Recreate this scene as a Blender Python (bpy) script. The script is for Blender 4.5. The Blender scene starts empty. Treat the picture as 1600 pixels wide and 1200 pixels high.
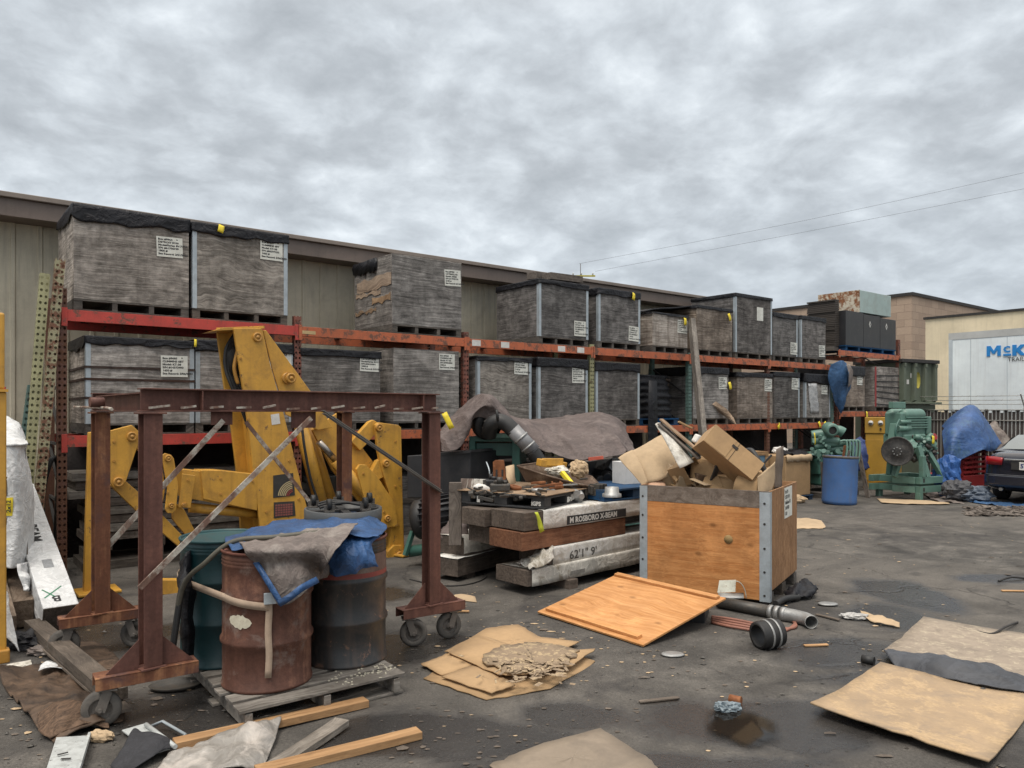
import bpy, math, random
from mathutils import Vector as V, Matrix, noise, Euler
random.seed(7)
S = bpy.context.scene
COL = S.collection
F, H, HZ = 1180.0, 1.9, 643.0
R = math.radians
# ---------------------------------------------------------------- camera + light
cam = bpy.data.objects.new('camera', bpy.data.cameras.new('camera')); COL.objects.link(cam)
cam.location = (0, 0, H); cam.rotation_euler = (R(90), 0, 0)
cam.data.sensor_width = 36; cam.data.lens = F/1600*36; cam.data.shift_y = 43/1600
cam.data.clip_end = 1000; cam.data.clip_start = .05
S.camera = cam
S.view_settings.view_transform = 'Standard'; S.view_settings.look = 'None'
S.view_settings.exposure = 0.58; S.view_settings.gamma = 1
S.cycles.use_denoising = True
S.cycles.max_bounces = 6; S.cycles.diffuse_bounces = 3; S.cycles.glossy_bounces = 3
S.cycles.transparent_max_bounces = 12
SUN_EL, SUN_AZ = R(66), R(205)      # azimuth of the sun seen from the yard: behind the camera, a little left
sl = bpy.data.lights.new('sun', 'SUN'); sl.energy = 1.5; sl.angle = R(24); sl.color = (1, .94, .86)
so = bpy.data.objects.new('sun', sl); COL.objects.link(so)
sd = V((math.sin(SUN_AZ)*math.cos(SUN_EL), math.cos(SUN_AZ)*math.cos(SUN_EL), math.sin(SUN_EL)))
so.rotation_euler = (-sd).to_track_quat('-Z', 'Y').to_euler(); so.location = sd*60

# ---------------------------------------------------------------- node helper
class NB:
    def __init__(s, tree): s.t = tree; s.n = tree.nodes; s.l = tree.links
    def new(s, typ, **kw):
        n = s.n.new(typ)
        for k, v in kw.items(): setattr(n, k, v)
        return n
    def put(s, sock, v):
        if hasattr(v, 'is_output') or isinstance(v, bpy.types.NodeSocket): s.l.new(v, sock)
        elif v is not None:
            if sock.type == 'RGBA' and hasattr(v, '__len__') and len(v) == 3: v = (*v, 1)
            sock.default_value = v
    def math(s, op, a, b=None, c=None, clamp=False):
        n = s.new('ShaderNodeMath', operation=op, use_clamp=clamp)
        s.put(n.inputs[0], a)
        if b is not None: s.put(n.inputs[1], b)
        if c is not None: s.put(n.inputs[2], c)
        return n.outputs[0]
    def vmath(s, op, a, b=None):
        n = s.new('ShaderNodeVectorMath', operation=op); s.put(n.inputs[0], a)
        if b is not None: s.put(n.inputs[1], b)
        return n.outputs[0]
    def coord(s, which='Object'): return s.new('ShaderNodeTexCoord').outputs[which]
    def sep(s, v):
        n = s.new('ShaderNodeSeparateXYZ'); s.put(n.inputs[0], v); return n.outputs
    def comb(s, x, y, z):
        n = s.new('ShaderNodeCombineXYZ')
        for i, q in enumerate((x, y, z)): s.put(n.inputs[i], q)
        return n.outputs[0]
    def noise(s, vec, scale=5, detail=4, rough=.55, dist=0, out=0):
        n = s.new('ShaderNodeTexNoise'); s.put(n.inputs['Vector'], vec)
        s.put(n.inputs['Scale'], scale); s.put(n.inputs['Detail'], detail); s.put(n.inputs['Roughness'], rough); s.put(n.inputs['Distortion'], dist)
        return n.outputs[out]
    def voro(s, vec, scale=5, feature='F1', out=0, rnd=1):
        n = s.new('ShaderNodeTexVoronoi', feature=feature); s.put(n.inputs['Vector'], vec); s.put(n.inputs['Scale'], scale); s.put(n.inputs['Randomness'], rnd)
        return n.outputs[out]
    def ramp(s, fac, stops, interp='LINEAR'):
        n = s.new('ShaderNodeValToRGB'); s.put(n.inputs[0], fac); e = n.color_ramp.elements; n.color_ramp.interpolation = interp
        while len(e) < len(stops): e.new(.5)
        for i, (p, c) in enumerate(stops):
            e[i].position = p; e[i].color = (*c, 1) if hasattr(c, '__len__') else (c, c, c, 1)
        return n.outputs[0]
    def mix(s, fac, a, b, mode='MIX'):
        n = s.new('ShaderNodeMix', data_type='RGBA', blend_type=mode); s.put(n.inputs[0], fac); s.put(n.inputs[6], a); s.put(n.inputs[7], b)
        return n.outputs[2]
    def bump(s, h, strength=.4, dist=.01, normal=None):
        n = s.new('ShaderNodeBump'); s.put(n.inputs['Strength'], strength); s.put(n.inputs['Distance'], dist); s.put(n.inputs['Height'], h)
        if normal is not None: s.put(n.inputs['Normal'], normal)
        return n.outputs[0]
def newmat(name):
    m = bpy.data.materials.new(name); m.use_nodes = True
    nb = NB(m.node_tree); b = m.node_tree.nodes['Principled BSDF']; return m, nb, b
def rnd_vec(nb, mult=37.0):
    """object coordinates moved by a random amount per object"""
    oi = nb.new('ShaderNodeObjectInfo').outputs['Random']
    off = nb.math('MULTIPLY', oi, mult)
    return nb.vmath('ADD', nb.coord(), nb.comb(off, off, off)), oi
def scl(c, k): return tuple(min(1, x*k) for x in c)

def m_paint(name, col, rough=.5, metal=0, dirt=.35, dcol=(.06, .05, .04), scale=3, bump=.15, wear=0, wcol=(.16, .07, .03), spec=.5, fine=60, streak=0):
    m, nb, b = newmat(name); v, oi = rnd_vec(nb)
    n1 = nb.noise(v, scale, 6, .65)
    n2 = nb.noise(v, fine, 3, .6)
    c = nb.mix(nb.ramp(n1, [(.3, 0), (.75, 1)]), scl(col, .82), scl(col, 1.14))
    c = nb.mix(nb.math('MULTIPLY', nb.ramp(nb.noise(v, scale*1.7, 7, .7, .6), [(.48, 0), (.72, 1)]), dirt), c, dcol)
    c = nb.mix(.25, c, nb.ramp(n2, [(.3, .45), (.7, .62)]), 'OVERLAY')
    if streak:
        p = nb.sep(v); sv = nb.comb(nb.math('MULTIPLY', p[0], 14), nb.math('MULTIPLY', p[1], 14), nb.math('MULTIPLY', p[2], .8))
        c = nb.mix(nb.math('MULTIPLY', nb.ramp(nb.noise(sv, 1, 4, .6), [(.5, 0), (.75, 1)]), streak), c, dcol)
    rg = nb.math('MULTIPLY_ADD', n1, .25, rough-.12)
    if wear:
        w = nb.ramp(nb.noise(v, scale*2.3, 9, .75, .3), [(.62-wear*.35, 0), (.68-wear*.35, 1)])
        wc = nb.mix(nb.noise(v, 45, 4), scl(wcol, .6), scl(wcol, 1.5))
        c = nb.mix(w, c, wc); rg = nb.math('MAXIMUM', rg, nb.math('MULTIPLY', w, .85))
        if metal: nb.put(b.inputs['Metallic'], nb.math('MULTIPLY_ADD', w, -metal, metal))
    elif metal: b.inputs['Metallic'].default_value = metal
    nb.put(b.inputs['Base Color'], c); nb.put(b.inputs['Roughness'], rg); b.inputs['Specular IOR Level'].default_value = spec
    if bump: nb.put(b.inputs['Normal'], nb.bump(nb.math('ADD', n2, nb.math('MULTIPLY', n1, 1.5)), bump, .006))
    return m

def m_wood(name, dark, light, axis='x', grain=26, rough=.85, knots=.5, stain=.5, scol=(.03, .027, .025), wavy=.5, bump=.5, tint=None, streak=.4, speck=0, fresh=None, crack=.0, blot=0, sat=.5):
    """grain runs along `axis`; 'h' = horizontally round all four sides of a box"""
    m, nb, b = newmat(name); v, oi = rnd_vec(nb); p = nb.sep(v)
    if axis == 'h': u = nb.math('ADD', p[0], p[1]); a, c_ = p[2], nb.math('MULTIPLY', nb.math('SUBTRACT', p[0], p[1]), .02)
    elif axis == 'x': u, a, c_ = p[0], p[1], p[2]
    elif axis == 'y': u, a, c_ = p[1], p[0], p[2]
    else: u, a, c_ = p[2], p[0], p[1]
    wob = nb.noise(nb.comb(nb.math('MULTIPLY', u, 1.6), nb.math('MULTIPLY', a, 2.4), c_), 1, 3, .5)
    a2 = nb.math('MULTIPLY_ADD', wob, wavy, a)
    g1 = nb.noise(nb.comb(nb.math('MULTIPLY', u, 1.3), nb.math('MULTIPLY', a2, grain), nb.math('MULTIPLY', c_, grain)), 1, 6, .65, .4)
    g2 = nb.noise(nb.comb(nb.math('MULTIPLY', u, 5), nb.math('MULTIPLY', a2, grain*5), nb.math('MULTIPLY', c_, grain*5)), 1, 3, .6)
    c = nb.ramp(g1, [(.33, dark), (.5, tuple((x+y)/2 for x, y in zip(dark, light))), (.66, light)])
    if crack:
        g3 = nb.noise(nb.comb(nb.math('MULTIPLY', u, 2.2), nb.math('MULTIPLY', a2, grain*2.2), nb.math('MULTIPLY', c_, grain*2.2)), 1, 4, .7, .3)
        c = nb.mix(nb.math('MULTIPLY', nb.ramp(g3, [(.60, 0), (.67, 1)]), crack), c, scl(dark, .35)); c = nb.mix(nb.math('MULTIPLY', nb.ramp(g3, [(.32, 1), (.40, 0)]), crack*.6), c, scl(light, 1.3))
    c = nb.mix(.45, c, nb.ramp(g2, [(.3, .3), (.7, .68)]), 'OVERLAY')
    if blot:
        bn = nb.noise(nb.vmath('MULTIPLY', v, (1, 1, 1.6)), 7, 10, .72, .3)
        c = nb.mix(blot, c, nb.ramp(bn, [(.30, .18), (.5, .5), (.70, .82)]), 'OVERLAY')
        c = nb.mix(blot*.6, c, nb.ramp(nb.noise(v, 2.3, 4, .6, 1.0), [(.35, .3), (.65, .68)]), 'OVERLAY')
    # broad weathering patches
    big = nb.noise(v, 1.7, 6, .7, .5)
    c = nb.mix(nb.math('MULTIPLY', nb.ramp(big, [(.42, 0), (.72, 1)]), stain), c, scol)
    c = nb.mix(nb.math('MULTIPLY', nb.ramp(nb.noise(v, 2.6, 5, .7), [(.52, 0), (.75, 1)]), .5), c, scl(light, 1.4))
    if streak:
        sv = nb.comb(nb.math('MULTIPLY', p[0], 9), nb.math('MULTIPLY', p[1], 9), nb.math('MULTIPLY', p[2], .7))
        c = nb.mix(nb.math('MULTIPLY', nb.ramp(nb.noise(sv, 1, 5, .65), [(.5, 0), (.78, 1)]), streak), c, scol)
    if knots:
        kv = nb.comb(nb.math('MULTIPLY', u, 2.6), nb.math('MULTIPLY', a, 4.2), nb.math('MULTIPLY', c_, 4.2))
        kd = nb.voro(nb.vmath('ADD', kv, nb.comb(nb.math('MULTIPLY', g1, .12), 0, 0)), 1)
        c = nb.mix(nb.math('MULTIPLY', nb.ramp(kd, [(.05, 1), (.13, 0)]), knots), c, scl(dark, .28))
    if fresh:
        fr = nb.ramp(nb.noise(nb.comb(nb.math('MULTIPLY', u, 2.2), nb.math('MULTIPLY', a, 7), c_), 1, 5, .7, .8), [(.5, 0), (.56, 1)])
        c = nb.mix(fr, c, nb.mix(g1, scl(fresh, .75), scl(fresh, 1.15)))
    if speck: c = nb.mix(nb.math('MULTIPLY', nb.ramp(nb.noise(v, 40, 2, .8), [(.66, 0), (.72, 1)]), speck), c, (.55, .53, .48))
    sat = sat if axis == 'h' else 0
    hv = nb.new('ShaderNodeHueSaturation'); nb.put(hv.inputs['Value'], nb.math('MULTIPLY_ADD', oi, .3, .85)); nb.put(hv.inputs['Saturation'], nb.math('MULTIPLY_ADD', nb.math('FRACT', nb.math('MULTIPLY', oi, 7.3)), sat, 1-sat*.45)); nb.put(hv.inputs['Color'], c); c = hv.outputs[0]
    nb.put(b.inputs['Base Color'], c); b.inputs['Roughness'].default_value = rough; b.inputs['Specular IOR Level'].default_value = .25
    nb.put(b.inputs['Normal'], nb.bump(nb.math('ADD', g1, nb.math('MULTIPLY', g2, .6)), bump, .012))
    return m

def m_rust(name, c1=(.12, .05, .032), c2=(.26, .12, .06), base=None, amount=.5, rough=.8, scale=3, streaky=.4):
    m, nb, b = newmat(name); v, oi = rnd_vec(nb); p = nb.sep(v)
    n1 = nb.noise(v, scale, 8, .7, .3); n2 = nb.noise(v, 38, 5, .7)
    sv = nb.comb(nb.math('MULTIPLY', p[0], 12), nb.math('MULTIPLY', p[1], 12), nb.math('MULTIPLY', p[2], 1.1)); st = nb.noise(sv, 1, 5, .6)
    k = nb.math('MULTIPLY_ADD', st, streaky, nb.math('MULTIPLY', n1, 1-streaky))
    c = nb.ramp(k, [(.33, scl(c1, .65)), (.5, c1), (.66, c2)])
    c = nb.mix(.5, c, nb.ramp(n2, [(.25, .28), (.75, .72)]), 'OVERLAY')
    if base:
        c = nb.mix(nb.ramp(nb.noise(v, scale*1.4, 8, .72, .2), [(amount-.05, 0), (amount+.07, 1)]), c, base)
    nb.put(b.inputs['Base Color'], c); b.inputs['Roughness'].default_value = rough; b.inputs['Specular IOR Level'].default_value = .3
    nb.put(b.inputs['Normal'], nb.bump(nb.math('ADD', n1, n2), .35, .006))
    return m

def m_cloth(name, col, rough=.55, var=.4, wr=.6, col2=None, spec=.4, crease=11, sheen=0, weave=0):
    """wrinkled sheet: tarp, plastic, paper"""
    m, nb, b = newmat(name); v, oi = rnd_vec(nb)
    n1 = nb.noise(v, 2.2, 6, .65, .4)
    rd = nb.math('ABSOLUTE', nb.math('SUBTRACT', nb.noise(v, crease, 5, .6, .8), .5))
    rd2 = nb.math('ABSOLUTE', nb.math('SUBTRACT', nb.noise(v, crease*.4, 3, .5, 1.2), .5))
    c = nb.mix(nb.ramp(n1, [(.35, 0), (.7, 1)]), scl(col, 1-var), scl(col, 1+var*.6))
    if col2: c = nb.mix(nb.ramp(nb.noise(v, 3.1, 6, .7, .4), [(.52, 0), (.62, 1)]), c, col2)
    c = nb.mix(nb.math('MULTIPLY', nb.ramp(rd, [(0, 1), (.05, 0)]), .3), c, scl(col, 1.7))
    nb.put(b.inputs['Base Color'], c); b.inputs['Roughness'].default_value = rough; b.inputs['Specular IOR Level'].default_value = spec
    hh = nb.math('ADD', nb.math('MULTIPLY', nb.ramp(rd, [(0, 1), (.07, 0)]), .35), nb.math('ADD', nb.ramp(rd2, [(0, .8), (.10, 0)]), nb.math('MULTIPLY', rd2, .8)))
    nb.put(b.inputs['Normal'], nb.bump(hh, wr*.5, .018))
    return m

def m_holes(name, col, wear=.4, wcol=(.13, .06, .035)):
    """perforated rack upright: real see-through slots in a painted channel"""
    m = m_paint(name, col, .6, 0, .4, wear=wear, wcol=wcol, scale=4, bump=.2)
    nb = NB(m.node_tree); b = m.node_tree.nodes['Principled BSDF']
    p = nb.sep(nb.coord()); nn = nb.sep(nb.coord('Normal'))
    front = nb.math('LESS_THAN', p[1], .012); back = nb.math('GREATER_THAN', p[1], .076)
    uf = nb.math('SUBTRACT', nb.math('ABSOLUTE', p[0]), .025)
    us = nb.math('SUBTRACT', p[1], .04)
    u = nb.math('ADD', nb.math('MULTIPLY', uf, front), nb.math('MULTIPLY', us, nb.math('SUBTRACT', 1, front)))
    zz = nb.math('SUBTRACT', nb.math('MODULO', p[2], .072), .036)
    d = nb.math('ADD', nb.math('POWER', nb.math('DIVIDE', u, .0135), 2), nb.math('POWER', nb.math('DIVIDE', zz, .0155), 2)); d = nb.math('ADD', d, nb.math('MULTIPLY', back, 9))
    nb.put(b.inputs['Alpha'], nb.math('GREATER_THAN', d, 1))
    return m

# ---------------------------------------------------------------- world: overcast sky
SKYK = 8.6
W = bpy.data.worlds.new('World'); S.world = W; W.use_nodes = True
nb = NB(W.node_tree); bg = W.node_tree.nodes['Background']
sky = nb.new('ShaderNodeTexSky'); sky.sky_type = 'NISHITA'; sky.sun_disc = False
sky.sun_elevation = SUN_EL; sky.sun_rotation = SUN_AZ; sky.air_density = 1.2; sky.dust_density = 3
d = nb.coord('Generated'); x, y, z = nb.sep(d)
zz = nb.math('ADD', nb.math('MAXIMUM', z, 0), .34)
pv = nb.comb(nb.math('DIVIDE', x, zz), nb.math('DIVIDE', y, zz), nb.math('MULTIPLY', z, .8))
pv = nb.vmath('ADD', pv, (3.7, 1.9, 0))
warp = nb.noise(pv, 3.4, 3, .5, 0, 1)
pw = nb.vmath('ADD', pv, nb.vmath('MULTIPLY', nb.vmath('SUBTRACT', warp, (.5, .5, .5)), (.15, .15, .15)))
c1 = nb.noise(pw, 6.6, 12, .585, 0)
c2 = nb.noise(pv, 1.5, 7, .58)
c3 = nb.noise(pw, 19, 6, .58, 0)
sv_ = nb.new('ShaderNodeTexVoronoi', feature='SMOOTH_F1'); nb.put(sv_.inputs['Vector'], nb.vmath('ADD', pw, nb.vmath('MULTIPLY', nb.noise(pv, 13, 5, .6, 0, 1), (.11, .11, .11)))); sv_.inputs['Scale'].default_value = 9.5; sv_.inputs['Smoothness'].default_value = .55
puff = nb.math('SUBTRACT', .62, sv_.outputs[0])
k = nb.math('ADD', nb.math('ADD', nb.math('MULTIPLY', c1, .42), nb.math('MULTIPLY', c2, .40)), nb.math('ADD', nb.math('MULTIPLY', c3, .09), nb.math('MULTIPLY', puff, .13)))
cl = nb.ramp(k, [(.34, (.345, .374, .402)), (.43, (.43, .463, .495)), (.50, (.525, .566, .603)), (.557, (.615, .66, .698)), (.64, (.78, .828, .86))])
low = nb.ramp(z, [(.0, 1), (.30, 0)])
cl = nb.mix(nb.math('MULTIPLY', low, .40), cl, (.47, .545, .62))
hz_ = nb.ramp(z, [(.46, 0), (.9, 1)]); cl = nb.mix(hz_, cl, (.62, .585, .54)); hi = nb.math('MULTIPLY_ADD', hz_, 1.6, 1.0)     # overcast vault: brighter towards the zenith
cl = nb.vmath('SCALE', cl); nb.put(cl.node.inputs['Scale'], nb.math('MULTIPLY', hi, SKYK))
col = nb.mix(.04, cl, sky.outputs[0])
nb.put(bg.inputs['Color'], col); bg.inputs['Strength'].default_value = .1

# ---------------------------------------------------------------- mesh builder
class MB:
    def __init__(s): s.v = []; s.f = []; s.s = []
    def add(s, vs, fs, smooth=False):
        o = len(s.v); s.v += [V(p) for p in vs]
        for q in fs: s.f.append(tuple(i+o for i in q)); s.s.append(smooth)
        return s
    def box(s, c, size, rot=None):
        c = V(c); h = V(size)/2; M = (rot if isinstance(rot, Matrix) else Euler(rot).to_matrix()) if rot else Matrix.Identity(3)
        vs = [c + M @ V((a*h.x, b*h.y, e*h.z)) for a in (-1, 1) for b in (-1, 1) for e in (-1, 1)]
        return s.add(vs, [(0, 1, 3, 2), (4, 6, 7, 5), (0, 4, 5, 1), (2, 3, 7, 6), (0, 2, 6, 4), (1, 5, 7, 3)])
    def box2(s, a, b): a, b = V(a), V(b); return s.box((a+b)/2, [abs(q) for q in (b-a)])
    def bar(s, p0, p1, w, h, up=(0, 0, 1)):
        p0, p1 = V(p0), V(p1); d = (p1-p0); L = d.length; d.normalize(); sd = d.cross(V(up))
        if sd.length < 1e-4: sd = d.cross(V((1, 0, 0)))
        sd.normalize(); u = sd.cross(d); M = Matrix((d, sd, u)).transposed()
        return s.box((p0+p1)/2, (L, w, h), M)
    def tube(s, pts, r, n=10, caps=True, smooth=True):
        pts = [V(p) for p in pts]; m = len(pts); rs = r if isinstance(r, (list, tuple)) else [r]*m
        vs = []; prev = None
        for i, p in enumerate(pts):
            t = (pts[min(i+1, m-1)] - pts[max(i-1, 0)]).normalized()
            if prev is None:
                a = t.cross(V((0, 0, 1)))
                if a.length < .01: a = t.cross(V((1, 0, 0)))
            else: a = prev - t*prev.dot(t)
            a.normalize(); prev = a; b = t.cross(a)
            for k in range(n):
                an = 2*math.pi*k/n; vs.append(p + (a*math.cos(an)+b*math.sin(an))*rs[i])
        fs = [(i*n+k, i*n+(k+1) % n, (i+1)*n+(k+1) % n, (i+1)*n+k) for i in range(m-1) for k in range(n)]
        s.add(vs, fs, smooth)
        if caps:
            o = len(s.v)-len(vs)
            s.f.append(tuple(o+k for k in range(n-1, -1, -1))); s.s.append(False)
            s.f.append(tuple(o+(m-1)*n+k for k in range(n))); s.s.append(False)
        return s
    def cyl(s, p0, p1, r, n=16, r1=None): return s.tube([p0, p1], [r, r if r1 is None else r1], n)
    def lathe(s, prof, n=32, c=(0, 0, 0), M=None, smooth=True):
        M = M or Matrix.Identity(3); c = V(c); vs = []
        for (r, z) in prof:
            for k in range(n):
                a = 2*math.pi*k/n; vs.append(c + M @ V((r*math.cos(a), r*math.sin(a), z)))
        fs = [(i*n+k, i*n+(k+1) % n, (i+1)*n+(k+1) % n, (i+1)*n+k) for i in range(len(prof)-1) for k in range(n)]
        return s.add(vs, fs, smooth)
    def prism(s, poly, vec):
        poly = [V(p) for p in poly]; vec = V(vec); n = len(poly)
        vs = poly + [p+vec for p in poly]
        fs = [tuple(range(n-1, -1, -1)), tuple(range(n, 2*n))] + [(i, (i+1) % n, (i+1) % n+n, i+n) for i in range(n)]
        return s.add(vs, fs)
    def grid(s, P, smooth=True, wrap=False):
        nu, nv = len(P), len(P[0]); vs = [q for row in P for q in row]
        fs = [(i*nv+j, i*nv+(j+1) % nv, (i+1)*nv+(j+1) % nv, (i+1)*nv+j) for i in range(nu-1) for j in range(nv if wrap else nv-1)]
        return s.add(vs, fs, smooth)
    def build(s, name, mat, parent=None, world=False, bevel=0, rotz=0, thick=0, origin=None, sub=0):
        vs = s.v
        loc = V((0, 0, 0))
        if parent is not None:
            if world: Mi = MW[parent.as_pointer()].inverted(); vs = [Mi @ p for p in vs]
        else:
            mn = V([min(p[i] for p in vs) for i in range(3)]); mx = V([max(p[i] for p in vs) for i in range(3)])
            loc = V(origin) if origin is not None else V(((mn.x+mx.x)/2, (mn.y+mx.y)/2, mn.z))
            Mi = Matrix.Rotation(-rotz, 4, 'Z') @ Matrix.Translation(-loc); vs = [Mi @ p for p in vs]
        me = bpy.data.meshes.new(name); me.from_pydata([tuple(p) for p in vs], [], s.f); me.polygons.foreach_set('use_smooth', s.s)
        me.update()
        o = bpy.data.objects.new(name, me); COL.objects.link(o); me.materials.append(mat)
        if parent is not None: o.parent = parent; MW[o.as_pointer()] = MW[parent.as_pointer()]
        else:
            o.location = loc; o.rotation_euler = (0, 0, rotz); MW[o.as_pointer()] = Matrix.Translation(loc) @ Matrix.Rotation(rotz, 4, 'Z')
        fix_normals(me)
        if thick:
            md = o.modifiers.new('t', 'SOLIDIFY'); md.thickness = thick; md.offset = 0
        if sub:
            md = o.modifiers.new('s', 'SUBSURF'); md.levels = md.render_levels = sub
        if bevel:
            md = o.modifiers.new('b', 'BEVEL'); md.width = bevel; md.segments = 2; md.limit_method = 'ANGLE'; md.angle_limit = R(35)
        return o
import bmesh
def fix_normals(me):
    bm = bmesh.new(); bm.from_mesh(me); bmesh.ops.recalc_face_normals(bm, faces=bm.faces); bm.to_mesh(me); bm.free()
MW = {}
def tag(o, label, cat, group=None, kind=None):
    o['label'] = label; o['category'] = cat
    if group: o['group'] = group
    if kind: o['kind'] = kind
    return o
def thing(name, label, cat, loc=(0, 0, 0), rotz=0, group=None, rot=None):
    o = bpy.data.objects.new(name, None); COL.objects.link(o); o.empty_display_size = .1
    o.location = loc; o.rotation_euler = rot or (0, 0, rotz)
    MW[o.as_pointer()] = Matrix.Translation(V(loc)) @ Euler(rot or (0, 0, rotz)).to_matrix().to_4x4()
    return tag(o, label, cat, group)
def structure(o): o['kind'] = 'structure'; return o
def G(px, py, z=0): Y = (H-z)*F/(py-HZ); return V(((px-800)/F*Y, Y, z))
def A(px, py, Y): return V(((px-800)/F*Y, Y, H+(HZ-py)/F*Y))
TH = math.atan2(1500, F); DH = V((math.sin(TH), math.cos(TH), 0)); NH = V((-DH.y, DH.x, 0)); RZ = math.atan2(DH.y, DH.x)
Y0 = H*F/262; P0 = V(((97-800)/F*Y0, Y0, 0)); ND = NH.dot(P0)
def PL(px, py, d=0):
    u = (px-800)/F; Y = (ND+d)/(NH.x*u+NH.y); return V((u*Y, Y, H+(HZ-py)/F*Y))
def RK(t, d, z): return P0 + DH*t + NH*d + V((0, 0, z))
def TX(px, d=0): return (PL(px, HZ, d)-P0).dot(DH)
def nz(p, s=1.0, k=0): return noise.noise(V((p[0]*s+k*13.1, p[1]*s+k*7.7, p[2]*s-k*3.3)))
def cr(p0, p1, p2, p3, t):
    return .5*((2*p1)+(-p0+p2)*t+(2*p0-5*p1+4*p2-p3)*t*t+(-p0+3*p1-3*p2+p3)*t*t*t)
def spline(pts, n=8):
    pts = [V(p) for p in pts]; out = []
    for i in range(len(pts)-1):
        a = pts[max(i-1, 0)]; b = pts[i]; c = pts[i+1]; d = pts[min(i+2, len(pts)-1)]
        for k in range(n): out.append(cr(a, b, c, d, k/n))
    out.append(pts[-1]); return out
def sheet(ctrl, nu=8, nv=8, amp=.02, fr=4, seed=0, fine=.3, edge=1.0, zmin=None, ridge=.6, lump=1.0):
    """smooth surface through a grid of 3-D control points, with folds"""
    rows = [spline(r, nv) for r in ctrl]; n = len(rows[0])
    cols = [spline([r[j] for r in rows], nu) for j in range(n)]
    P = [[cols[j][i] for j in range(n)] for i in range(len(cols[0]))]
    out = []
    for i in range(len(P)):
        row = []
        for j in range(n):
            a = P[min(i+1, len(P)-1)][j]-P[max(i-1, 0)][j]; b = P[i][min(j+1, n-1)]-P[i][max(j-1, 0)]
            nn = a.cross(b); nn = nn.normalized() if nn.length > 1e-9 else V((0, 0, 1))
            q = P[i][j]; w = abs(nz(q, fr, seed))-.25 + fine*nz(q, fr*3.1, seed+1)
            q = q + nn*amp*w*1.6*lump + V((nz(q, fr, seed+4), nz(q, fr, seed+5), nz(q, fr, seed+6)))*amp*.4*lump
            e_ = (q[0]+.35*q[1], .35*q[1], q[2]*.22); rg = (1-abs(nz(e_, fr*1.3, seed+8)))**3-.45 + .35*((1-abs(nz(e_, fr*2.9, seed+9)))**4-.4)
            q = q + nn*amp*ridge*rg
            if zmin is not None: q.z = max(q.z, zmin)
            row.append(q)
        out.append(row)
    return MB().grid(out)
def text(parent, s, size, loc, rot, mat, name='lettering', bold=0, align='LEFT', space=1.0, sx=1.0, world=False, line=1.0):
    cu = bpy.data.curves.new('txt', 'FONT'); cu.body = s; cu.size = size; cu.offset = bold; cu.align_x = align; cu.space_character = space; cu.space_line = line; cu.resolution_u = 2
    to = bpy.data.objects.new('txt', cu); COL.objects.link(to)
    dg = bpy.context.evaluated_depsgraph_get(); me = bpy.data.meshes.new_from_object(to.evaluated_get(dg))
    bpy.data.objects.remove(to); me.name = name
    M = (Matrix.Translation(V(loc)) @ (rot.to_4x4() if isinstance(rot, Matrix) else Euler(rot).to_matrix().to_4x4()) @ Matrix.Diagonal((sx, 1, 1, 1)))
    if world: M = MW[parent.as_pointer()].inverted() @ M
    me.transform(M); me.materials.clear(); me.materials.append(mat)
    o = bpy.data.objects.new(name, me); COL.objects.link(o); o.parent = parent; MW[o.as_pointer()] = MW[parent.as_pointer()]
    return o
def lumber(name, label, cat, p0, p1, w, h, mat, group=None, bevel=.003, roll=0, up=(0, 0, 1)):
    """one plank or beam, its own x axis along its length"""
    p0, p1 = V(p0), V(p1); d = p1-p0; L = d.length; d.normalize(); sd_ = V(up).cross(d).normalized(); u = d.cross(sd_)
    M = Matrix((d, sd_, u)).transposed().to_4x4() @ Matrix.Rotation(roll, 4, 'X')
    m = MB(); n = 6
    P = []
    for i in range(n+1):
        x = L*i/n; b = .006*nz((x*.7, p0.x, p0.y), 1, 3) if 0 < i < n else 0
        P.append([V((x, a*w/2, h/2+c*h/2+b)) for a, c in ((-1, -1), (1, -1), (1, 1), (-1, 1))])
    m.grid(P, False, True); m.f += [(0, 1, 2, 3), tuple(4*n+i for i in (3, 2, 1, 0))]; m.s += [False]*2
    o = m.build(name, mat, None, origin=(0, 0, 0), bevel=bevel)
    Mx = Matrix.Translation(p0) @ M; o.location = p0; o.rotation_euler = Mx.to_euler(); MW[o.as_pointer()] = Mx
    if label: tag(o, label, cat, group)
    return o
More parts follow.
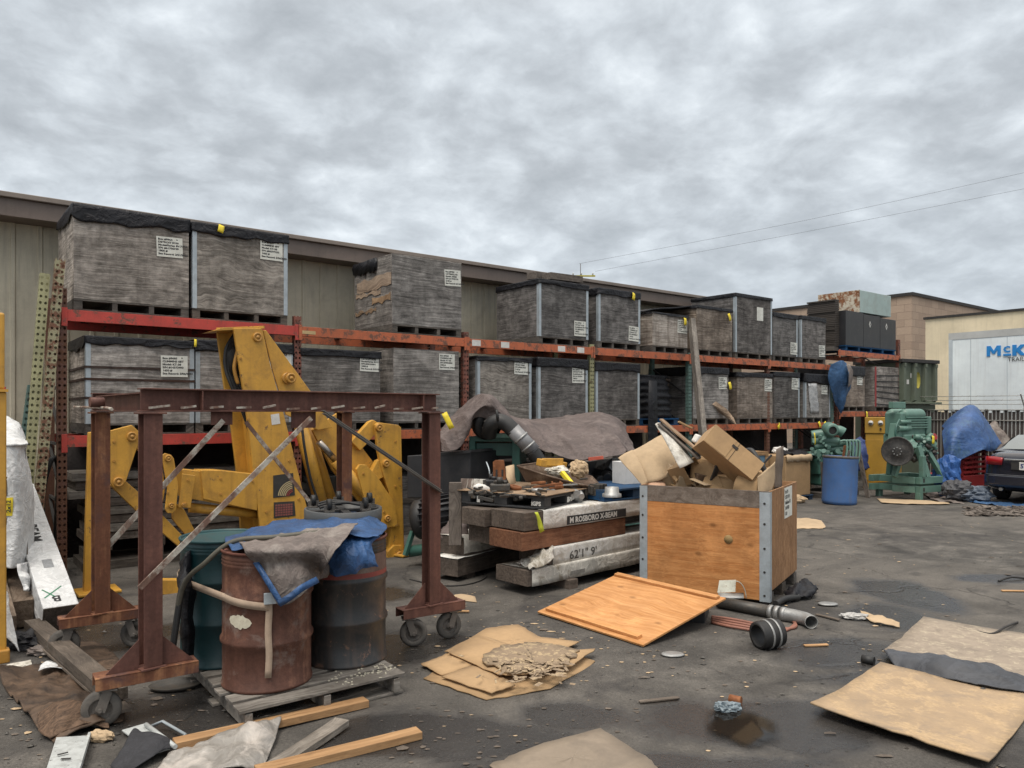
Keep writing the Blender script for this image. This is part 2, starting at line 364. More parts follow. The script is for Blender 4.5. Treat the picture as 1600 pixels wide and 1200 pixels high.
# ================================================================ ground
def m_ground():
    m, nb, b = newmat('asphalt'); v = nb.coord(); p = nb.sep(v)
    big = nb.noise(v, .35, 6, .62, .5); mid = nb.noise(v, 1.6, 7, .68, .3); fine = nb.noise(v, 55, 5, .75); grit = nb.voro(v, 120)
    c = nb.ramp(mid, [(.30, (.026, .0238, .0215)), (.5, (.074, .068, .0605)), (.68, (.155, .141, .124))])
    c = nb.mix(nb.ramp(big, [(.40, 0), (.62, .75)]), c, (.125, .112, .097))
    c = nb.mix(.7, c, nb.ramp(fine, [(.28, .16), (.72, .80)]), 'OVERLAY'); c = nb.mix(nb.math('MULTIPLY', nb.ramp(grit, [(.12, 1), (.2, 0)]), .35), c, (.26, .235, .21))
    # streaky dirt dragged along the yard
    st = nb.noise(nb.comb(nb.math('ADD', nb.math('MULTIPLY', p[0], .5), nb.math('MULTIPLY', p[1], .3)), nb.math('SUBTRACT', nb.math('MULTIPLY', p[1], 2.4), nb.math('MULTIPLY', p[0], 1.9)), 0), 1, 7, .7, .4)
    c = nb.mix(nb.math('MULTIPLY', nb.ramp(st, [(.48, 0), (.7, 1)]), .55), c, (.045, .041, .038))
    spk = nb.ramp(nb.noise(v, 24, 2, .9), [(.70, 0), (.76, 1)])
    c = nb.mix(nb.math('MULTIPLY', spk, .5), c, (.30, .28, .25))
    # cracks
    cv = nb.vmath('ADD', v, nb.vmath('MULTIPLY', nb.noise(v, 1.4, 4, .6, 0, 1), (.9, .9, 0)))
    cd = nb.voro(cv, .42, 'DISTANCE_TO_EDGE'); crk = nb.ramp(cd, [(.0, 1), (.012, 0)])
    crk = nb.math('MULTIPLY', crk, nb.ramp(nb.noise(v, .6, 3), [(.45, 0), (.6, 1)]))
    c = nb.mix(nb.math('MULTIPLY', crk, .5), c, (.018, .016, .015))
    # oil spots and damp ground where water and oil have run
    wn = nb.math('MULTIPLY', nb.math('SUBTRACT', nb.noise(v, .9, 7, .68, .5), .5), 1.9)
    wet = None
    for (px, py, rx, ry) in WET:
        g = G(px, py); dx = nb.math('DIVIDE', nb.math('SUBTRACT', p[0], g.x), rx); dy = nb.math('DIVIDE', nb.math('SUBTRACT', p[1], g.y), ry)
        dd = nb.math('SQRT', nb.math('ADD', nb.math('MULTIPLY', dx, dx), nb.math('MULTIPLY', dy, dy)))
        w = nb.math('SUBTRACT', 1.0, dd); wet = w if wet is None else nb.math('MAXIMUM', wet, w)
    wet = nb.math('ADD', wet, wn); wf = nb.ramp(wet, [(.0, 0), (.35, 1)])
    oil = nb.ramp(nb.noise(v, 1.1, 7, .66, .6), [(.54, 0), (.66, 1)])
    c = nb.mix(nb.math('MULTIPLY', oil, .65), c, (.028, .026, .026))
    c = nb.mix(nb.math('MULTIPLY', wf, .78), c, (.022, .021, .021))
    far = nb.ramp(p[1], [(.0, 0), (1, 1)])
    rg = nb.math('MULTIPLY_ADD', wf, -.66, .90)
    rg = nb.math('MAXIMUM', nb.math('ADD', rg, nb.math('MULTIPLY', nb.math('SUBTRACT', fine, .5), .3)), .12)
    nb.put(b.inputs['Base Color'], c); nb.put(b.inputs['Roughness'], rg); b.inputs['Specular IOR Level'].default_value = .4
    h = nb.math('ADD', nb.math('MULTIPLY', fine, .55), nb.math('ADD', nb.math('MULTIPLY', mid, 1.6), nb.math('MULTIPLY', grit, .25)))
    h = nb.math('SUBTRACT', h, nb.math('MULTIPLY', crk, 1.6)); h = nb.math('MULTIPLY', h, nb.math('MULTIPLY_ADD', wf, -.55, 1))
    nb.put(b.inputs['Normal'], nb.bump(h, .75, .014))
    return m
WET = [(110, 1000, 1.2, .6), (700, 1000, .7, .3), (1420, 930, .5, .9), (700, 1150, 1.1, .40), (1230, 1130, 1.2, .50), (900, 1120, .5, .3), (620, 1010, .5, .5), (1330, 1020, .8, .5), (300, 1110, .9, .5), (1390, 960, .5, .6), (430, 1090, .9, .4), (1000, 1195, 1.2, .2), (1480, 1060, 1.0, .25), (560, 930, .9, .6), (1560, 905, .6, .3)]
MG = m_ground()
g = MB()
def gz(x, y): return 0 if y > 60 or y < -10 else .012*nz((x*.45, y*.45, 0))
xs = [-300, -60, -20]+[-12+i*.5 for i in range(57)]+[20, 26, 34, 60, 300]; ys = [-60, -10]+[i*.5 for i in range(48)]+[26, 30, 40, 60, 600]
g.grid([[V((x, y, gz(x, y) if -12 <= x <= 16 and 0 <= y <= 23.5 else 0)) for y in ys] for x in xs])
structure(g.build('ground', MG, origin=(0, 0, 0)))

# ================================================================ materials shared
M_wall = m_paint('tan_siding', (.62, .56, .43), .55, 0, .25, (.12, .10, .08), 1.2, .06, streak=.35)
M_fascia = m_paint('brown_fascia', (.19, .145, .12), .55, 0, .3, scale=1.5, bump=.05, streak=.2)
M_fascia2 = m_paint('brown_gutter', (.225, .185, .155), .5, 0, .3, scale=1.5, bump=.05)
M_dark = m_paint('soot_dark', (.03, .028, .027), .8, 0, .4, bump=.3)
M_black = m_paint('black_paint', (.022, .022, .024), .45, 0, .3, (.07, .06, .055), 3, .1)
M_red = m_paint('red_beam', (.50, .058, .042), .55, 0, .35, (.10, .04, .03), 3, .15, wear=.22, wcol=(.15, .07, .05), streak=.3)
M_orange = m_paint('orange_beam', (.48, .125, .05), .55, 0, .35, (.12, .05, .03), 3, .15, wear=.3, wcol=(.16, .075, .05), streak=.3)
M_blackwrap = m_cloth('black_plastic', (.009, .009, .012), .5, .5, .9, spec=.35, crease=7)
M_galv = m_paint('galvanised_strip', (.42, .47, .50), .45, .35, .3, (.2, .19, .18), 6, .08)
M_paper = m_paint('label_paper', (.66, .66, .60), .8, 0, .18, (.3, .27, .2), 9, .1)
M_ink = m_paint('ink', (.03, .03, .03), .8, 0, 0, bump=0)
M_yel = m_paint('yellow_tag', (.75, .58, .03), .6, 0, .15, (.35, .25, .03), 8, .1)
M_whitelab = m_paint('white_sticker', (.68, .66, .62), .7, 0, .25, scale=8, bump=.05)
M_pal = m_wood('pallet_wood', (.055, .048, .042), (.16, .14, .12), 'h', 30, knots=.2, stain=.5)
M_batten = m_wood('batten_brown', (.03, .018, .015), (.08, .05, .04), 'h', 30, knots=0)
PLY = [m_wood('weathered_ply_pale', (.145, .128, .113), (.45, .41, .37), 'h', 44, knots=.45, stain=.6, scol=(.07, .06, .052), wavy=.10, streak=.45, crack=.1, blot=.9),
       m_wood('weathered_ply_wavy', (.12, .106, .094), (.40, .37, .335), 'h', 34, knots=.8, stain=.65, scol=(.05, .045, .04), wavy=.40, streak=.4, crack=.2, blot=.7),
       m_wood('weathered_ply_dark', (.062, .057, .054), (.205, .192, .182), 'h', 38, knots=.5, stain=.6, scol=(.034, .031, .03), wavy=.18, streak=.5, crack=.05, blot=.95),
       m_wood('weathered_ply_brown', (.12, .092, .072), (.36, .30, .245), 'h', 38, knots=.4, stain=.75, scol=(.055, .04, .03), wavy=.15, streak=.8, crack=.15, blot=.7),
       m_wood('weathered_boards', (.10, .091, .083), (.34, .315, .29), 'h', 44, knots=.3, stain=.6, scol=(.045, .04, .037), wavy=.10, streak=.35, crack=.3, blot=.75)]
PLY.append(m_wood('pale_dirty_ply', (.20, .165, .135), (.52, .46, .40), 'h', 38, knots=.2, stain=.5, scol=(.09, .06, .04), wavy=.1, streak=.8, blot=.6))
M_fresh = m_wood('torn_fresh_ply', (.20, .13, .08), (.42, .30, .20), 'h', 22, knots=0, stain=.35, streak=.1)

# ================================================================ tan warehouse behind the rack
TE = TX(1160, 1.9)
wh = thing('warehouse', 'long low tan metal warehouse with brown eave behind the rack', 'building', RK(0, 1.9, 0), RZ)
m = MB(); prof = []; x = -9.0
while x < TE:
    prof += [(x, 0), (x+.115, 0), (x+.13, .022), (x+.17, .022), (x+.185, 0)]; x += .305
m.grid([[V((px_, -py_, z)) for z in (0, 4.5)] for px_, py_ in prof], False)
m.build('wall', M_wall, wh)
MB().box2((TE-.2, .03, 0), (TE-.12, 14, 4.45)).build('end_wall', M_wall, wh)
MB().box2((-9, -.50, 4.34), (TE+.25, -.44, 4.56)).build('fascia', M_fascia, wh, bevel=.004)
MB().box2((-9, -.56, 4.563), (TE+.27, -.40, 4.63)).build('gutter', M_fascia2, wh, bevel=.008)
MB().box2((-9, -.438, 4.36), (TE+.2, .0, 4.40)).build('soffit', M_fascia, wh)
MB().prism([(-9, -.41, 4.60), (-9, -.41, 4.645), (-9, 14, 5.6), (-9, 14, 5.55)], (TE+9.2, 0, 0)).build('roof', M_wall, wh)

# ================================================================ block building, cream building, trailer, fence, wires
def m_block():
    m, nb, b = newmat('split_block'); p = nb.sep(nb.coord()); u = nb.math('ADD', p[0], p[1])
    br = nb.new('ShaderNodeTexBrick'); nb.put(br.inputs['Vector'], nb.comb(u, p[2], 0)); br.offset = .5
    for k_, v_ in (('Color1', (.43, .32, .235, 1)), ('Color2', (.31, .225, .165, 1)), ('Mortar', (.24, .18, .135, 1)), ('Scale', 1), ('Mortar Size', .012), ('Brick Width', .8), ('Row Height', .4), ('Bias', -.2)): br.inputs[k_].default_value = v_
    c = nb.mix(nb.noise(nb.coord(), .3, 5), br.outputs[0], nb.mix(.5, br.outputs[0], (.33, .25, .2)))
    nb.put(b.inputs['Base Color'], c); b.inputs['Roughness'].default_value = .9
    nb.put(b.inputs['Normal'], nb.bump(nb.math('ADD', nb.noise(nb.coord(), 9, 4), nb.math('MULTIPLY', br.outputs[1], -1)), .5, .03)); return m
bc = A(1425, HZ, 40); bc.z = 0
bb = thing('block_building', 'brown concrete block building with dark roof edge, farthest back', 'building', bc, RZ)
MB().box2((0, 0, 0), (30, 26, 8.05)).build('block_wall', m_block(), bb)
MB().box2((-.08, -.08, 8.05), (30.1, 26.1, 8.22)).build('parapet_cap', M_dark, bb)
cc = A(1446, HZ, 30); cc.z = 0
cb = thing('stucco_building', 'cream stucco building standing behind the white trailer', 'building', cc, RZ)
M_cream = m_paint('cream_stucco', (.74, .63, .44), .85, 0, .12, (.3, .25, .17), .8, .15, streak=.2)
MB().box2((0, -24, 0), (9, 0, 5.55)).build('stucco_wall', M_cream, cb)
MB().box2((-.06, -24.1, 5.55), (9.1, .06, 5.64)).build('roof_edge', M_dark, cb)

TF = 22.6   # fence line, measured along the rack direction in world space
def crossing(px, tq):
    u = (px-800)/F; Y = tq/(DH.x*u+DH.y); return V((u*Y, Y, 0))
tr = thing('box_trailer', 'white box trailer with blue lettering parked beyond the slatted fence', 'trailer', crossing(1483, 24.4), RZ)
ztop = H+122/F*crossing(1483, 24.4).y
M_trl = m_paint('trailer_white', (.82, .88, .91), .45, 0, .10, (.35, .33, .3), .7, .03, streak=.15)
M_trl2 = m_paint('trailer_rail', (.50, .50, .48), .5, .2, .25, scale=1, bump=.05)
b_ = MB(); b_.box2((0, -13, 1.15), (2.55, 0, ztop-.16)).build('cargo_box', M_trl, tr)
MB().box2((-.012, -13.01, ztop-.2), (2.56, .012, ztop)).build('top_rail', M_trl2, tr)
rv = MB()
for i in range(14): rv.box2((-.006, -.6-i*.95, 1.2), (0.002, -.585-i*.95, ztop-.22))
rv.box2((-.014, -.10, 1.15), (0.0, 0.006, ztop-.2)); rv.build('panel_seam', m_paint('seam', (.50, .55, .58), .5, 0, .1), tr)
for y in (-1.6, -2.9):
    for x_ in (.25, 2.3): MB().cyl((x_-.13, y, .5), (x_+.13, y, .5), .5, 24).build('wheel', M_black, tr)
for x_ in (.3, 2.1): MB().box2((x_, -10.4, 0.0), (x_+.12, -10.25, 1.15)).build('landing_leg', M_dark, tr)
M_blue = m_paint('blue_letter', (.02, .23, .60), .5, 0, .05, bump=0)
def on_trailer(px, py):
    Pw = crossing(px, 24.4); Pw.z = H+(HZ-py)/F*Pw.y; return MW[tr.as_pointer()].inverted() @ Pw
def trtext(s, x0, x1, yt, yb, mat, **k):
    """one word between the image columns it fills on the trailer's side"""
    p, q = on_trailer(x0, yb), on_trailer(x1, yb); h = on_trailer(x0, yt).z-p.z
    o = text(tr, s, 1, (0, 0, 0), Matrix(((0, 0, -1), (-1, 0, 0), (0, 1, 0))), mat, 'trailer_lettering', **k)
    ys = [v.co.y for v in o.data.vertices]; zs = [v.co.z for v in o.data.vertices]
    for v in o.data.vertices: v.co = (-.02, p.y+(v.co.y-max(ys))/(max(ys)-min(ys))*(p.y-q.y), p.z+(v.co.z-min(zs))/(max(zs)-min(zs))*h)
    return o
def glyph(poly, x0, x1, yt, yb):
    p, q = on_trailer(x0, yb), on_trailer(x1, yb); h = on_trailer(x0, yt).z-p.z
    MB().prism([(-.02, p.y+u*(q.y-p.y), p.z+v_*h) for u, v_ in poly], (.018, 0, 0)).build('trailer_lettering', M_blue, tr)
glyph([(0, 0), (0, 1), (.28, 1), (.5, .52), (.72, 1), (1, 1), (1, 0), (.76, 0), (.76, .62), (.58, .22), (.42, .22), (.24, .62), (.24, 0)], 1542, 1564, 541, 557)
trtext('c', 1568, 1579, 541, 551, M_blue, bold=.02)
glyph([(0, 0), (0, 1), (.32, 1), (.32, .64), (.62, 1), (1, 1), (.58, .52), (1, 0), (.64, 0), (.32, .38), (.32, 0)], 1582, 1603, 539, 556)
q = on_trailer(1568, 556); q2 = on_trailer(1580, 556); MB().box2((-.03, q2.y, q.z-.0), (-.002, q.y, q.z+.05)).build('lettering_bar', M_blue, tr)
trtext('TRAILERS', 1575, 1617, 558.5, 565, M_ink)
fc = thing('slatted_fence', 'dark slatted chain link fence topped with barbed wire', 'fence', crossing(1440, TF), RZ-R(90))
M_slat = m_paint('fence_slat', (.05, .04, .036), .7, 0, .3, scale=2, bump=.05)
M_wire = m_paint('fence_wire', (.50, .49, .46), .5, .4, .2, bump=0)
sl_ = MB(); wr = MB(); po = MB(); bw = MB(); i = 0; x = -.2
while x < 14:
    zt = 1.9+.04*math.sin(i*2.3)+.03*random.random(); sl_.box2((x, -.012, .05), (x+.062, .012, zt))
    wr.box2((x+.069, -.006, .04), (x+.083, .006, 1.93)); x += .092; i += 1
for z in (1.66, 1.94, .08): wr.tube([(-.2, -.03, z), (14, -.03, z)], .016, 6)
for k_ in range(6): MB().cyl((-.15+k_*2.7, .05, 0), (-.15+k_*2.7, .05, 2.0), .035, 10).bar((-.15+k_*2.7, .05, 2.0), (-.15+k_*2.7, -.25, 2.36), .03, .02).build('post', M_wire, fc)
for k_ in range(3):
    z = 2.1+k_*.11; bw.tube([(-.2, -.02-.09*k_, z), (5, -.02-.09*k_, z-.02), (14, -.02-.09*k_, z)], .008, 5)
    for q in range(75): xx = -.2+q*.19; bw.bar((xx-.02, -.02-.09*k_, z-.03), (xx+.02, -.02-.09*k_, z+.02), .005, .005)
sl_.build('slat', M_slat, fc)['kind'] = 'stuff'; wr.build('mesh_wire', M_wire, fc); bw.build('barbed_wire', M_wire, fc)

# utility line: pole rises behind the warehouse roof
upx = A(907, HZ, 46); upx.z = 0
up_ = thing('utility_pole', 'small pole top and insulator bracket just above the crates', 'utility pole', upx)
zt = H+(HZ-412)/F*46
M_polew = m_wood('pole_wood', (.06, .05, .04), (.14, .12, .1), 'z', 30, knots=0)
MB().tube([(0, 0, 0), (0, 0, zt-.9)], .11, 10).tube([(0, 0, zt-.9), (0, 0, zt)], .02, 6).build('pole', M_polew, up_)
ar = MB(); ar.bar((-.6, 0, zt-.75), (.9, 0, zt-.75), .09, .09); ar.build('cross_arm', m_paint('insul', (.45, .40, .06), .5), up_)
for xx in (-.45, 0.05, .75): MB().lathe([(.0, 0), (.05, .0), (.03, .05), (.06, .07), (.03, .14), (0, .15)], 10, (xx, 0, zt-.70)).build('insulator', M_trl2, up_)
M_cable = m_paint('cable', (.10, .10, .11), .6, 0, 0, bump=0)
for i, (a, b2, c, lb) in enumerate((((905, 412, 46), (1250, 346, 43), (1640, 261, 40), 'upper of two thin overhead wires crossing the cloudy sky'), ((930, 424, 46), (1270, 360, 43), (1640, 287, 40), 'lower of two thin overhead wires crossing the cloudy sky'))):
    p_ = spline([A(*a), A(*b2), A(*c)], 12); tag(MB().tube(p_, .007, 5).build('overhead_wire', M_cable), lb, 'wire', 'overhead wires')

# ================================================================ pallet racks
def upright_mesh(h):
    m = MB(); w, dpt = .048, .08
    m.grid([[V((-w, dpt, z)), V((-w, 0, z)), V((w, 0, z)), V((w, dpt, z))] for z in (0, h)], False, True); return m  # back wall added so the slots look dark inside
BAY = 2.78
def rack(name, label, t0, nb_, z_low, z_top, ups, beams, tops, bottom=0, group=None):
    rk = thing(name, label, 'pallet rack', RK(t0, 0, 0), RZ, group)
    W_ = BAY if nb_ > 1 else nb_*BAY
    for i in range(nb_+1):
        for dd in (0, 1):
            m = upright_mesh(tops[i]); o = m.build('upright', ups[i], rk, thick=.003); o.location = (i*bays(i), 1.04*dd if dd else 0, 0)
            o.rotation_euler = (0, 0, math.pi if dd else 0)
            if dd: o.location = (i*bays(i), 1.07, 0)
        br = MB(); x = i*bays(i); z = .2
        while z < tops[i]-.5:
            br.bar((x, .06, z), (x, 1.0, z), .03, .03); br.bar((x, .06, z+.04), (x, 1.0, z+.62), .03, .03); z += .66
        br.build('brace', ups[i] if False else M_dark, rk)
        MB().box2((x-.07, -.03, 0), (x+.07, .12, .012)).build('base_plate', M_dark, rk)
    for i in range(nb_):
        x0, x1 = i*bays(i)+.04, (i+1)*bays(i)-.04
        for zt, k in ((z_top, 1), (z_low, 0)):
            mt = beams[i][k]
            m = MB(); m.box2((x0, -.022, zt-.13), (x1, .03, zt)); 
            m.box2((x0-.05, -.03, zt-.19), (x0+.01, -.024, zt+.02)); m.box2((x1-.01, -.03, zt-.19), (x1+.05, -.024, zt+.02))
            m.build('beam', mt, rk, bevel=.004)
            m = MB(); m.box2((x0, 1.04, zt-.13), (x1, 1.09, zt)); m.build('beam', mt, rk)
            m = MB(); n = 4
            for j in range(n): xx = x0+(j+.5)*(x1-x0)/n; m.box2((xx-.04, .032, zt-.04), (xx+.04, 1.038, zt-.012))
            m.build('cross_bar', M_dark, rk)
    return rk
def bays(i): return BAY
U_rust = m_holes('upright_rust', (.15, .065, .045), .5); U_brown = m_holes('upright_red_brown', (.22, .075, .05), .35, (.08, .04, .03))
U_yel = m_holes('upright_yellow_green', (.32, .31, .17), .15, (.1, .08, .04)); U_green = m_holes('upright_green', (.10, .17, .15), .15, (.08, .07, .05))
ZL, ZT = 1.624, 3.06
rk1 = rack('pallet_rack', 'long two-tier orange and red pallet rack loaded with grey wooden crates', 0, 6, ZL, ZT,
           [U_rust, U_brown, U_brown, U_yel, U_green, U_rust, U_green], [(M_red, M_red), (M_orange, M_orange), (M_orange, M_orange), (M_orange, M_orange), (M_orange, M_orange), (M_orange, M_orange)],
           [3.30, 3.2, 3.16, 3.12, 3.1, 3.1, 3.1])
for px in (743, 788, 876, 906):
    t = TX(px); w = .17; MB().box2((t-w/2, -.0255, ZT-.11), (t+w/2, -.0228, ZT-.015)).build('price_sticker', M_whitelab, rk1)
MB().box2((TX(470), -.0255, ZT-.10), (TX(492), -.0228, ZT-.055)).build('name_sticker', m_paint('old_sticker', (.55, .40, .2), .7), rk1)
def hang_tag(parent, p, w=.07, h=.13, ang=.2, tilt=0):
    q = V(p); M = Euler((tilt, ang, .1)).to_matrix()
    m = MB(); P = []
    for i in range(5):
        f_ = i/4; P.append([q + M @ V((s_*w/2, -.006-.02*math.sin(f_*2.2), -f_*h)) for s_ in (-1, -.3, .3, 1)])
    m.grid(P); return m.build('yellow_tag', M_yel, parent, thick=.002)
for px, z, a in ((1216, ZL-.01, .9), (1277, ZL+.03, -.3), (1286, ZL+.02, -.5)):
    hang_tag(rk1, (TX(px), -.034, z), .10, .15, a)
t2 = TX(1310); 
BAY1 = BAY; BAY = 3.28
ZL2, ZT2 = 1.90, H+(HZ-547)/F*PL(1312, 643).y
rk2 = rack('pallet_rack', 'separate taller single bay of orange rack carrying black cabinets', t2, 1, ZL2, ZT2, [U_brown, U_brown], [(M_orange, M_orange)], [ZT2-.9, ZT2+.45])
BAY = BAY1
hang_tag(rk2, (TX(1352)-t2, -.035, ZL2), .10, .2, .2)

# ================================================================ crates
def wrap_skirt(parent, w, dp, h, drop, seed, mat=None, ragged=1.0, peak=0):
    """black sheeting laid over the lid and hanging down the sides"""
    def per(s):
        s = s % 4; e = .010
        k, f_ = int(s), s-int(s)
        return [V((-w/2-e+f_*(w+2*e), -e, 0)), V((w/2+e, -e+f_*(dp+2*e), 0)), V((w/2+e-f_*(w+2*e), dp+e, 0)), V((-w/2-e, dp+e-f_*(dp+2*e), 0))][k], [V((0, -1, 0)), V((1, 0, 0)), V((0, 1, 0)), V((-1, 0, 0))][k]
    N = 120; P = []
    c = V((0, dp/2, h+.012+peak))
    fr = [(.0, 0), (.5, 0), (.98, 0)]
    for kk in (0, .55, .97):
        row = []
        for i in range(N):
            p, nrm = per(i*4/N); q = c.lerp(V((p.x, p.y, h+.009)), kk) if kk else c.copy()
            q.z += .006*nz(q, 5, seed)*(1 if kk < .9 else .3); row.append(q)
        P.append(row)
    for r_ in range(7):
        f_ = r_/6; row = []
        for i in range(N):
            s = i*4/N; p, nrm = per(s)
            dd = drop*(.78+ragged*(.42*nz((s*1.3, seed, 0), 1, seed)+.22*nz((s*6, seed, 2), 1, seed)))
            dd = max(dd, .02); z = h+.008-f_*dd
            out = .003+(.006+.018*f_)*abs(nz((s*4+f_*.8, f_*1.2, seed), 1, seed))+.006*abs(nz((s*9, f_*2, seed), 1, seed+2))
            row.append(V((p.x, p.y, z))+nrm*out)
        P.append(row)
    return MB().grid(P, True, True).build('plastic_cover', mat or M_blackwrap, parent, thick=.003)
LBL = ['Box #{a}\nDETROIT 8100\nModel/Series 8V-71TA\nS/N #{b}\n1800 #\nSee Record: 2/21/2023', 'Box #{a}\nCUMMINS 6BT\nModel: KT-38\nS/N #{b}\n1450 #\nSee Record: 3/06/2023', 'Box #{a}\nCATERPILLAR\nModel: 3406B\nS/N #{b}\n2100 #\nSee Record: 2/14/2023']
def crate_label(cr_, x, z, w, h, ang, k):
    la = MB().box((0, 0, 0), (w, .003, h)).build('paper_label', M_paper, cr_, bevel=0)
    la.location = (x, -.016 if k == 10 else -.0065, z); la.rotation_euler = (0, ang, 0)
    rr = random.Random(k); s = LBL[k % 3].format(a=rr.randint(9100, 9990), b=rr.randint(10000000, 99999999))
    text(la, s, h*.125, (-w*.44, -.0022, h*.33), (R(90), 0, 0), M_ink, 'lettering', bold=.0016, line=1.15, sx=min(1.35, w/h*.98))
    text(la, 'lbl', h*.07, (w*.26, -.0022, h*.37), (R(90), 0, 0), M_ink, 'lettering', bold=.0012)
CR = []
def crate(label, xL, xR, ytL, zs, mat, dpt=1.18, lab=None, strips='', wrap=None, yaw=0, dy=.0, blocks=4, tagp=None, seed=None, bands=0, labsz=None, ragged=1.0, peak=0, ytag=None, pal_h=.13):
    k = len(CR); t0, t1 = TX(xL, dy), TX(xR, dy); w = t1-t0
    Yl = PL(xL, HZ, dy).y; ztop = H+(HZ-ytL)/F*Yl; h = ztop-zs-.004; seed = seed or k+1
    c = thing('wooden_crate', label, 'crate', RK((t0+t1)/2, dy, zs+.004), RZ+yaw, 'weathered crates on the racks')
    ph = pal_h; e = .016
    pl = MB(); pl.box2((-w/2, .0, ph-.02), (w/2, dpt, ph)); pl.box2((-w/2, 0, 0), (w/2, .12, .016)); pl.box2((-w/2, dpt-.12, 0), (w/2, dpt, .016)); pl.box2((-w/2, dpt/2-.06, 0), (w/2, dpt/2+.06, .016))
    for i in range(blocks):
        bw_ = .055 if 0 < i < blocks-1 else .09; xx = -w/2+bw_/2+(w-bw_)*i/(blocks-1)
        pl.box2((xx-bw_/2, .006, .016), (xx+bw_/2, dpt-.006, ph-.02))
    pl.build('pallet_base', M_pal, c)
    P = MB().box2((-w/2, 0, ph+.002), (w/2, e, h)); P.build('front_panel', mat, c, bevel=.002)
    for nm, a, b in (('side_panel', (-w/2, e, ph+.002), (-w/2+e, dpt-e, h-.001)), ('side_panel', (w/2-e, e, ph+.002), (w/2, dpt-e, h-.001)), ('back_panel', (-w/2, dpt-e, ph+.002), (w/2, dpt, h)), ('lid', (-w/2+.001, .001, h), (w/2-.001, dpt-.001, h+.016))):
        MB().box2(a, b).build(nm, mat, c, bevel=.002)
    sw = .055
    for s_ in strips:
        x0 = {'l': -w/2-.004, 'r': w/2+.004-sw}[s_]
        m = MB(); m.box2((x0, -.004, ph), (x0+sw, -.0005, h-.005))
        xs_ = -w/2-.004 if s_ == 'l' else w/2+.0005; m.box2((xs_, -.004, ph), (xs_+.0035, sw, h-.005)); m.build('corner_strip', M_galv, c)
    for i in range(bands):
        z = ph+(h-ph)*(.30, .52, .66, .16)[i]; m = MB(); m.box2((-w/2-.012, -.012, z-.014), (w/2+.01, -.001, z+.014)); m.box2((-w/2-.013, -.012, z-.014), (-w/2-.001, dpt, z+.014)); m.build('batten', M_batten, c)
    if wrap: wrap_skirt(c, w, dpt, h+.016, wrap*1.25, seed, ragged=ragged*1.25, peak=peak)
    if lab:
        lx, ly, lw, lh = lab
        crate_label(c, TX(lx, dy)-(t0+t1)/2, 0, lw, lh, random.uniform(-.04, .04), k)
        la = c.children[-1] if False else [o for o in bpy.data.objects if o.parent == c and o.name.startswith('paper_label')][-1]
        la.location.z = H+(HZ-ly)/F*PL(lx, HZ, dy).y-zs
    if ytag:
        q = PL(ytag[0], ytag[1], dy-.03); lq = MW[c.as_pointer()].inverted() @ q; hang_tag(c, lq, ytag[2], ytag[3], ytag[4])
    CR.append(c); c['w'] = w; c['h'] = h; return c
LW, LH = .30, .245
# top tier, from the left
c1 = crate('large grey crate, leftmost on the top tier, black sheet sagging over its rim', 115, 295, 320, ZT, PLY[0], lab=(265, 387, LW, LH), wrap=.16, ragged=1.3)
c2 = crate('knotty grey crate with yellow tag on its black rim, second from left on top', 301, 449, 349, ZT, PLY[1], lab=(424, 392, .30, .26), strips='lr', wrap=.15, ragged=.7, ytag=(346, 352, .075, .10, .25))
c3 = crate('uncovered crate with torn orange side boards, alone mid top tier', 613, 721, 397, ZT, PLY[4], dpt=1.22, lab=(707, 435, .30, .25), dy=-.02)
c4 = crate('dark crate on top tier with old planks lying on its black cover', 842, 919, 437, ZT, PLY[2], dpt=1.2, lab=(906, 514, .28, .27), strips='lr', wrap=.09, ragged=.4)
c5 = crate('narrow dark crate with yellow tag and two pale metal corners on top tier', 935, 1000, 451, ZT, PLY[2], lab=(990, 522, .28, .28), strips='lr', wrap=.14, ragged=.5, ytag=(990, 458, .08, .14, .3))
c6 = crate('shortest pale crate on top tier, dirty white with torn black scraps', 1020, 1074, 489, ZT, PLY[5], lab=(1066, 511, .30, .26), dpt=1.0, wrap=.03, ragged=2.5, ytag=(1070, 497, .09, .15, .1))
c7 = crate('brown stained crate on top tier between shortest and tallest crates', 1089, 1144, 478, ZT, PLY[3], wrap=.07, ragged=.7, dpt=1.2, ytag=(1138, 490, .09, .16, -.3))
c8 = crate('tall dark crate with white square high on its front, top tier', 1149, 1206, 459, ZT, PLY[2], wrap=.08, ragged=.4, strips='lr')
m = MB().box((0, 0, 0), (.24, .003, .30)).build('paper_label', M_paper, c8); m.location = (.22, -.006, c8['h']-.37)
c9 = crate('dark crate second from right end of main rack top tier', 1208, 1246, 489, ZT, PLY[2], lab=(1240, 545, .28, .28), strips='r', wrap=.10, ragged=.4)
c10 = crate('dark crate at right end of main rack top tier beside blue tarp', 1251, 1290, 494, ZT, PLY[2], lab=(1284, 549, .28, .28), strips='l', wrap=.10, ragged=.4)
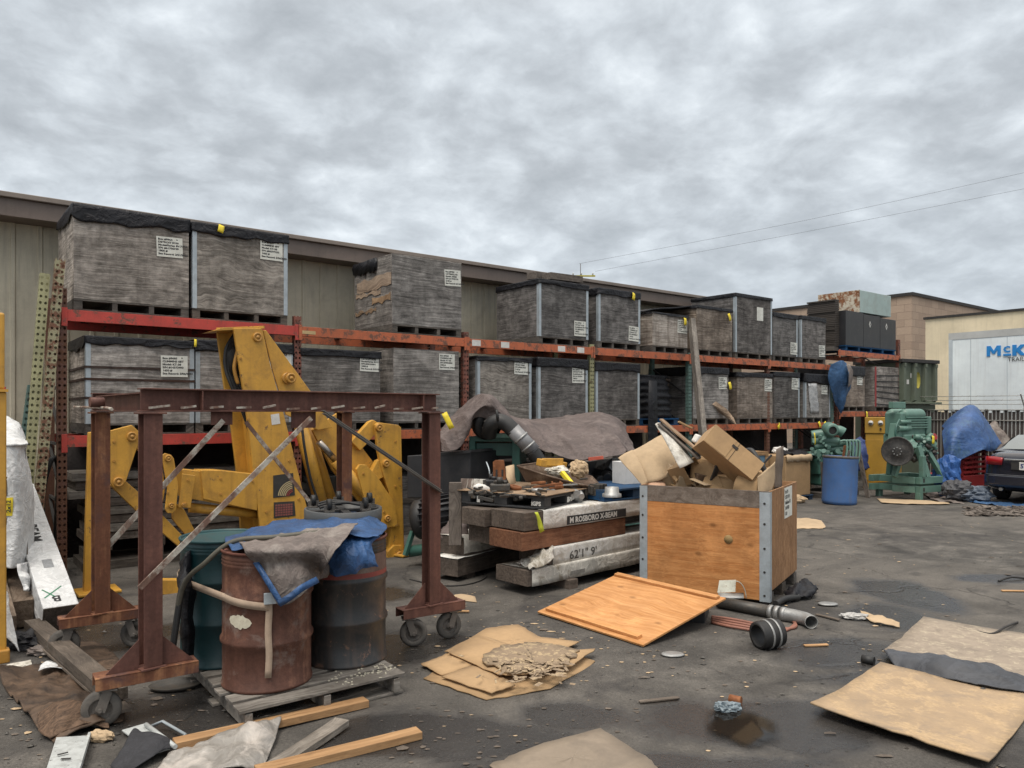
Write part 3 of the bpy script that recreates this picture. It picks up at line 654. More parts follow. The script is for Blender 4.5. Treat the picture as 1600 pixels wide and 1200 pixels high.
# lower tier
d1 = crate('battened grey crate with bunched black plastic, leftmost on the lower tier', 134, 303, 527, ZL, PLY[0], lab=(272, 573, .31, .26), strips='lr', wrap=.13, ragged=1.1, bands=3, ytag=(305, 530, .03, .10, .1))
d2 = crate('grey crate on lower tier partly hidden behind yellow crane mast', 306, 457, 533, ZL, PLY[0], lab=(438, 562, .30, .26), strips='lr', wrap=.15, ragged=.7)
d3 = crate('bare grey board crate with black cover, right of the crane mast', 471, 594, 546, ZL, PLY[4], lab=(577, 568, .30, .24), wrap=.11, ragged=.5)
d4 = crate('uncovered pale grey board crate on lower tier behind gantry corner', 615, 717, 545, ZL, PLY[4], lab=(698, 566, .29, .25), blocks=4, pal_h=.12)
d5 = crate('pale wavy-grained crate with grey metal corners above the brown tarp peak', 746, 830, 558, ZL, PLY[1], lab=(814, 573, .29, .27), strips='lr', wrap=.07, ragged=.9)
d6 = crate('dark swirl-grained crate with pale corners above middle of brown tarp', 841, 918, 560, ZL, PLY[2], lab=(903, 587, .29, .27), strips='lr', wrap=.17, ragged=.4)
d7 = crate('plain dark crate without label beside black wrapped bundle on lower tier', 931, 999, 567, ZL, PLY[2], strips='lr', wrap=.17, ragged=.4)
d9 = crate('damaged grey crate with peeling lower boards behind leaning wooden pole', 1083, 1138, 574, ZL, PLY[4], lab=(1129, 599, .28, .25), wrap=.17, ragged=.6)
d10 = crate('brownish crate on lower tier right of the damaged crate', 1152, 1207, 583, ZL, PLY[3], lab=(1200, 602, .28, .28), wrap=.10, ragged=.5, ytag=(1139, 597, .10, .16, -.2))
d11 = crate('mid grey crate between brownish and glossy crates on lower tier', 1210, 1249, 582, ZL, PLY[2], lab=(1242, 600, .28, .27), strips='r', wrap=.12, ragged=.4)
d12 = crate('crate with glossy torn film on its front, last on lower tier', 1258, 1297, 585, ZL, PLY[1], lab=(1288, 608, .28, .26), strips='lr', wrap=.24, ragged=.4)
# second rack
e1 = crate('pale stained crate on far rack beside the hanging tarp', 1314, 1351, 572, ZL2, PLY[3], lab=(1343, 592, .28, .33), wrap=.30, ragged=.5)
e2 = crate('red-edged slatted crate on the far rack shelf', 1367, 1407, 573, ZL2, PLY[0], dpt=1.2, blocks=4)
M_redst = m_paint('red_edge', (.30, .03, .03), .6, 0, .4)
m = MB(); w = e2['w']; h = e2['h']
m.box2((-w/2-.006, -.006, .13), (-w/2+.08, -.001, h)); m.box2((w/2-.03, -.006, .13), (w/2+.006, -.001, h)); m.build('red_edging', M_redst, e2)
m = MB()
for i in range(6):
    z = .2+i*(h-.25)/6; m.bar((-w/2+.085, -.004, z+.03*math.sin(i)), (w/2-.035, -.004, z-.05+.03*i*.4), .02, .025)
m.build('strap_band', M_dark, e2)
# torn side of the turned crate
w = c3['w']; rr = random.Random(3)
for zc, hh, y0, y1 in ((.80, .20, .03, 1.12), (.66, .06, .35, 1.16), (.52, .10, .05, .62), (.40, .04, .5, 1.18)):
    poly = []
    n = 9
    for i in range(n+1): y = y0+(y1-y0)*i/n; poly.append(V((-w/2-.009, y, zc+hh/2+.03*rr.uniform(-1, 1)-.10*(y-.5)*.3)))
    for i in range(n, -1, -1): y = y0+(y1-y0)*i/n; poly.append(V((-w/2-.009, y, zc-hh/2+.03*rr.uniform(-1, 1)-.10*(y-.5)*.3)))
    MB().prism(poly, (.007, 0, 0)).build('torn_patch', M_fresh, c3)
MB().grid([[V((-w/2-.012-.05*abs(nz((y*5, z, 0))), .45+y*.8, c3['h']+.02-z*.16-z*.15*abs(nz((y*7, 0, 0))))) for y in [i/12 for i in range(13)]] for z in (0, .4, 1)]).build('plastic_scrap', M_blackwrap, c3, thick=.004)
# peeled boards on the damaged crate
w = d9['w']; m = MB()
for i in range(5):
    a = V((.02+i*.05, -.02, .42-.04*i)); m.prism([a, a+V((.30, -.12-.03*i, -.15-.03*i)), a+V((.33, -.14, -.11)), a+V((.10, -.02, .06))], (0, .008, .004))
m.build('peeled_board', M_fresh, d9)
# loose film on the last crate
M_film = m_cloth('clear_film', (.42, .42, .42), .25, .3, .8, crease=5)
w = d12['w']; sheetm = MB().grid([[V((-w/2+.10+u*.40+v_*.12, -.012-.03*abs(nz((u*4, v_*5, 3))), .95-v_*.72)) for u in [i/8 for i in range(9)]] for v_ in [j/10 for j in range(11)]])
o = sheetm.build('loose_film', M_film, d12, thick=.002)
# loose boards and lids on top
q = RK(TX(880), .1, ZT+c4['h']+.055)
M_old = m_wood('old_board', (.075, .06, .05), (.20, .17, .145), 'x', 30, knots=.3)
for i, (dx, dd, dz, L_, yw, lb) in enumerate(((0.16, .04, .0, .85, .10, 'weathered plank lying nearest the edge on the dark top-tier crate'), (.10, .28, .03, 1.0, .25, 'weathered plank lying behind another on the dark top-tier crate'))):
    p0 = q+DH*(dx-L_/2)+NH*dd+V((0, 0, dz)); p1 = p0+DH*L_*math.cos(yw)+NH*L_*math.sin(yw)+V((0, 0, .03)); lumber('loose_plank', lb, 'plank', p0, p1, .22, .12, M_old, 'planks on the top-tier crate')
ld = MB(); P = [[RK(TX(1012, .1)+u*1.75, .15+v_*.9, ZT+c6['h']+.05+.26*u**.8+.02*nz((u*3, v_*3, 0))) for v_ in (0, .5, 1)] for u in [i/8 for i in range(9)]]
tag(ld.grid(P).build('cover_board', M_blackwrap, thick=.03), 'black sheet lid sloping from the shortest top-tier crate to the brown one', 'cover')
# ================================================================ rolling steel gantry
M_steel = m_rust('primer_steel', (.115, .052, .04), (.20, .092, .065), None, .5, .65, 2.2, .5)
M_steel2 = m_rust('rusted_steel', (.15, .062, .035), (.36, .18, .09), (.10, .05, .042), .55, .8, 2.6, .6)
M_brace = m_rust('brace_steel', (.17, .10, .075), (.30, .22, .17), (.46, .43, .37), .52, .6, 4, .3)
M_angle = m_paint('grey_angle', (.20, .19, .175), .45, .5, .3, (.1, .06, .04), 5, .1)
M_tyre = m_paint('caster_tyre', (.085, .078, .07), .85, 0, .5, (.2, .17, .14), 8, .3)
M_rim = m_paint('caster_rim', (.14, .125, .11), .7, .2, .5, (.08, .06, .05), 12, .2)
FL = G(235, 1050, .28); FL.z = 0
GA = R(44); SHR = .16
gt = thing('gantry_frame', 'rusty brown steel gantry frame on caster wheels', 'gantry', FL, GA)
gL, gD, gHt = 2.2, 1.60, 2.045
LEG = [(0, 0), (gL, 0), (SHR, gD), (gL+SHR, gD)]
def hsec(m, p0, p1, w, h, tf, tw, up):
    """rolled H section between two points"""
    p0, p1 = V(p0), V(p1); d = (p1-p0).normalized(); u = V(up); sd_ = d.cross(u).normalized()
    m.bar(p0+u*(h/2-tf/2), p1+u*(h/2-tf/2), w, tf, u); m.bar(p0-u*(h/2-tf/2), p1-u*(h/2-tf/2), w, tf, u); m.bar(p0, p1, tw, h-2*tf-.002, u)
def caster(parent, x, y, yaw):
    c, s_ = math.cos(yaw), math.sin(yaw)
    d = V((c, s_, 0)); a = V((-s_, c, 0)); ctr = V((x, y, .112))-d*.04
    M = Matrix((d, V((0, 0, 1)), a)).transposed()
    fk = MB()
    for k in (-1, 1): fk.bar(ctr+a*k*.04+V((0, 0, -.01)), V((x, y, .225))+a*k*.04, .007, .055, d)
    fk.box((x, y, .232), (.11, .11, .012), (0, 0, yaw)); fk.cyl(ctr-a*.05, ctr+a*.05, .014, 8)
    f_ = fk.build('caster_fork', M_rim, parent, bevel=.002)
    w_ = MB().lathe([(.066, -.027), (.098, -.027), (.110, -.016), (.112, 0), (.110, .016), (.098, .027), (.066, .027), (.066, -.027)], 28, ctr, M); w_.build('wheel', M_tyre, f_)
    r_ = MB().lathe([(.018, -.03), (.03, -.028), (.03, -.01), (.055, -.006), (.066, -.022), (.066, .022), (.055, .006), (.03, .01), (.03, .028), (.018, .03)], 20, ctr, M)
    for q in range(4):
        an = q*math.pi/2+.4; v_ = M @ V((math.cos(an), math.sin(an), 0)); r_.bar(ctr+v_*.02, ctr+v_*.066, .014, .02, a)
    r_.build('wheel_rim', M_rim, f_)
for i, (x, y) in enumerate(LEG):
    mt = (M_steel, M_steel, M_steel2, M_steel2)[i]
    m = MB(); hsec(m, (x, y, .325), (x, y, gHt-.16), .11, .11, .009, .008, (0, 1, 0)); m.box((x, y, .318), (.15, .15, .012))
    m.box((x, y, gHt-.155), (.15, .15, .012)); lg = m.build('leg', mt, gt, bevel=.002)
    f_ = MB(); fx = V((math.cos(-.14), math.sin(-.14), 0)); fy = V((-fx.y, fx.x, 0)); c = V((x, y, 0))
    fo = c+fx*(-.02 if i == 0 else 0)
    f_.bar(fo-fx*.29+V((0, 0, .31)), fo+fx*.29+V((0, 0, .31)), .14, .009); f_.bar(fo-fx*.29-fy*.066+V((0, 0, .28)), fo+fx*.29-fy*.066+V((0, 0, .28)), .008, .075); f_.bar(fo-fx*.29+fy*.066+V((0, 0, .28)), fo+fx*.29+fy*.066+V((0, 0, .28)), .008, .075)
    f_.build('foot_channel', M_steel2 if i in (0, 2) else M_steel, gt, bevel=.002)
    for k in (-1, 1): MB().prism([c+fx*k*.066-fy*.02+V((0, 0, .317)), c+fx*k*.25-fy*.02+V((0, 0, .317)), c+fx*k*.066-fy*.02+V((0, 0, .50))], fy*.009).build('gusset', mt, gt)
    for k in ((-1, 1) if i else (-1,)): q = fo+fx*.21*k; caster(gt, q.x, q.y, (-.45, 2.6, -.3, 2.9)[i] if k < 0 else (2.2, -.2, 2.5, -.5)[i])
m = MB(); zc = gHt-.0735
hsec(m, (-.06, 0, zc), (gL+.05, 0, zc), .11, .147, .009, .007, (0, 0, 1)); m.build('top_beam', M_steel, gt, bevel=.002)
m = MB(); hsec(m, (SHR-.06, gD, zc), (SHR+gL+.05, gD, zc), .11, .147, .009, .007, (0, 0, 1)); m.build('top_beam', M_steel, gt, bevel=.002)
for x in (0, gL): m = MB(); hsec(m, (x+.006, .056, zc-.01), (x+SHR-.006, gD-.056, zc-.01), .09, .12, .008, .007, (0, 0, 1)); m.build('cross_beam', M_steel, gt)
for x in (.30, gL-.12): MB().prism([(x, -.054, gHt-.012), (x, -.054, gHt-.134), (x, -.006, gHt-.134), (x, -.006, gHt-.012)], (.008, 0, 0)).build('web_stiffener', M_steel, gt)
rr = random.Random(11)
for k in range(13):
    x = .03+k*(gL+.05)/12.5; an = rr.uniform(-.5, .5); z = gHt-.128+rr.uniform(0, .01); L = rr.uniform(.08, .12)
    MB().bar((x-L/2*math.cos(an), -.056-L/2*abs(math.sin(an)), z), (x+L*.6*math.cos(an), -.045, z+L*.3*rr.uniform(.1, .8)), .013, .013).build('rebar_stub', M_brace, gt)
MB().tube([(-.12, .35, gHt-.13), (-.02, .8, gHt-.12), (-.02, 1.62, gHt-.11)], .011, 6).build('tie_rod', M_brace, gt)
MB().cyl((0, .95, gHt-.08), (-.09, .95, gHt-.08), .035, 12).build('pipe_stub', M_steel, gt)
for yy in (0, gD):
    xm = .475*gL if yy == 0 else .44*gL+SHR
    pl = MB(); pl.box((xm, yy, gHt-.205), (.19, .010, .115)); pl.build('brace_plate', M_steel, gt)
gi = MW[gt.as_pointer()].inverted()
def gl(px, py, side):
    """point on the front (0) or rear (gD) face of the gantry, from where it is seen"""
    o = MW[gt.as_pointer()] @ V((0, side, 0)); n = MW[gt.as_pointer()].to_3x3() @ V((0, 1, 0))
    u = V(((px-800)/F, 1, (HZ-py)/F)); c = V((0, 0, H)); t = (o-c).dot(n)/u.dot(n); return gi @ (c+u*t)
MB().bar(gl(486, 653, -.075), gl(218, 919, -.09), .035, .012, (0, 1, 0)).build('brace', M_brace, gt)
m = MB(); a, b = gl(506, 646, -.085), gl(690, 770, -.085); m.bar(a, b, .005, .05, (0, 1, 0)); dn = V((0, .05, 0)); m.bar(a+V((0, .02, .022)), b+V((0, .02, .022)), .045, .006, (0, 0, 1)); m.build('angle_brace', M_angle, gt)
MB().bar(gl(349, 657, gD-.02), gl(164, 858, gD-.02), .045, .010, (0, 1, 0)).build('brace', M_brace, gt)
MB().bar(gl(384, 659, gD-.02), gl(541, 856, gD-.02), .035, .010, (0, 1, 0)).build('brace', M_brace, gt)

# ================================================================ yellow hydraulic loader crane
M_cat = m_paint('machine_yellow', (.58, .305, .045), .45, 0, .55, (.19, .10, .035), 2.6, .05, spec=.5, streak=.35, wear=.06, wcol=(.13, .075, .045))
M_catd = m_paint('machine_yellow_pin', (.44, .22, .04), .45, 0, .4, (.2, .1, .04), 6, .1)
M_rub = m_paint('rubber_hose', (.018, .018, .018), .55, 0, .3, (.06, .05, .045), 5, .15)
M_dec = m_paint('decal_dark', (.035, .033, .03), .5, 0, .2, (.12, .1, .08), 9, 0)
M_greasyc = m_paint('grease_black', (.03, .028, .026), .5, .3, .5, (.1, .07, .04), 6, .2)
M_chrome = m_paint('chrome_rod', (.30, .27, .24), .25, .9, .4, (.1, .07, .05), 6, .05)
D0 = -1.10
cx = PL(440, HZ, D0); cx.z = 0
cr_ = thing('hydraulic_crane', 'big yellow hydraulic crane with folded boom and two outrigger legs', 'crane', cx, RZ)
ci = MW[cr_.as_pointer()].inverted()
def cp(px, py, d=0): return ci @ PL(px, py, D0+d)
def plate(name, poly, d, th, mat=None, parent=None, bevel=.006):
    return MB().prism([cp(x, y, d) for x, y in poly], (0, th, 0)).build(name, mat or M_cat, parent or cr_, bevel=bevel)
def pin(px, py, d, r, L=.05, parent=None):
    a = cp(px, py, d); m = MB().lathe([(0, -L*.72), (r*.32, -L*.72), (r*.36, -L*.5), (r*.6, -L*.5), (r*.64, -L*.62), (r*.92, -L*.62), (r, -L*.5), (r, .02)], 24, a, Matrix(((1, 0, 0), (0, 0, 1), (0, -1, 0))).transposed() if False else Matrix(((1, 0, 0), (0, 0, 1), (0, 1, 0))))
    return m.build('pivot_pin', M_catd, parent or cr_)
def hcyl(name, a, b, r, frac, mat=None):
    a, b = V(a), V(b); m = MB().cyl(a, a.lerp(b, frac), r, 20); o = m.build(name, mat or M_cat, cr_); MB().cyl(a.lerp(b, frac), b, r*.55, 16).build('piston_rod', M_chrome, o); return o
# mast: two cheek plates with a box between
mast = plate('mast', [(365, 513), (410, 513), (420, 560), (443, 645), (482, 802), (486, 845), (409, 845), (399, 764), (385, 640)], 0, .05)
plate('mast_cheek', [(366, 517), (339, 517), (350, 600), (361, 662), (371, 745), (378, 850), (430, 850)], .36, .05)
MB().prism([cp(392, 650, .05), cp(440, 650, .05), cp(478, 845, .05), cp(412, 845, .05)], (0, .31, 0)).build('mast_core', M_cat, cr_)
MB().prism([cp(338, 516, .40), cp(412, 513, -.02), cp(412, 509, -.02), cp(338, 512, .40)], (.02, .02, 0)).build('cap_plate', M_cat, cr_)
plate('cap_plate', [(331, 517), (410, 513.5), (410, 510.5), (350, 511.5)], .02, .40, bevel=.002)
plate('gusset_plate', [(411, 516), (416, 516), (486, 612), (520, 668), (497, 672), (447, 648), (425, 575)], .03, .025)
pin(402, 527, 0, .055, .05, mast); pin(453, 591, -.02, .062, .09)
MB().cyl(cp(440, 592, .20), cp(452, 591, -.03), .07, 20).build('pivot_boss', M_catd, cr_)
hs = [spline([cp(366, 522, .2), cp(353+i*4, 545, .16+i*.03), cp(352+i*4, 575, .15+i*.03), cp(362+i*4, 605, .12+i*.03), cp(385+i*3, 660, .13), cp(400, 720, .15)], 6) for i in range(5)]
for h_ in hs: MB().tube(h_, .017, 8).build('hydraulic_hose', M_rub, cr_)
MB().tube(spline([cp(372, 545, .1), cp(366, 575, .1), cp(372, 600, .1)], 6), .022, 8).build('hose_fitting', M_catd, cr_)
hcyl('lift_cylinder', cp(505, 800, .12), cp(452, 596, .10), .085, .82)
hcyl('lift_cylinder', cp(520, 790, .30), cp(472, 640, .28), .07, .85)
# right outrigger
plate('outrigger_arm', [(488, 672), (535, 640), (556, 686), (588, 728), (626, 792), (612, 832), (575, 800), (520, 735)], .12, .05)
hcyl('outrigger_cylinder', cp(597, 800, .02), cp(498, 690, .02), .075, .75)
plate('outrigger_bracket', [(557, 733), (562, 726), (572, 726), (590, 745), (618, 788), (622, 822), (598, 826), (575, 800)], -.07, .05)
leg = plate('outrigger_leg', [(587, 664), (592, 660), (622, 664), (627, 668), (631, 860), (624, 868), (607, 868), (611, 830), (608, 770), (597, 735), (590, 700)], -.02, .06)
plate('outrigger_leg', [(605, 760), (628, 740), (632, 858), (612, 862)], .05, .20)
plate('link_arm', [(549, 690), (577, 659), (584, 656), (592, 662), (588, 676), (572, 695), (563, 704)], .05, .08)
plate('link_arm', [(590, 720), (600, 715), (611, 722), (612, 738), (600, 745), (580, 756), (575, 748)], .0, .10)
pin(592, 668, -.03, .05); pin(603, 724, -.03, .05); pin(605, 810, -.07, .045); pin(624, 868, -.06, .055)
plate('outrigger_foot', [(606, 862), (616, 852), (628, 852), (633, 862), (633, 876), (606, 880)], -.06, .16)
fp = cp(628, 876, 0); MB().box((fp.x, fp.y, .02), (.34, .36, .03), (0, 0, .3)).build('ground_pad', M_cat, cr_, bevel=.01)
# left outrigger
plate('outrigger_leg', [(139, 676), (160, 672), (160, 930), (131, 932)], .06, .10)
plate('outrigger_cheek', [(168, 674), (206, 664), (220, 677), (214, 700), (197, 752), (190, 762), (179, 763), (168, 750)], -.04, .05)
plate('link_arm', [(206, 672), (222, 676), (240, 706), (232, 720), (212, 700)], .02, .06)
pin(206, 682, -.04, .05); pin(185, 753, -.04, .052)
plate('outrigger_arm', [(172, 758), (197, 752), (235, 785), (284, 836), (300, 850), (296, 872), (284, 858), (215, 800)], .03, .10)
fp = cp(135, 930, .10); MB().box((fp.x+.1, fp.y, .03), (.4, .36, .03)).build('ground_pad', M_cat, cr_, bevel=.01)
MB().prism([cp(249, 906, -.4), cp(281, 906, -.4), cp(283, 922, -.4), cp(279, 930, -.4), cp(251, 930, -.4)], (0, .12, 0)).build('pad_plate', M_cat, cr_, bevel=.01)
# folded horizontal boom with its cylinder
plate('boom', [(284, 733), (402, 745), (402, 798), (300, 780), (288, 778)], .02, .24)
plate('boom_sleeve', [(314, 735), (345, 735), (402, 741), (402, 798), (318, 780)], -.005, .29)
hcyl('boom_cylinder', cp(296, 793, .12), cp(404, 803, .12), .055, .98)
plate('boom_bracket', [(253, 712), (258, 708), (268, 711), (272, 717), (279, 762), (275, 796), (270, 802), (262, 802), (258, 796), (262, 764)], -.05, .03)
plate('boom_bracket', [(285, 740), (306, 743), (298, 794), (279, 793)], -.04, .03)
plate('boom_bracket', [(243, 733), (254, 730), (258, 765), (252, 800), (243, 795)], .0, .03)
plate('boom_link', [(268, 780), (288, 796), (305, 830), (290, 836), (270, 812)], .08, .05)
pin(263, 716, -.06, .035, .03); pin(268, 790, -.06, .03, .03); pin(287, 789, -.05, .022, .02); pin(248, 790, -.02, .03, .03)
# decals: black warning plate with concentric arcs, and a load chart in red and black squares
dk = MB().prism([cp(427, 743, -.006), cp(458, 739, -.006), cp(461, 774, -.006), cp(427, 778, -.006)], (0, .004, 0)).build('warning_decal', M_dec, cr_, bevel=0)
M_arc = m_paint('decal_tan', (.50, .40, .22), .6, 0, .1); M_darc = m_paint('decal_red', (.30, .05, .04), .6, 0, .2)
o_ = cp(458, 775, -.012); m1, m2 = MB(), MB()
for k in range(7):
    r = .05+k*.021; n = 10; P = [[], []]
    for i in range(n+1):
        an = R(95+i*8.0); v_ = V((math.cos(an), 0, math.sin(an))); P[0].append(o_+v_*r); P[1].append(o_+v_*(r+.012))
    (m1 if k > 1 else m2).grid(P, False)
m1.build('decal_arc', M_arc, dk); m2.build('decal_arc', M_darc, dk)
ch = MB().prism([cp(428, 785, -.006), cp(460, 783, -.006), cp(462, 806, -.006), cp(428, 810, -.006)], (0, .004, 0)).build('load_chart_decal', M_dec, cr_, bevel=0)
m = MB(); a = cp(430, 788, -.009)
for i in range(7):
    for j in range(5): m.box((a.x+.014+i*.031, a.y, a.z-.016-j*.029), (.025, .002, .022))
o = m.build('chart_square', m_paint('chart_red', (.25, .08, .07), .6, 0, .4, scale=14), ch); o['kind'] = 'stuff'

for (a, b, c_, d_, r_) in (((470, 650), (476, 700), (486, 750), (500, 792), .016),):
    MB().tube(spline([cp(*a, -.03), cp(*b, -.07), cp(*c_, -.05), cp(*d_, -.03)], 7), r_, 8).build('hydraulic_hose', M_rub, cr_)
for (px, py, dd, r_) in ((376, 560, 0, .014), (384, 600, 0, .014), (388, 655, 0, .016), (402, 730, 0, .016), (416, 800, 0, .016), (467, 780, 0, .016), (452, 720, 0, .014), (290, 787, -.04, .016), (294, 750, -.04, .014), (262, 770, -.05, .014), (345, 748, -.005, .014), (395, 752, -.005, .014), (345, 772, -.005, .014), (178, 690, -.04, .014), (178, 720, -.04, .014), (568, 740, -.07, .016), (600, 800, -.07, .016), (618, 690, -.02, .016), (618, 760, -.02, .016), (622, 820, -.02, .016)):
    q = cp(px, py, dd); MB().cyl(q+V((0, .002, 0)), q+V((0, -.012, 0)), r_, 6).build('bolt', M_catd, cr_)
MB().lathe([(0, -.03), (.16, -.03), (.17, -.02), (.15, 0), (.17, .02), (.16, .03), (0, .03)], 28, cp(372, 565, .2), Matrix(((1, 0, 0), (0, 0, 1), (0, 1, 0)))).build('sheave', M_greasyc, cr_)
MB().prism([cp(423, 648, -.004), cp(436, 646, -.004), cp(438, 662, -.004), cp(425, 664, -.004)], (0, .003, 0)).build('worn_sticker', M_whitelab, cr_)
# ================================================================ drum pallet
M_grey_p = m_wood('grey_pallet', (.12, .105, .088), (.29, .265, .235), 'x', 30, knots=.35, stain=.6, scol=(.05, .042, .035))
PZ = .145
po_ = G(375, 1112, PZ); po_.z = 0; PA = R(37)
dp = thing('pallet', 'worn grey wooden pallet under the steel drums', 'pallet', po_, PA)
rr = random.Random(5)
for i in range(7):
    y = .07+i*.178; MB().box((.545+rr.uniform(-.01, .01), y, PZ-.010), (1.10, .125+rr.uniform(-.015, .015), .019), (0, 0, rr.uniform(-.01, .01))).build('deck_board', M_grey_p, dp, bevel=.003)
for i in range(3): MB().box((.055+i*.49, .60, PZ-.075), (.045, 1.19, .09)).build('stringer', M_grey_p, dp, bevel=.003)
for y in (.09, .6, 1.12): MB().box((.545, y, .0125), (1.10, .12, .019)).build('deck_board', M_grey_p, dp, bevel=.003)
def drum(label, c, mat, rimmat, r=.2865, h=.875, band=None, z0=PZ, lid=None, rot=0):
    d = thing('steel_drum', label, 'drum', V((c[0], c[1], z0)), rot, 'steel drums on the pallet')
    pr = [(r-.006, 0), (r, .006), (r, .020), (r-.008, .026)]
    for hz in (.30, .585):
        pr += [(r-.008, h*hz/.875-.03), (r+.006, h*hz/.875-.008), (r+.006, h*hz/.875+.008), (r-.008, h*hz/.875+.03)]
    for k in range(3): pr += [(r-.008, h-.10+k*.022), (r-.004, h-.092+k*.022), (r-.008, h-.084+k*.022)]
    pr += [(r-.008, h-.022)]
    MB().lathe(pr, 56).build('shell', mat, d)
    MB().lathe([(r-.01, h-.022), (r, h-.018), (r+.003, h-.006), (r-.001, h), (r-.012, h-.002), (r-.014, h-.016)], 56).build('rim', rimmat, d)
    tp = MB().lathe([(0, h-.012), (r*.5, h-.012), (r*.8, h-.014), (r-.013, h-.016)], 40); tp.build('drum_head', lid or rimmat, d)
    MB().cyl((r*.62, .05, h-.016), (r*.62, .05, h+.003), .035, 12).build('bung', M_dark, d)
    return d
M_dr1 = m_rust('rust_drum', (.10, .044, .03), (.27, .135, .085), (.17, .125, .105), .58, .6, 2.6, .35)
M_dr2 = m_paint('black_drum', (.028, .028, .028), .38, 0, .55, (.11, .075, .055), 2.6, .12, wear=.13, wcol=(.16, .09, .06), streak=.5)
M_dr3 = m_paint('teal_drum', (.006, .034, .040), .42, 0, .35, (.02, .03, .025), 1.8, .08, streak=.3)
M_rim1 = m_rust('rust_rim', (.13, .05, .035), (.26, .12, .08), None, .5, .7, 6)
M_teal = m_paint('teal_rim', (.02, .075, .08), .5, 0, .4, (.10, .05, .04), 5, .1)
DB, DK, DT, DR = V((-1.605, 4.955)), V((-1.185, 5.40)), V((-2.07, 5.40)), V((-1.36, 6.02))
dr1 = drum('brown rusted steel drum with tan strap, nearest on the pallet', DB, M_dr1, M_rim1)
dr2 = drum('black steel drum with a faded red band on the pallet', DK, M_dr2, M_rim1)
dr3 = drum('dark teal steel drum at the back left of the pallet', DT, M_dr3, M_teal)
dr4 = drum('steel drum at the back carrying the upturned dolly', DR, M_dr2, M_rim1, z0=PZ)
# black drum: rust-brown upper part and red band, pale drips
M_up = m_rust('drum_upper', (.16, .10, .08), (.26, .20, .165), (.10, .085, .075), .6, .6, 3, .5)
MB().lathe([(.2815, .60), (.2818, .70), (.2815, .768)], 56).build('paint_band', M_up, dr2)
MB().lathe([(.2835, .612), (.2832, .625), (.2830, .645)], 56).build('red_band', m_paint('red_band', (.25, .05, .04), .5, 0, .4, (.1, .05, .04), 4, .1, wear=.2), dr2)
# brown drum: sprayed pale patch and faint stencil
def on_drum(c, z0, ang, z, r): return V((r*math.sin(ang), -r*math.cos(ang), z))
P = []; rr = random.Random(2)
for j in range(7):
    row = []
    for i in range(15):
        a = -.62+.60*i/14; f_ = math.sin(math.pi*i/14)**.5; z = .455+(j/6-.5)*.085*f_*(1+.3*nz((i*.5, j*.3, 0))) - .012*i/14+.01*nz((i*.7, 0, 5)); row.append(on_drum(None, 0, a, z, .2815))
    P.append(row)
MB().grid(P).build('sprayed_patch', m_paint('spray_cream', (.56, .52, .40), .8, 0, .4, (.25, .13, .08), 14, .1), dr1)
M_faint = m_paint('faint_red', (.20, .045, .04), .8, 0, .3)
# strap round three drums
M_strap = m_paint('tan_webbing', (.40, .30, .22), .9, 0, .35, (.2, .14, .1), 6, .05)
def vring(cpts, r, z): return cpts
sp = []
cB, cT = V((*DB, 0)), V((*DT, 0))
def arc(c, r, a0, a1, n=10): return [c+V((r*math.cos(a0+(a1-a0)*i/n), r*math.sin(a0+(a1-a0)*i/n), 0)) for i in range(n+1)]
st_ = arc(cT, .296, R(150), R(227), 6)+arc(cB, .296, R(227), R(292), 10)
P = [[p+V((0, 0, PZ+.60-.012*i*.4+h_)) for i, p in enumerate(st_)] for h_ in (0, .048)]
ss = thing('cargo_strap', 'tan webbing strap cinched round the brown and teal drums', 'strap', st_[-1]+V((0, 0, PZ+.5)))
MB().grid(P).build('webbing', M_strap, ss, world=True, thick=.003)
e_ = st_[-1]; z_ = PZ+.60-.1
MB().box(e_+V((.0, -.014, z_+.10)), (.075, .022, .07), (0, 0, R(22))).build('ratchet_buckle', M_galv, ss, world=True, bevel=.004)
tl = [on_drum(None, 0, .335+.01*math.sin(i), .60-.045*i, .298 if i not in (7,) else .303)+V((*DB, PZ)) for i in range(12)]
MB().grid([[p+V((-.02, 0, 0)), p+V((.02, .006, 0))] for p in tl]).build('strap_tail', M_strap, ss, world=True, thick=.003)

# upturned drum dolly on the rear drum
M_dolly = m_paint('dolly_grey', (.085, .09, .092), .5, 0, .35, (.15, .13, .11), 4, .1)
dl = thing('drum_dolly', 'grey round drum dolly lying upside down with its casters up', 'dolly', V((DR.x+.02, DR.y-.02, PZ+.885)), .4)
dl.rotation_euler = (.03, 0, .4)
MB().lathe([(.245, .06), (.262, .0), (.295, .0), (.302, .03), (.302, .105), (.285, .11), (.28, .05), (.245, .06)], 48).build('ring', M_dolly, dl)
m = MB(); m.bar((-.28, 0, .085), (.28, 0, .085), .06, .02); m.bar((0, -.28, .085), (0, .28, .085), .06, .02); m.build('cross_brace', M_dark, dl)
for k in range(5):
    a = k*2*math.pi/5+.3; x, y = .235*math.cos(a), .235*math.sin(a)
    q = MB().box((x, y, .115), (.07, .07, .012)).bar((x-.024, y, .11), (x-.024, y, .16), .012, .035).bar((x+.024, y, .11), (x+.024, y, .16), .012, .035).build('dolly_caster', M_rim, dl)
    MB().cyl((x-.017, y+.01, .165), (x+.017, y+.01, .165), .042, 16).build('caster_wheel', M_rub, q)
m = MB()
for k in range(3): m.tube(spline([(-.2, -.1+.1*k, .13), (-.05, .08*k-.05, .15), (.12, -.06*k, .14), (.21, .1, .13)], 6), .011, 6)
m.build('cable_bundle', M_rub, dl)

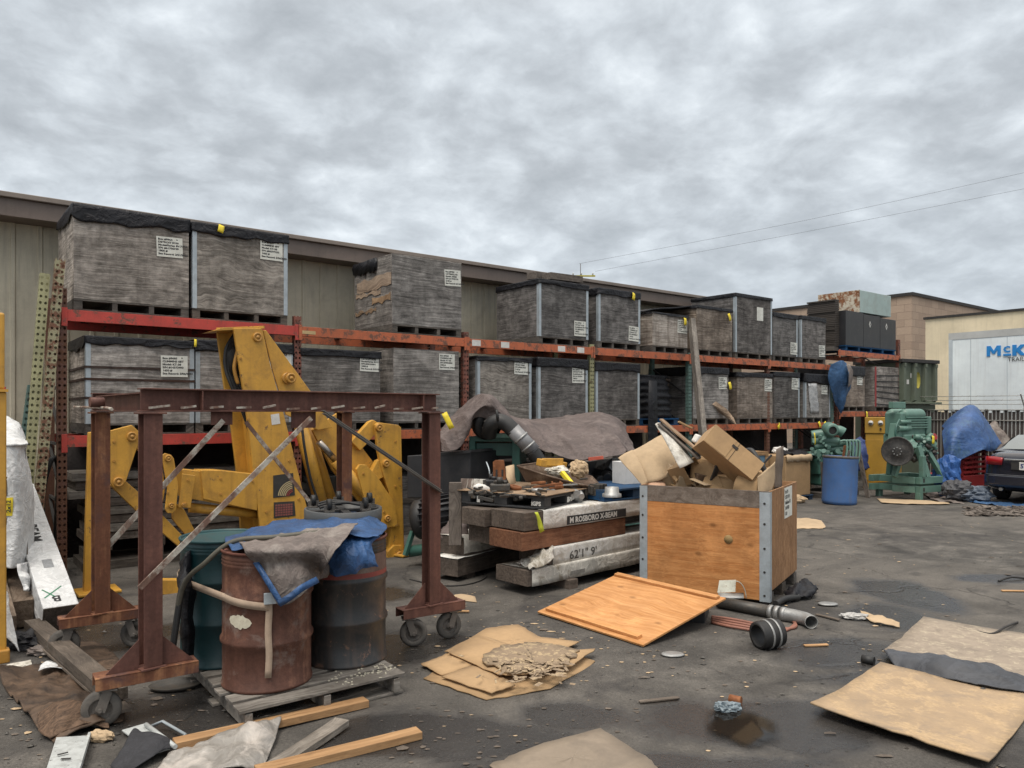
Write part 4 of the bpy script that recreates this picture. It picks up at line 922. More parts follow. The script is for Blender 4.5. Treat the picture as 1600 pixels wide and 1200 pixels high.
# tarp over the drums
M_btarp = m_cloth('blue_tarp', (.032, .088, .215), .5, .45, .8, (.03, .06, .13), crease=8)
M_brtarp = m_cloth('brown_tarp', (.17, .14, .125), .7, .35, .8, (.25, .22, .195), crease=9)
tp = thing('tarpaulin', 'crumpled blue and brown tarp thrown over the drums', 'tarp', V((-1.5, 5.2, 1.03)))
zt_ = PZ+.885
def AZ(px, py, z): Y = (z-H)*F/(HZ-py); return V(((px-800)/F*Y, Y, z))   # point at a known height
top = [[AZ(352, 836, 1.035), AZ(420, 820, 1.05), AZ(500, 804, 1.08), AZ(555, 802, 1.08), AZ(600, 816, 1.05)],
       [AZ(352, 848, 1.035), AZ(420, 832, 1.06), AZ(500, 822, 1.085), AZ(560, 815, 1.10), AZ(604, 826, 1.04)],
       [AZ(362, 860, 1.035), AZ(430, 850, 1.05), AZ(500, 842, 1.06), AZ(550, 835, 1.075), AZ(590, 840, 1.045)]]
sheet(top, 12, 12, .022, 3.5, 2, .15, ridge=1.5, lump=.5).build('blue_fold', M_btarp, tp, world=True, thick=.004)
# front flap: brown side out, hanging down the rusty drum
fl = [[AZ(372, 846, 1.06), AZ(425, 838, 1.075), AZ(475, 829, 1.10), AZ(515, 823, 1.11), AZ(560, 817, 1.125)],
      [AZ(378, 854, 1.055), AZ(425, 850, 1.075), AZ(472, 842, 1.085), AZ(512, 836, 1.10), AZ(545, 833, 1.11)],
      [AZ(384, 862, 1.04), AZ(425, 862, 1.05), AZ(470, 858, 1.055), AZ(505, 858, 1.05), AZ(520, 868, 1.04)],
      [A(398, 880, 4.70), A(435, 880, 4.63), A(468, 880, 4.66), A(490, 885, 4.78), A(503, 895, 4.92)],
      [A(414, 908, 4.64), A(442, 906, 4.59), A(468, 902, 4.62), A(485, 902, 4.72), A(496, 908, 4.84)],
      [A(434, 944, 4.60), A(450, 944, 4.58), A(468, 933, 4.60), A(482, 920, 4.66), A(500, 910, 4.74)]]
sheet(fl, 11, 11, .014, 5, 7, .2, ridge=1.6, lump=.6).build('brown_flap', M_brtarp, tp, world=True, thick=.004)
# blue hem of the flap
def hem(pts, w, name='blue_hem'):
    pts = spline(pts, 6); P = [[p, p+w] for p in pts]; return MB().grid(P).build(name, M_btarp, tp, world=True, thick=.003)
hem([A(384, 864, 4.77), A(398, 884, 4.66), A(414, 910, 4.60), A(436, 946, 4.565)], V((.038, -.006, .010)))
hem([A(438, 948, 4.565), A(455, 938, 4.56), A(475, 923, 4.60), A(499, 910, 4.70)], V((-.018, -.006, .038)))
# blue corner hanging down over the black drum
bf = [[AZ(560, 822, 1.085), AZ(575, 828, 1.08), AZ(586, 834, 1.06), AZ(592, 838, 1.04)],
      [A(530, 842, 5.10), A(555, 846, 5.06), A(575, 850, 5.09), A(582, 852, 5.14)],
      [A(510, 860, 5.02), A(545, 864, 4.98), A(572, 866, 5.04), A(588, 868, 5.12)],
      [A(505, 866, 5.0), A(535, 878, 4.97), A(565, 880, 5.02), A(590, 880, 5.10)],
      [A(516, 898, 5.03), A(532, 898, 5.0), A(560, 890, 5.04), A(592, 886, 5.11)]]
sheet(bf, 11, 11, .025, 4, 15, .15, ridge=1.6, lump=.5).build('blue_corner', M_btarp, tp, world=True, thick=.004)
dkf = [[A(488, 868, 5.06), A(500, 868, 5.0), A(512, 866, 4.99)], [A(480, 885, 5.0), A(498, 885, 4.97), A(515, 885, 4.99)], [A(490, 905, 4.98), A(500, 906, 4.97), A(512, 902, 5.01)]]
sheet(dkf, 6, 6, .02, 8, 3).build('brown_fold', M_brtarp, tp, world=True, thick=.004)
# hose along the top and a steel bar beside it
hp = spline([A(268, 1028, 4.93), A(285, 920, 4.93), A(320, 880, 4.85), A(365, 846, 4.86), A(430, 839, 4.90), A(495, 832, 4.98), A(540, 830, 5.1)], 10)
M_hose = m_paint('olive_hose', (.10, .092, .07), .6, 0, .4, (.04, .035, .03), 7, .1)
tag(MB().tube(hp, [.016]*len(hp), 10).build('hose', M_hose), 'olive hose arching over the drum tops down to the ground', 'hose')
b2_ = spline([A(266, 1040, 4.86), A(283, 925, 4.96), A(292, 905, 5.0)], 8)
tag(MB().tube(b2_, .021, 8).build('hose', M_rub), 'black rubber hose standing left of the teal drum', 'hose')
bg_ = sheet([[A(281, 880, 5.12), A(290, 862, 5.1), A(300, 858, 5.2)], [A(283, 940, 5.06), A(292, 935, 5.02), A(300, 930, 5.1)], [A(285, 1025, 5.08), A(292, 1028, 5.05), A(303, 1030, 5.1)]], 6, 6, .04, 6, 9)
tag(bg_.build('plastic_sheet', M_blackwrap, thick=.01), 'black plastic sheet hanging against the teal drum', 'sheet')
# spilled pale granules on the pallet
rr = random.Random(31); m = MB()
for k in range(70):
    u, v_ = rr.random(), rr.gauss(0, .022); px, py = 520+95*u+rr.gauss(0, 8), 1062-22*u+v_*260; p = G(px, py, PZ+.003); m.box(p, (rr.uniform(.006, .016), rr.uniform(.006, .014), rr.uniform(.002, .008)), (0, 0, rr.random()*3))
tag(m.build('spilled_granules', m_paint('granule', (.52, .48, .38), .9, 0, .2)), 'pale granules spilled along the pallet edge below the black drum', 'litter', kind='stuff')
# ================================================================ glulam beam stack
M_glu = m_wood('glulam_brown', (.13, .055, .03), (.26, .125, .07), 'x', 34, .7, knots=.4, stain=.45, scol=(.05, .028, .02), wavy=.25)
M_endd = m_wood('beam_dark', (.075, .058, .046), (.17, .135, .11), 'x', 40, .85, knots=.2, stain=.5)
M_wrapw = m_cloth('white_lumber_wrap', (.70, .68, .63), .6, .25, .6, (.45, .41, .35), crease=5)
M_wrapd = m_cloth('dirty_lumber_wrap', (.60, .57, .51), .65, .35, .6, (.27, .24, .19), crease=6)
M_banner = m_paint('banner_black', (.03, .03, .032), .55, 0, .25, (.15, .14, .13), 5, .1)
M_lwhite = m_paint('letter_white', (.62, .61, .57), .6, 0, .2, bump=0)
BR = R(42.6); BX = V((math.cos(BR), math.sin(BR), 0)); BY = V((-BX.y, BX.x, 0))
bc0 = G(825, 918, .10); bc0.z = 0
def beam(label, off, length, w, z0, h, endmat, wrap=None, y0=0, group='beams stacked behind the plywood crate', wrap_from=0, yaw=0, name='glulam_beam'):
    o = thing(name, label, 'beam', bc0+BX*off+BY*y0+V((0, 0, z0)), BR+yaw, group)
    MB().box2((.0, .004, .004), (length, w-.004, h-.004)).build('timber', endmat, o, bevel=.004)
    if wrap:
        P = []; n = 40
        for i in range(n+1):
            x = wrap_from+(length-wrap_from)*i/n; row = []
            for (yy, zz) in ((w*.9, h), (w*.6, h+.002), (w*.3, h+.002), (.014, h+.002), (.003, h), (-.004, h-.006), (-.005, h-.02), (-.005, h*.66), (-.005, h*.33), (-.004, .0)):
                ed = .02*nz((x*9, yy*9, z0)) if i == 0 else 0
                row.append(V((x+ed, yy-.003-.005*abs(nz((x*3, zz*6, z0), 1, 2)), zz+.004*nz((x*4, yy*5, z0), 1, 4)+(.004 if zz > h*.9 else 0))))
            P.append(row)
        MB().grid(P).build('wrapping', wrap, o, thick=.002)
    return o
FACE = Matrix(((1, 0, 0), (0, 0, -1), (0, 1, 0)))     # text on the -y face
bA = beam('dirty white wrapped beam at the very bottom of the stack', 0, 4.2, .50, .10, .17, M_endd, M_wrapd, wrap_from=.04)
bB = beam('white wrapped beam with spray-painted number second from the bottom', .32, 3.8, .46, .275, .185, M_endd, M_wrapw, wrap_from=.05, y0=.02)
bC = beam('bare reddish-brown beam in the middle of the stack', -.06, 1.66, .52, .468, .195, M_glu, y0=.02)
bD = beam('white wrapped beam with black printed banners on top of the stack', -.03, 3.6, .52, .668, .195, M_endd, M_wrapw, wrap_from=.26, y0=.02)
ban = MB().box2((.62, -.0135, .012), (1.62, -.0125, .105)); bn = ban.build('printed_banner', M_banner, bD)
text(bn, 'M ROSBORO X-BEAM', .085, (.66, -.0150, .028), FACE, M_lwhite, bold=.003, sx=.98)
ban = MB().box2((2.0, -.0135, .012), (3.2, -.0125, .105)); bn = ban.build('printed_banner', M_banner, bD)
text(bn, 'M ROSBORO X-BEAM', .085, (2.04, -.0150, .028), FACE, M_lwhite, bold=.003)
M_spray = m_paint('spray_black', (.06, .055, .05), .8, 0, .3)
text(bB, "62'1\" 9'", .13, (.30, -.020, .03), FACE, M_spray, 'spray_lettering', bold=.001, sx=1.15)
MB().box2((.62, -.018, .04), (.85, -.0165, .08)).build('grade_stamp', m_paint('stamp', (.22, .21, .19), .8, 0, .6, scale=30), bA)
# torn wrap bunched at the corner of beam two
cs = [[bc0+BX*x+BY*y+V((0, 0, z)) for x, y, z in r_] for r_ in ([(.0, -.03, .28), (.15, -.05, .30), (.33, -.03, .37)], [(.02, .05, .30), (.16, .04, .40), (.36, -.01, .46)], [(.05, .25, .30), (.2, .2, .36), (.4, .12, .46)])]
sheet(cs, 7, 7, .05, 8, 4).build('torn_wrap', M_wrapd, bB, world=True, thick=.003)
bE = beam('dark beam lying beside the top wrapped beam', -.10, 2.6, .40, .66, .19, M_endd, y0=.56)
beam('dark beam lying beneath another at the back of the stack', .0, 2.6, .40, .46, .19, M_endd, y0=.56)
MB_blk = MB().box2((.55, -.02, 0), (.85, .35, .09))
t_ = thing('timber_block', 'brown timber block propping up the bottom beam', 'block', bc0+BX*.55, BR); MB().box2((0, -.06, 0), (.14, .5, .098)).build('block_wood', M_endd, t_, bevel=.004)
t_ = thing('timber_block', 'dark block under the far end of the beam stack', 'block', bc0+BX*2.6, BR); MB().box2((0, -.02, 0), (.14, .5, .098)).build('block_wood', M_endd, t_, bevel=.004)
# yellow-green ribbon
rb = bc0+BX*(.03)+V((0, 0, .87))-BY*.03
P = [[rb+BX*(.02+i*.014)+V((0, 0, -.025*i-.002*i*i))-BY*(.012+.01*math.sin(i)), rb+BX*(.06+i*.016)+V((0, 0, -.022*i-.002*i*i))-BY*.02] for i in range(7)]
tag(MB().grid(P).build('flagging_ribbon', m_paint('lime', (.55, .62, .05), .6, 0, .1), thick=.002), 'lime flagging ribbon on the corner of the top wrapped beam', 'ribbon')
# low pair at the left
b1 = G(715, 902, .06); b1.z = 0
def lowbeam(label, p, yaw, L, w, z, h):
    o = thing('glulam_beam', label, 'beam', p+V((0, 0, z)), yaw, 'short beams left of the stack')
    MB().box2((0, 0, 0), (L, w, h)).build('timber', M_endd, o, bevel=.004)
    P = [[V((x, y-.008*abs(nz((x*5, y*5, z))), zz+.012+.012*nz((x*5, y*5, z)))) for y, zz in ((w+.005, h*.6), (w, h), (w*.66, h), (w*.33, h), (-.003, h), (-.008, h*.55), (-.008, h*.1))] for x in [L*i/14-.005 for i in range(15)]]
    if z > .1: MB().grid(P).build('wrapping', M_wrapd, o, thick=.002)
    else:
        P = [[q for q in r_[:5]] for r_ in P]; MB().grid(P).build('wrapping', M_wrapw, o, thick=.002)
    return o
lowbeam('low dark-sided beam with white top on the ground left of the stack', b1+V((0, 0, 0)), R(55), 1.7, .36, .06, .19)
lowbeam('dirty white wrapped short beam lying on the low beam', b1+V((.06, .16, 0)), R(50), 1.6, .42, .26, .20)
t_ = thing('timber_block', 'dark block under the low beam left of the stack', 'block', b1+V((.1, .2, 0)), R(55)); MB().box2((0, 0, 0), (.14, .3, .058)).build('block_wood', M_endd, t_)
# upright board ends beside the pallet
q = A(712, 815, 8.55); lumber('board', 'upright grey board standing left of the black pallet', 'board', V((q.x, q.y, .40)), V((q.x, q.y+.02, 1.10)), .14, .10, M_old)
q = A(737, 800, 8.62); lumber('board', 'white-edged dark board standing behind the black pallet corner', 'board', V((q.x, q.y, .87)), V((q.x+.01, q.y+.03, 1.13)), .30, .05, m_wood('flaky_white', (.12, .09, .075), (.25, .2, .17), 'x', 20, fresh=(.55, .53, .48)), up=(.4, 1, 0))
# ================================================================ black plastic pallet with scrap on it
M_plas = m_paint('black_plastic', (.035, .036, .038), .5, 0, .35, (.12, .11, .10), 4, .05)
bpz = .868; bp0 = AZ(851, 797, bpz); bp = thing('plastic_pallet', 'black plastic pallet covered in scrap on the beam stack', 'pallet', V((bp0.x, bp0.y, bpz)), R(58))
m = MB(); w, l = 1.15, 1.12
m.box2((0, 0, .11), (w, l, .14)); m.box2((0, 0, 0), (w, .12, .022)); m.box2((0, l-.12, 0), (w, l, .022)); m.box2((0, 0, 0), (.12, l, .0225)); m.box2((w-.12, 0, 0), (w, l, .0225))
m.build('deck', M_plas, bp, bevel=.005)
m = MB()
for x in (0, w/2-.09, w-.15):
    for y in (0, l/2-.09, l-.17): MB().box2((x+.003, y+.003, .022), (x+.147+(.03 if 0 < x < w-.2 else 0), y+.167, .112)).build('block', M_plas, bp, bevel=.008)
text(bp, 'iGPS', .06, (.50, -.003, .04), FACE, M_lwhite, bold=.003)
text(bp, 'iGPS', .06, (-.003, .16, .04), Matrix(((0, 0, -1), (-1, 0, 0), (0, 1, 0))), M_lwhite, bold=.003)
MB().box2((.50, -.004, .03), (.54, -.001, .09)).build('white_mark', M_lwhite, bp); MB().box2((-.004, .82, .03), (-.001, .86, .10)).build('white_mark', M_lwhite, bp)
def BPp(x, y, z): return MW[bp.as_pointer()] @ V((x, y, z))
sh = MB().grid([[V((x, y, .150+.008*nz((x*4, y*4, 1)))) for y in (-.03, .3, .7, 1.12)] for x in (-.03, .3, .7, 1.18)])
o = sh.build('scrap_board', M_fresh, None, origin=(0, 0, 0), thick=.008); o.location = BPp(0, 0, 0); o.rotation_euler = (0, 0, R(58)); tag(o, 'thin brown board laid across the black plastic pallet', 'board')
bl = AZ(945, 785, .868); blp = thing('blue_pallet', 'dark blue pallet beside the black plastic pallet', 'pallet', V((bl.x, bl.y, .868)), R(40))
M_bp = m_wood('blue_pallet_wood', (.012, .04, .10), (.03, .085, .17), 'h', 26, knots=0, stain=.6, scol=(.02, .02, .02))
m = MB(); m.box2((0, 0, .115), (1.2, .9, .135)); m.box2((0, 0, 0), (1.2, .1, .018)); m.build('deck', M_bp, blp)
for x in (0, .5, 1.06): MB().box2((x, .01, .018), (x+.14, .89, .115)).build('block', M_bp, blp)
# scrap: wheelbarrow-like pan, rusty bracket, castings, cardboard, cans
zz = bpz+.158
M_pan = m_rust('pan_rust', (.10, .065, .045), (.24, .18, .13), None, .5, .75, 4)
pw = A(885, 735, 8.75); pn = thing('scrap_pan', 'rusty tapered tray tipped to the right and heaped with scrap', 'tray', pw)
T1 = [A(808, 728, 8.9), A(850, 722, 9.15), A(925, 745, 9.2), A(942, 763, 8.85), A(905, 757, 8.6), A(850, 742, 8.6)]; B1 = [A(822, 752, 8.85), A(850, 750, 9.0), A(900, 765, 9.0), A(915, 770, 8.85), A(890, 768, 8.7), A(848, 758, 8.7)]
m = MB(); m.grid([T1+[T1[0]], B1+[B1[0]]], False); m.add(B1, [tuple(range(6))]); m.build('tray', M_pan, pn, world=True, thick=.008)
m = MB().tube(T1+[T1[0]], .012, 6); m.build('rolled_edge', M_pan, pn, world=True)
M_cardm = m_paint('cardboard', (.38, .245, .125), .9, 0, .3, (.20, .13, .075), 3, .08, fine=30, streak=.15)
M_card2 = m_paint('cardboard_pale', (.47, .345, .215), .9, 0, .3, (.24, .17, .105), 3, .08, fine=30, streak=.15)
def crumple(name, label, cat, c, r, mat, seed, sq=(1, 1, 1), group=None, n=14, amp=.45):
    m = MB(); P = []
    for i in range(n+1):
        th = math.pi*i/n; row = []
        for j in range(n*2):
            ph = math.pi*j/n; d_ = V((math.sin(th)*math.cos(ph), math.sin(th)*math.sin(ph), math.cos(th)))
            k = 1+amp*(abs(nz(d_, 1.6, seed))-.2)+amp*.5*nz(d_, 4, seed)
            row.append(V(c)+V((d_.x*r*sq[0]*k, d_.y*r*sq[1]*k, d_.z*r*sq[2]*k)))
        P.append(row)
    o = m.grid(P, False, True).build(name, mat); return tag(o, label, cat, group) if label else o
crumple('paper_bundle', 'crumpled brown cardboard piece in the rusty tray', 'cardboard', A(904, 733, 8.9), .105, M_card2, 3, (1, .7, 1.0))
o = MB().box(A(862, 725, 9.0), (.38, .10, .085), (.1, .14, .55)).bar(A(846, 722, 8.9), A(880, 722, 8.94), .02, .09).build('yellow_bracket', M_cat, bevel=.008); tag(o, 'yellow steel bracket lying in the rusty tray', 'bracket')
o = MB().bar(A(878, 738, 8.75), A(893, 756, 8.62), .05, .05).build('yellow_strip', M_yel, bevel=.006); tag(o, 'yellow strip hanging over the tray edge', 'strip')
crumple('rag_heap', 'pale rags heaped in the middle of the tray', 'rags', A(872, 737, 8.85), .09, M_wrapd, 8, (1.5, .9, .7))
M_cast = m_paint('cast_aluminium', (.34, .34, .33), .45, .5, .5, (.1, .09, .08), 8, .3)
M_greasy = m_paint('greasy_steel', (.07, .066, .06), .5, .4, .5, (.13, .10, .07), 7, .3)
rr = random.Random(8)
ct = thing('engine_casting', 'silver lumpy engine casting in front of the rusty tray', 'casting', A(865, 773, 8.55))
m = MB()
for k in range(9): px = 846+k*7.5; m.cyl(A(px, 768+k*.6+rr.uniform(-3, 3), 8.55), A(px+3, 770+k*.6+rr.uniform(-4, 4), 8.42), rr.uniform(.025, .045), 12)
m.build('port', M_cast, ct, world=True)
m = MB()
for k in range(7): px = 842+k*10; m.box(A(px, 772+k*.5, 8.6), (.1, .12, rr.uniform(.07, .12)), (rr.uniform(-.3, .3), rr.uniform(-.3, .3), rr.random()))
m.build('body', M_cast, ct, world=True, bevel=.008)
ct = thing('engine_casting', 'grey finned casting lying right of the tray', 'casting', A(922, 768, 8.8))
m = MB()
for k in range(9): p = A(898+k*5.2, 766+rr.uniform(-3, 3), 8.75); m.box(p, (.03, .16, rr.uniform(.07, .13)), (0, rr.uniform(-.2, .2), .7))
m.bar(A(893, 768, 8.75), A(942, 766, 8.8), .1, .06); m.build('body', M_greasy, ct, world=True, bevel=.004)
def bracketplate(name, label, poly, Y, th, mat, holes=()):
    m = MB().prism([A(x, y, Y) for x, y in poly], V((.25, 1, 0)).normalized()*th); o = m.build(name, mat, bevel=.003); tag(o, label, 'plate')
    for (x, y, w_, h_) in holes:
        q = A(x, y, Y)-V((.25, 1, 0))*.002; h = MB().box(q, (w_, .004, h_), (0, 0, -.24)).build('slot', M_dark, o, world=True)
    return o
M_rb = m_rust('bracket_rust', (.20, .075, .03), (.36, .15, .065), None, .5, .75, 5)
bracketplate('rusty_plate', 'orange rusty steel plate with two slots standing on the black pallet', [(770, 722), (774, 719), (787, 719), (789, 735), (793, 770), (771, 772)], 8.62, .02, M_rb, [(776, 739, .022, .075), (785, 739, .022, .075)])
m = MB().grid([[A(790, 729, 8.7), A(797, 727, 8.75), A(803, 726, 8.8)], [A(791, 745, 8.62), A(797, 745, 8.66), A(804, 744, 8.74)], [A(796, 756, 8.55), A(800, 757, 8.58), A(806, 755, 8.7)]])
tag(m.build('card_flap', M_card2, thick=.008), 'curved tan cardboard flap beside the rusty slotted plate', 'cardboard')
o = MB().cyl(A(803, 762, 8.6), A(797, 763, 8.5), .038, 16, ).build('pipe_end', M_greasy); tag(o, 'short dark pipe end on the black pallet', 'pipe')
cn = thing('plastic_jug', 'white plastic container on its side on the black pallet', 'container', A(752, 765, 8.5))
MB().lathe([(0, -.085), (.052, -.083), (.055, -.07), (.055, .05), (.045, .07), (.03, .078), (.028, .1), (0, .102)], 24, A(752, 764, 8.5), Euler((1.35, .0, -.9)).to_matrix()).build('jug_body', M_whitelab, cn, world=True)
m = MB()
for k in range(26):
    px, py = rr.uniform(735, 850), rr.uniform(758, 776); p = AZ(px, py+6, zz); m.box(p+V((0, 0, rr.uniform(.0, .03))), (rr.uniform(.02, .16), rr.uniform(.01, .05), rr.uniform(.008, .03)), (rr.uniform(-.3, .3), rr.uniform(-.3, .3), rr.random()*3))
tag(m.build('scrap_bits', M_greasy), 'small greasy scrap strewn on the black pallet', 'scrap', kind='stuff')
for i, (a, b, lb) in enumerate((((813, 776, 8.4), (835, 765, 8.5), 'bright bent strip lying on the front of the black pallet'), ((765, 748, 8.8), (760, 722, 8.9), 'thin bent rod standing left of the rusty slotted plate'))):
    tag(MB().tube(spline([A(*a), A((a[0]+b[0])/2+2, (a[1]+b[1])/2, a[2]), A(*b)], 5), .008, 6).build('metal_rod', M_galv), lb, 'rod')
M_rusty = M_rb
def bpl(x, y, z): return BPp(x, y, z)
for i, (x, y, z, k_, lb_) in enumerate(((.18, .20, .17, 'ring', 'small steel ring on the near corner of the black pallet'), (.30, .55, .17, 'ring', 'rusty flange ring behind the slotted plate'), (.85, .12, .17, 'ring', 'dark bearing ring at the right front of the black pallet'))):
    MB_ = MB().lathe([(.035, 0), (.06+.012*i, 0), (.06+.012*i, .035), (.035, .035), (.035, 0)], 20, bpl(x, y, z-.005), Euler((.1*i, .2*i, 0)).to_matrix()); tag(MB_.build('steel_ring', (M_cast, M_rusty, M_greasy)[i]), lb_, 'ring')
for i, (x, y, sx, sy, sz, mt, lb_) in enumerate(((.10, .62, .22, .18, .13, M_greasy, 'greasy gear housing at the left rear of the black pallet'), (.35, .85, .3, .2, .16, M_black, 'black cast housing at the back of the black pallet'), (.62, .20, .16, .10, .07, M_rusty, 'rusty bracket lump at the front of the black pallet'), (1.0, .35, .2, .16, .12, M_cast, 'grey cast cover at the right of the black pallet'))):
    o = thing('machine_part', lb_, 'machine part', bpl(x, y, .160), .4*i); r_ = random.Random(60+i)
    MB().box2((-sx/2, -sy/2, 0), (sx/2, sy/2, sz*.6)).build('casting', mt, o, bevel=.012)
    for k in range(4): px_, py_ = r_.uniform(-.35, .35)*sx, r_.uniform(-.3, .3)*sy; MB().cyl((px_, py_, sz*.6), (px_, py_, sz*r_.uniform(.75, 1.2)), sz*r_.uniform(.12, .3), 12).build('boss', mt, o)
for i in range(7):
    r_ = random.Random(80+i); p = bpl(r_.uniform(.05, 1.1), r_.uniform(.02, .5), .17+.012*i); an = r_.uniform(-.6, .9)
    lumber('scrap_rod', ['longest greasy rod lying on the black pallet', 'short thick rod near the pallet front', 'rusty rod crossing the scrap', 'thin bright rod at the pallet left', 'dark rod end near the pan', 'rusty short rod by the castings', 'thin grey rod on top of the scrap'][i], 'rod', p, p+V((math.cos(an), math.sin(an), r_.uniform(-.02, .12)))*r_.uniform(.12, .38), r_.uniform(.012, .035), r_.uniform(.01, .03), (M_greasy, M_cast, M_rusty)[i % 3], 'rods among the scrap')
hb = thing('hub_ring', 'round steel hub sitting on the blue pallet', 'hub', A(956, 775, 9.0)); p = AZ(956, 776, 1.01)
MB().lathe([(.10, 0), (.10, .03), (.075, .04), (.072, .10), (.055, .10), (.055, .02)], 24, p).build('ring', M_cast, hb, world=True)
o = MB().box(A(981, 743, 9.5), (.30, .25, .36), (0, 0, .5)).build('carton', m_paint('white_carton', (.62, .61, .59), .75, 0, .2, (.3, .28, .25), 4, .1), bevel=.004); 
o.scale = (1, 1, 1); tag(o, 'white carton on the blue pallet next to the plywood crate', 'carton')
# ================================================================ diesel engine under the brown tarp, black compressor
M_green = m_paint('green_enamel', (.045, .125, .10), .45, 0, .35, (.05, .05, .04), 3, .1)
M_sea = m_paint('seafoam_enamel', (.115, .215, .175), .45, 0, .35, (.09, .09, .07), 3, .1)
en = thing('diesel_engine', 'big green diesel engine set half hidden under a brown tarp', 'engine', V((A(780, 0, 10.4).x, 10.4, 0)), R(38))
ei = MW[en.as_pointer()].inverted()
def ep(px, py, Y): return ei @ A(px, py, Y)
m = MB(); a, b = ep(735, 740, 9.9), ep(812, 682, 9.9)
MB().prism([ep(733, 682, 9.9), ep(733, 757, 9.9), ep(742, 757, 9.9), ep(742, 690, 9.9), ep(800, 690, 9.9), ep(800, 756, 9.9), ep(812, 756, 9.9), ep(812, 680, 9.9)], ei.to_3x3() @ V((.1, .5, 0))).build('housing', M_green, en, bevel=.006)
MB().prism([ep(742, 692, 10.0), ep(742, 712, 10.0), ep(802, 712, 10.0), ep(802, 692, 10.0)], ei.to_3x3() @ V((.1, .4, 0))).build('side_cover', M_green, en, bevel=.006)
MB().prism([ep(757, 678, 9.8), ep(757, 684, 9.8), ep(806, 684, 9.8), ep(806, 678, 9.8)], ei.to_3x3() @ V((.2, .5, 0))).build('ledge', M_sea, en)
blk = MB(); blk.box(ei @ V((.75, 11.0, .62)), (2.4, .8, 1.2)); blk.build('engine_block', M_greasy, en, bevel=.02)
fr = MB(); 
for k in (-1, 1): fr.box(ei @ V((.4-k*.2, 10.6+k*.35, .12)), (3.4, .12, .22))
fr.build('skid_rail', M_green, en)
M_duct = m_paint('duct_grey', (.24, .24, .245), .5, .3, .45, (.08, .075, .07), 5, .1)
el = spline([A(764, 680, 9.8), A(768, 664, 9.68), A(780, 658, 9.64), A(793, 664, 9.62), A(803, 674, 9.6)], 8)
MB().tube(el, [.085, .10]+[.098]*(len(el)-2), 18).build('exhaust_elbow', M_rub, en, world=True)
MB().lathe([(.10, 0), (.185, .0), (.20, .02), (.20, .10), (.17, .12)], 24, A(764, 665, 9.85), Euler((-1.35, .15, .5)).to_matrix()).build('air_inlet', M_rub, en, world=True)
MB().tube([A(801, 671, 9.6), A(834, 706, 9.6)], .098, 20).build('exhaust_pipe', M_duct, en, world=True)
bl_ = [A(830, 703, 9.6).lerp(A(846, 726, 9.6), i/14) for i in range(15)]
MB().tube(bl_, [.088+.014*(i % 2) for i in range(15)], 18).build('rubber_bellows', M_rub, en, world=True)
m = MB()
for q in (.3, .75): p = A(806, 675, 9.6).lerp(A(832, 705, 9.6), q); d_ = (A(832, 705, 9.6)-A(806, 675, 9.6)).normalized(); m.cyl(p-d_*.012, p+d_*.012, .108, 18)
MB().cyl(A(778, 658, 9.55), A(776, 640, 9.55), .018, 8).build('sensor', M_rub, en, world=True); m.build('pipe_clamp', M_cast, en, world=True)
# tarp
tarp = [[A(690, 672, 9.9), A(718, 640, 10.3), A(752, 618, 10.5), A(772, 622, 10.6), A(800, 655, 10.9), A(850, 655, 11.3), A(905, 648, 11.6), A(952, 648, 11.9), A(975, 662, 12.0)],
        [A(688, 680, 9.7), A(712, 655, 9.9), A(740, 625, 10.0), A(769, 620, 9.85), A(800, 652, 10.2), A(850, 662, 10.6), A(905, 655, 10.9), A(950, 652, 11.2), A(982, 680, 11.4)],
        [A(690, 692, 9.55), A(708, 672, 9.6), A(735, 645, 9.65), A(766, 632, 9.7), A(806, 662, 9.9), A(858, 680, 10.1), A(905, 678, 10.2), A(955, 672, 10.4), A(988, 698, 10.6)],
        [A(690, 702, 9.5), A(705, 690, 9.5), A(728, 668, 9.55), A(758, 640, 9.72), A(822, 680, 9.85), A(866, 702, 9.8), A(908, 702, 9.8), A(958, 698, 9.95), A(992, 708, 10.3)],
        [A(690, 704, 9.48), A(704, 705, 9.45), A(722, 695, 9.5), A(750, 652, 9.75), A(830, 695, 9.8), A(872, 712, 9.65), A(910, 719, 9.6), A(958, 712, 9.75), A(988, 704, 10.2)]]
M_engtarp = m_cloth('brown_engine_tarp', (.105, .08, .073), .7, .35, 1.0, (.145, .115, .104), crease=5)
o = sheet(tarp, 20, 16, .05, 1.9, 12, .05, ridge=.9, lump=.3).build('tarpaulin', M_engtarp, thick=.008); tag(o, 'large brown tarp peaked and draped over the diesel engine', 'tarp')
o = MB().grid([[A(888, 728, 9.5), A(915, 722, 9.45), A(955, 716, 9.6)], [A(892, 722, 9.9), A(920, 716, 9.95), A(962, 712, 10.1)]]).build('tarp_board', M_old, thick=.02); tag(o, 'thin board poking out under the engine tarp edge', 'board')
o = MB().box(A(931, 716, 9.52), (.20, .02, .04), (0, -.08, .3)).build('red_strip', m_paint('coral', (.60, .12, .07), .6, 0, .15)); tag(o, 'short coral red strip at the tarp edge', 'strip')
hang = hang_tag(en, (0, 0, 0), .07, .22, 0); hang.location = ei @ A(694, 645, 9.45); hang.rotation_euler = (0, -.45, -R(38))
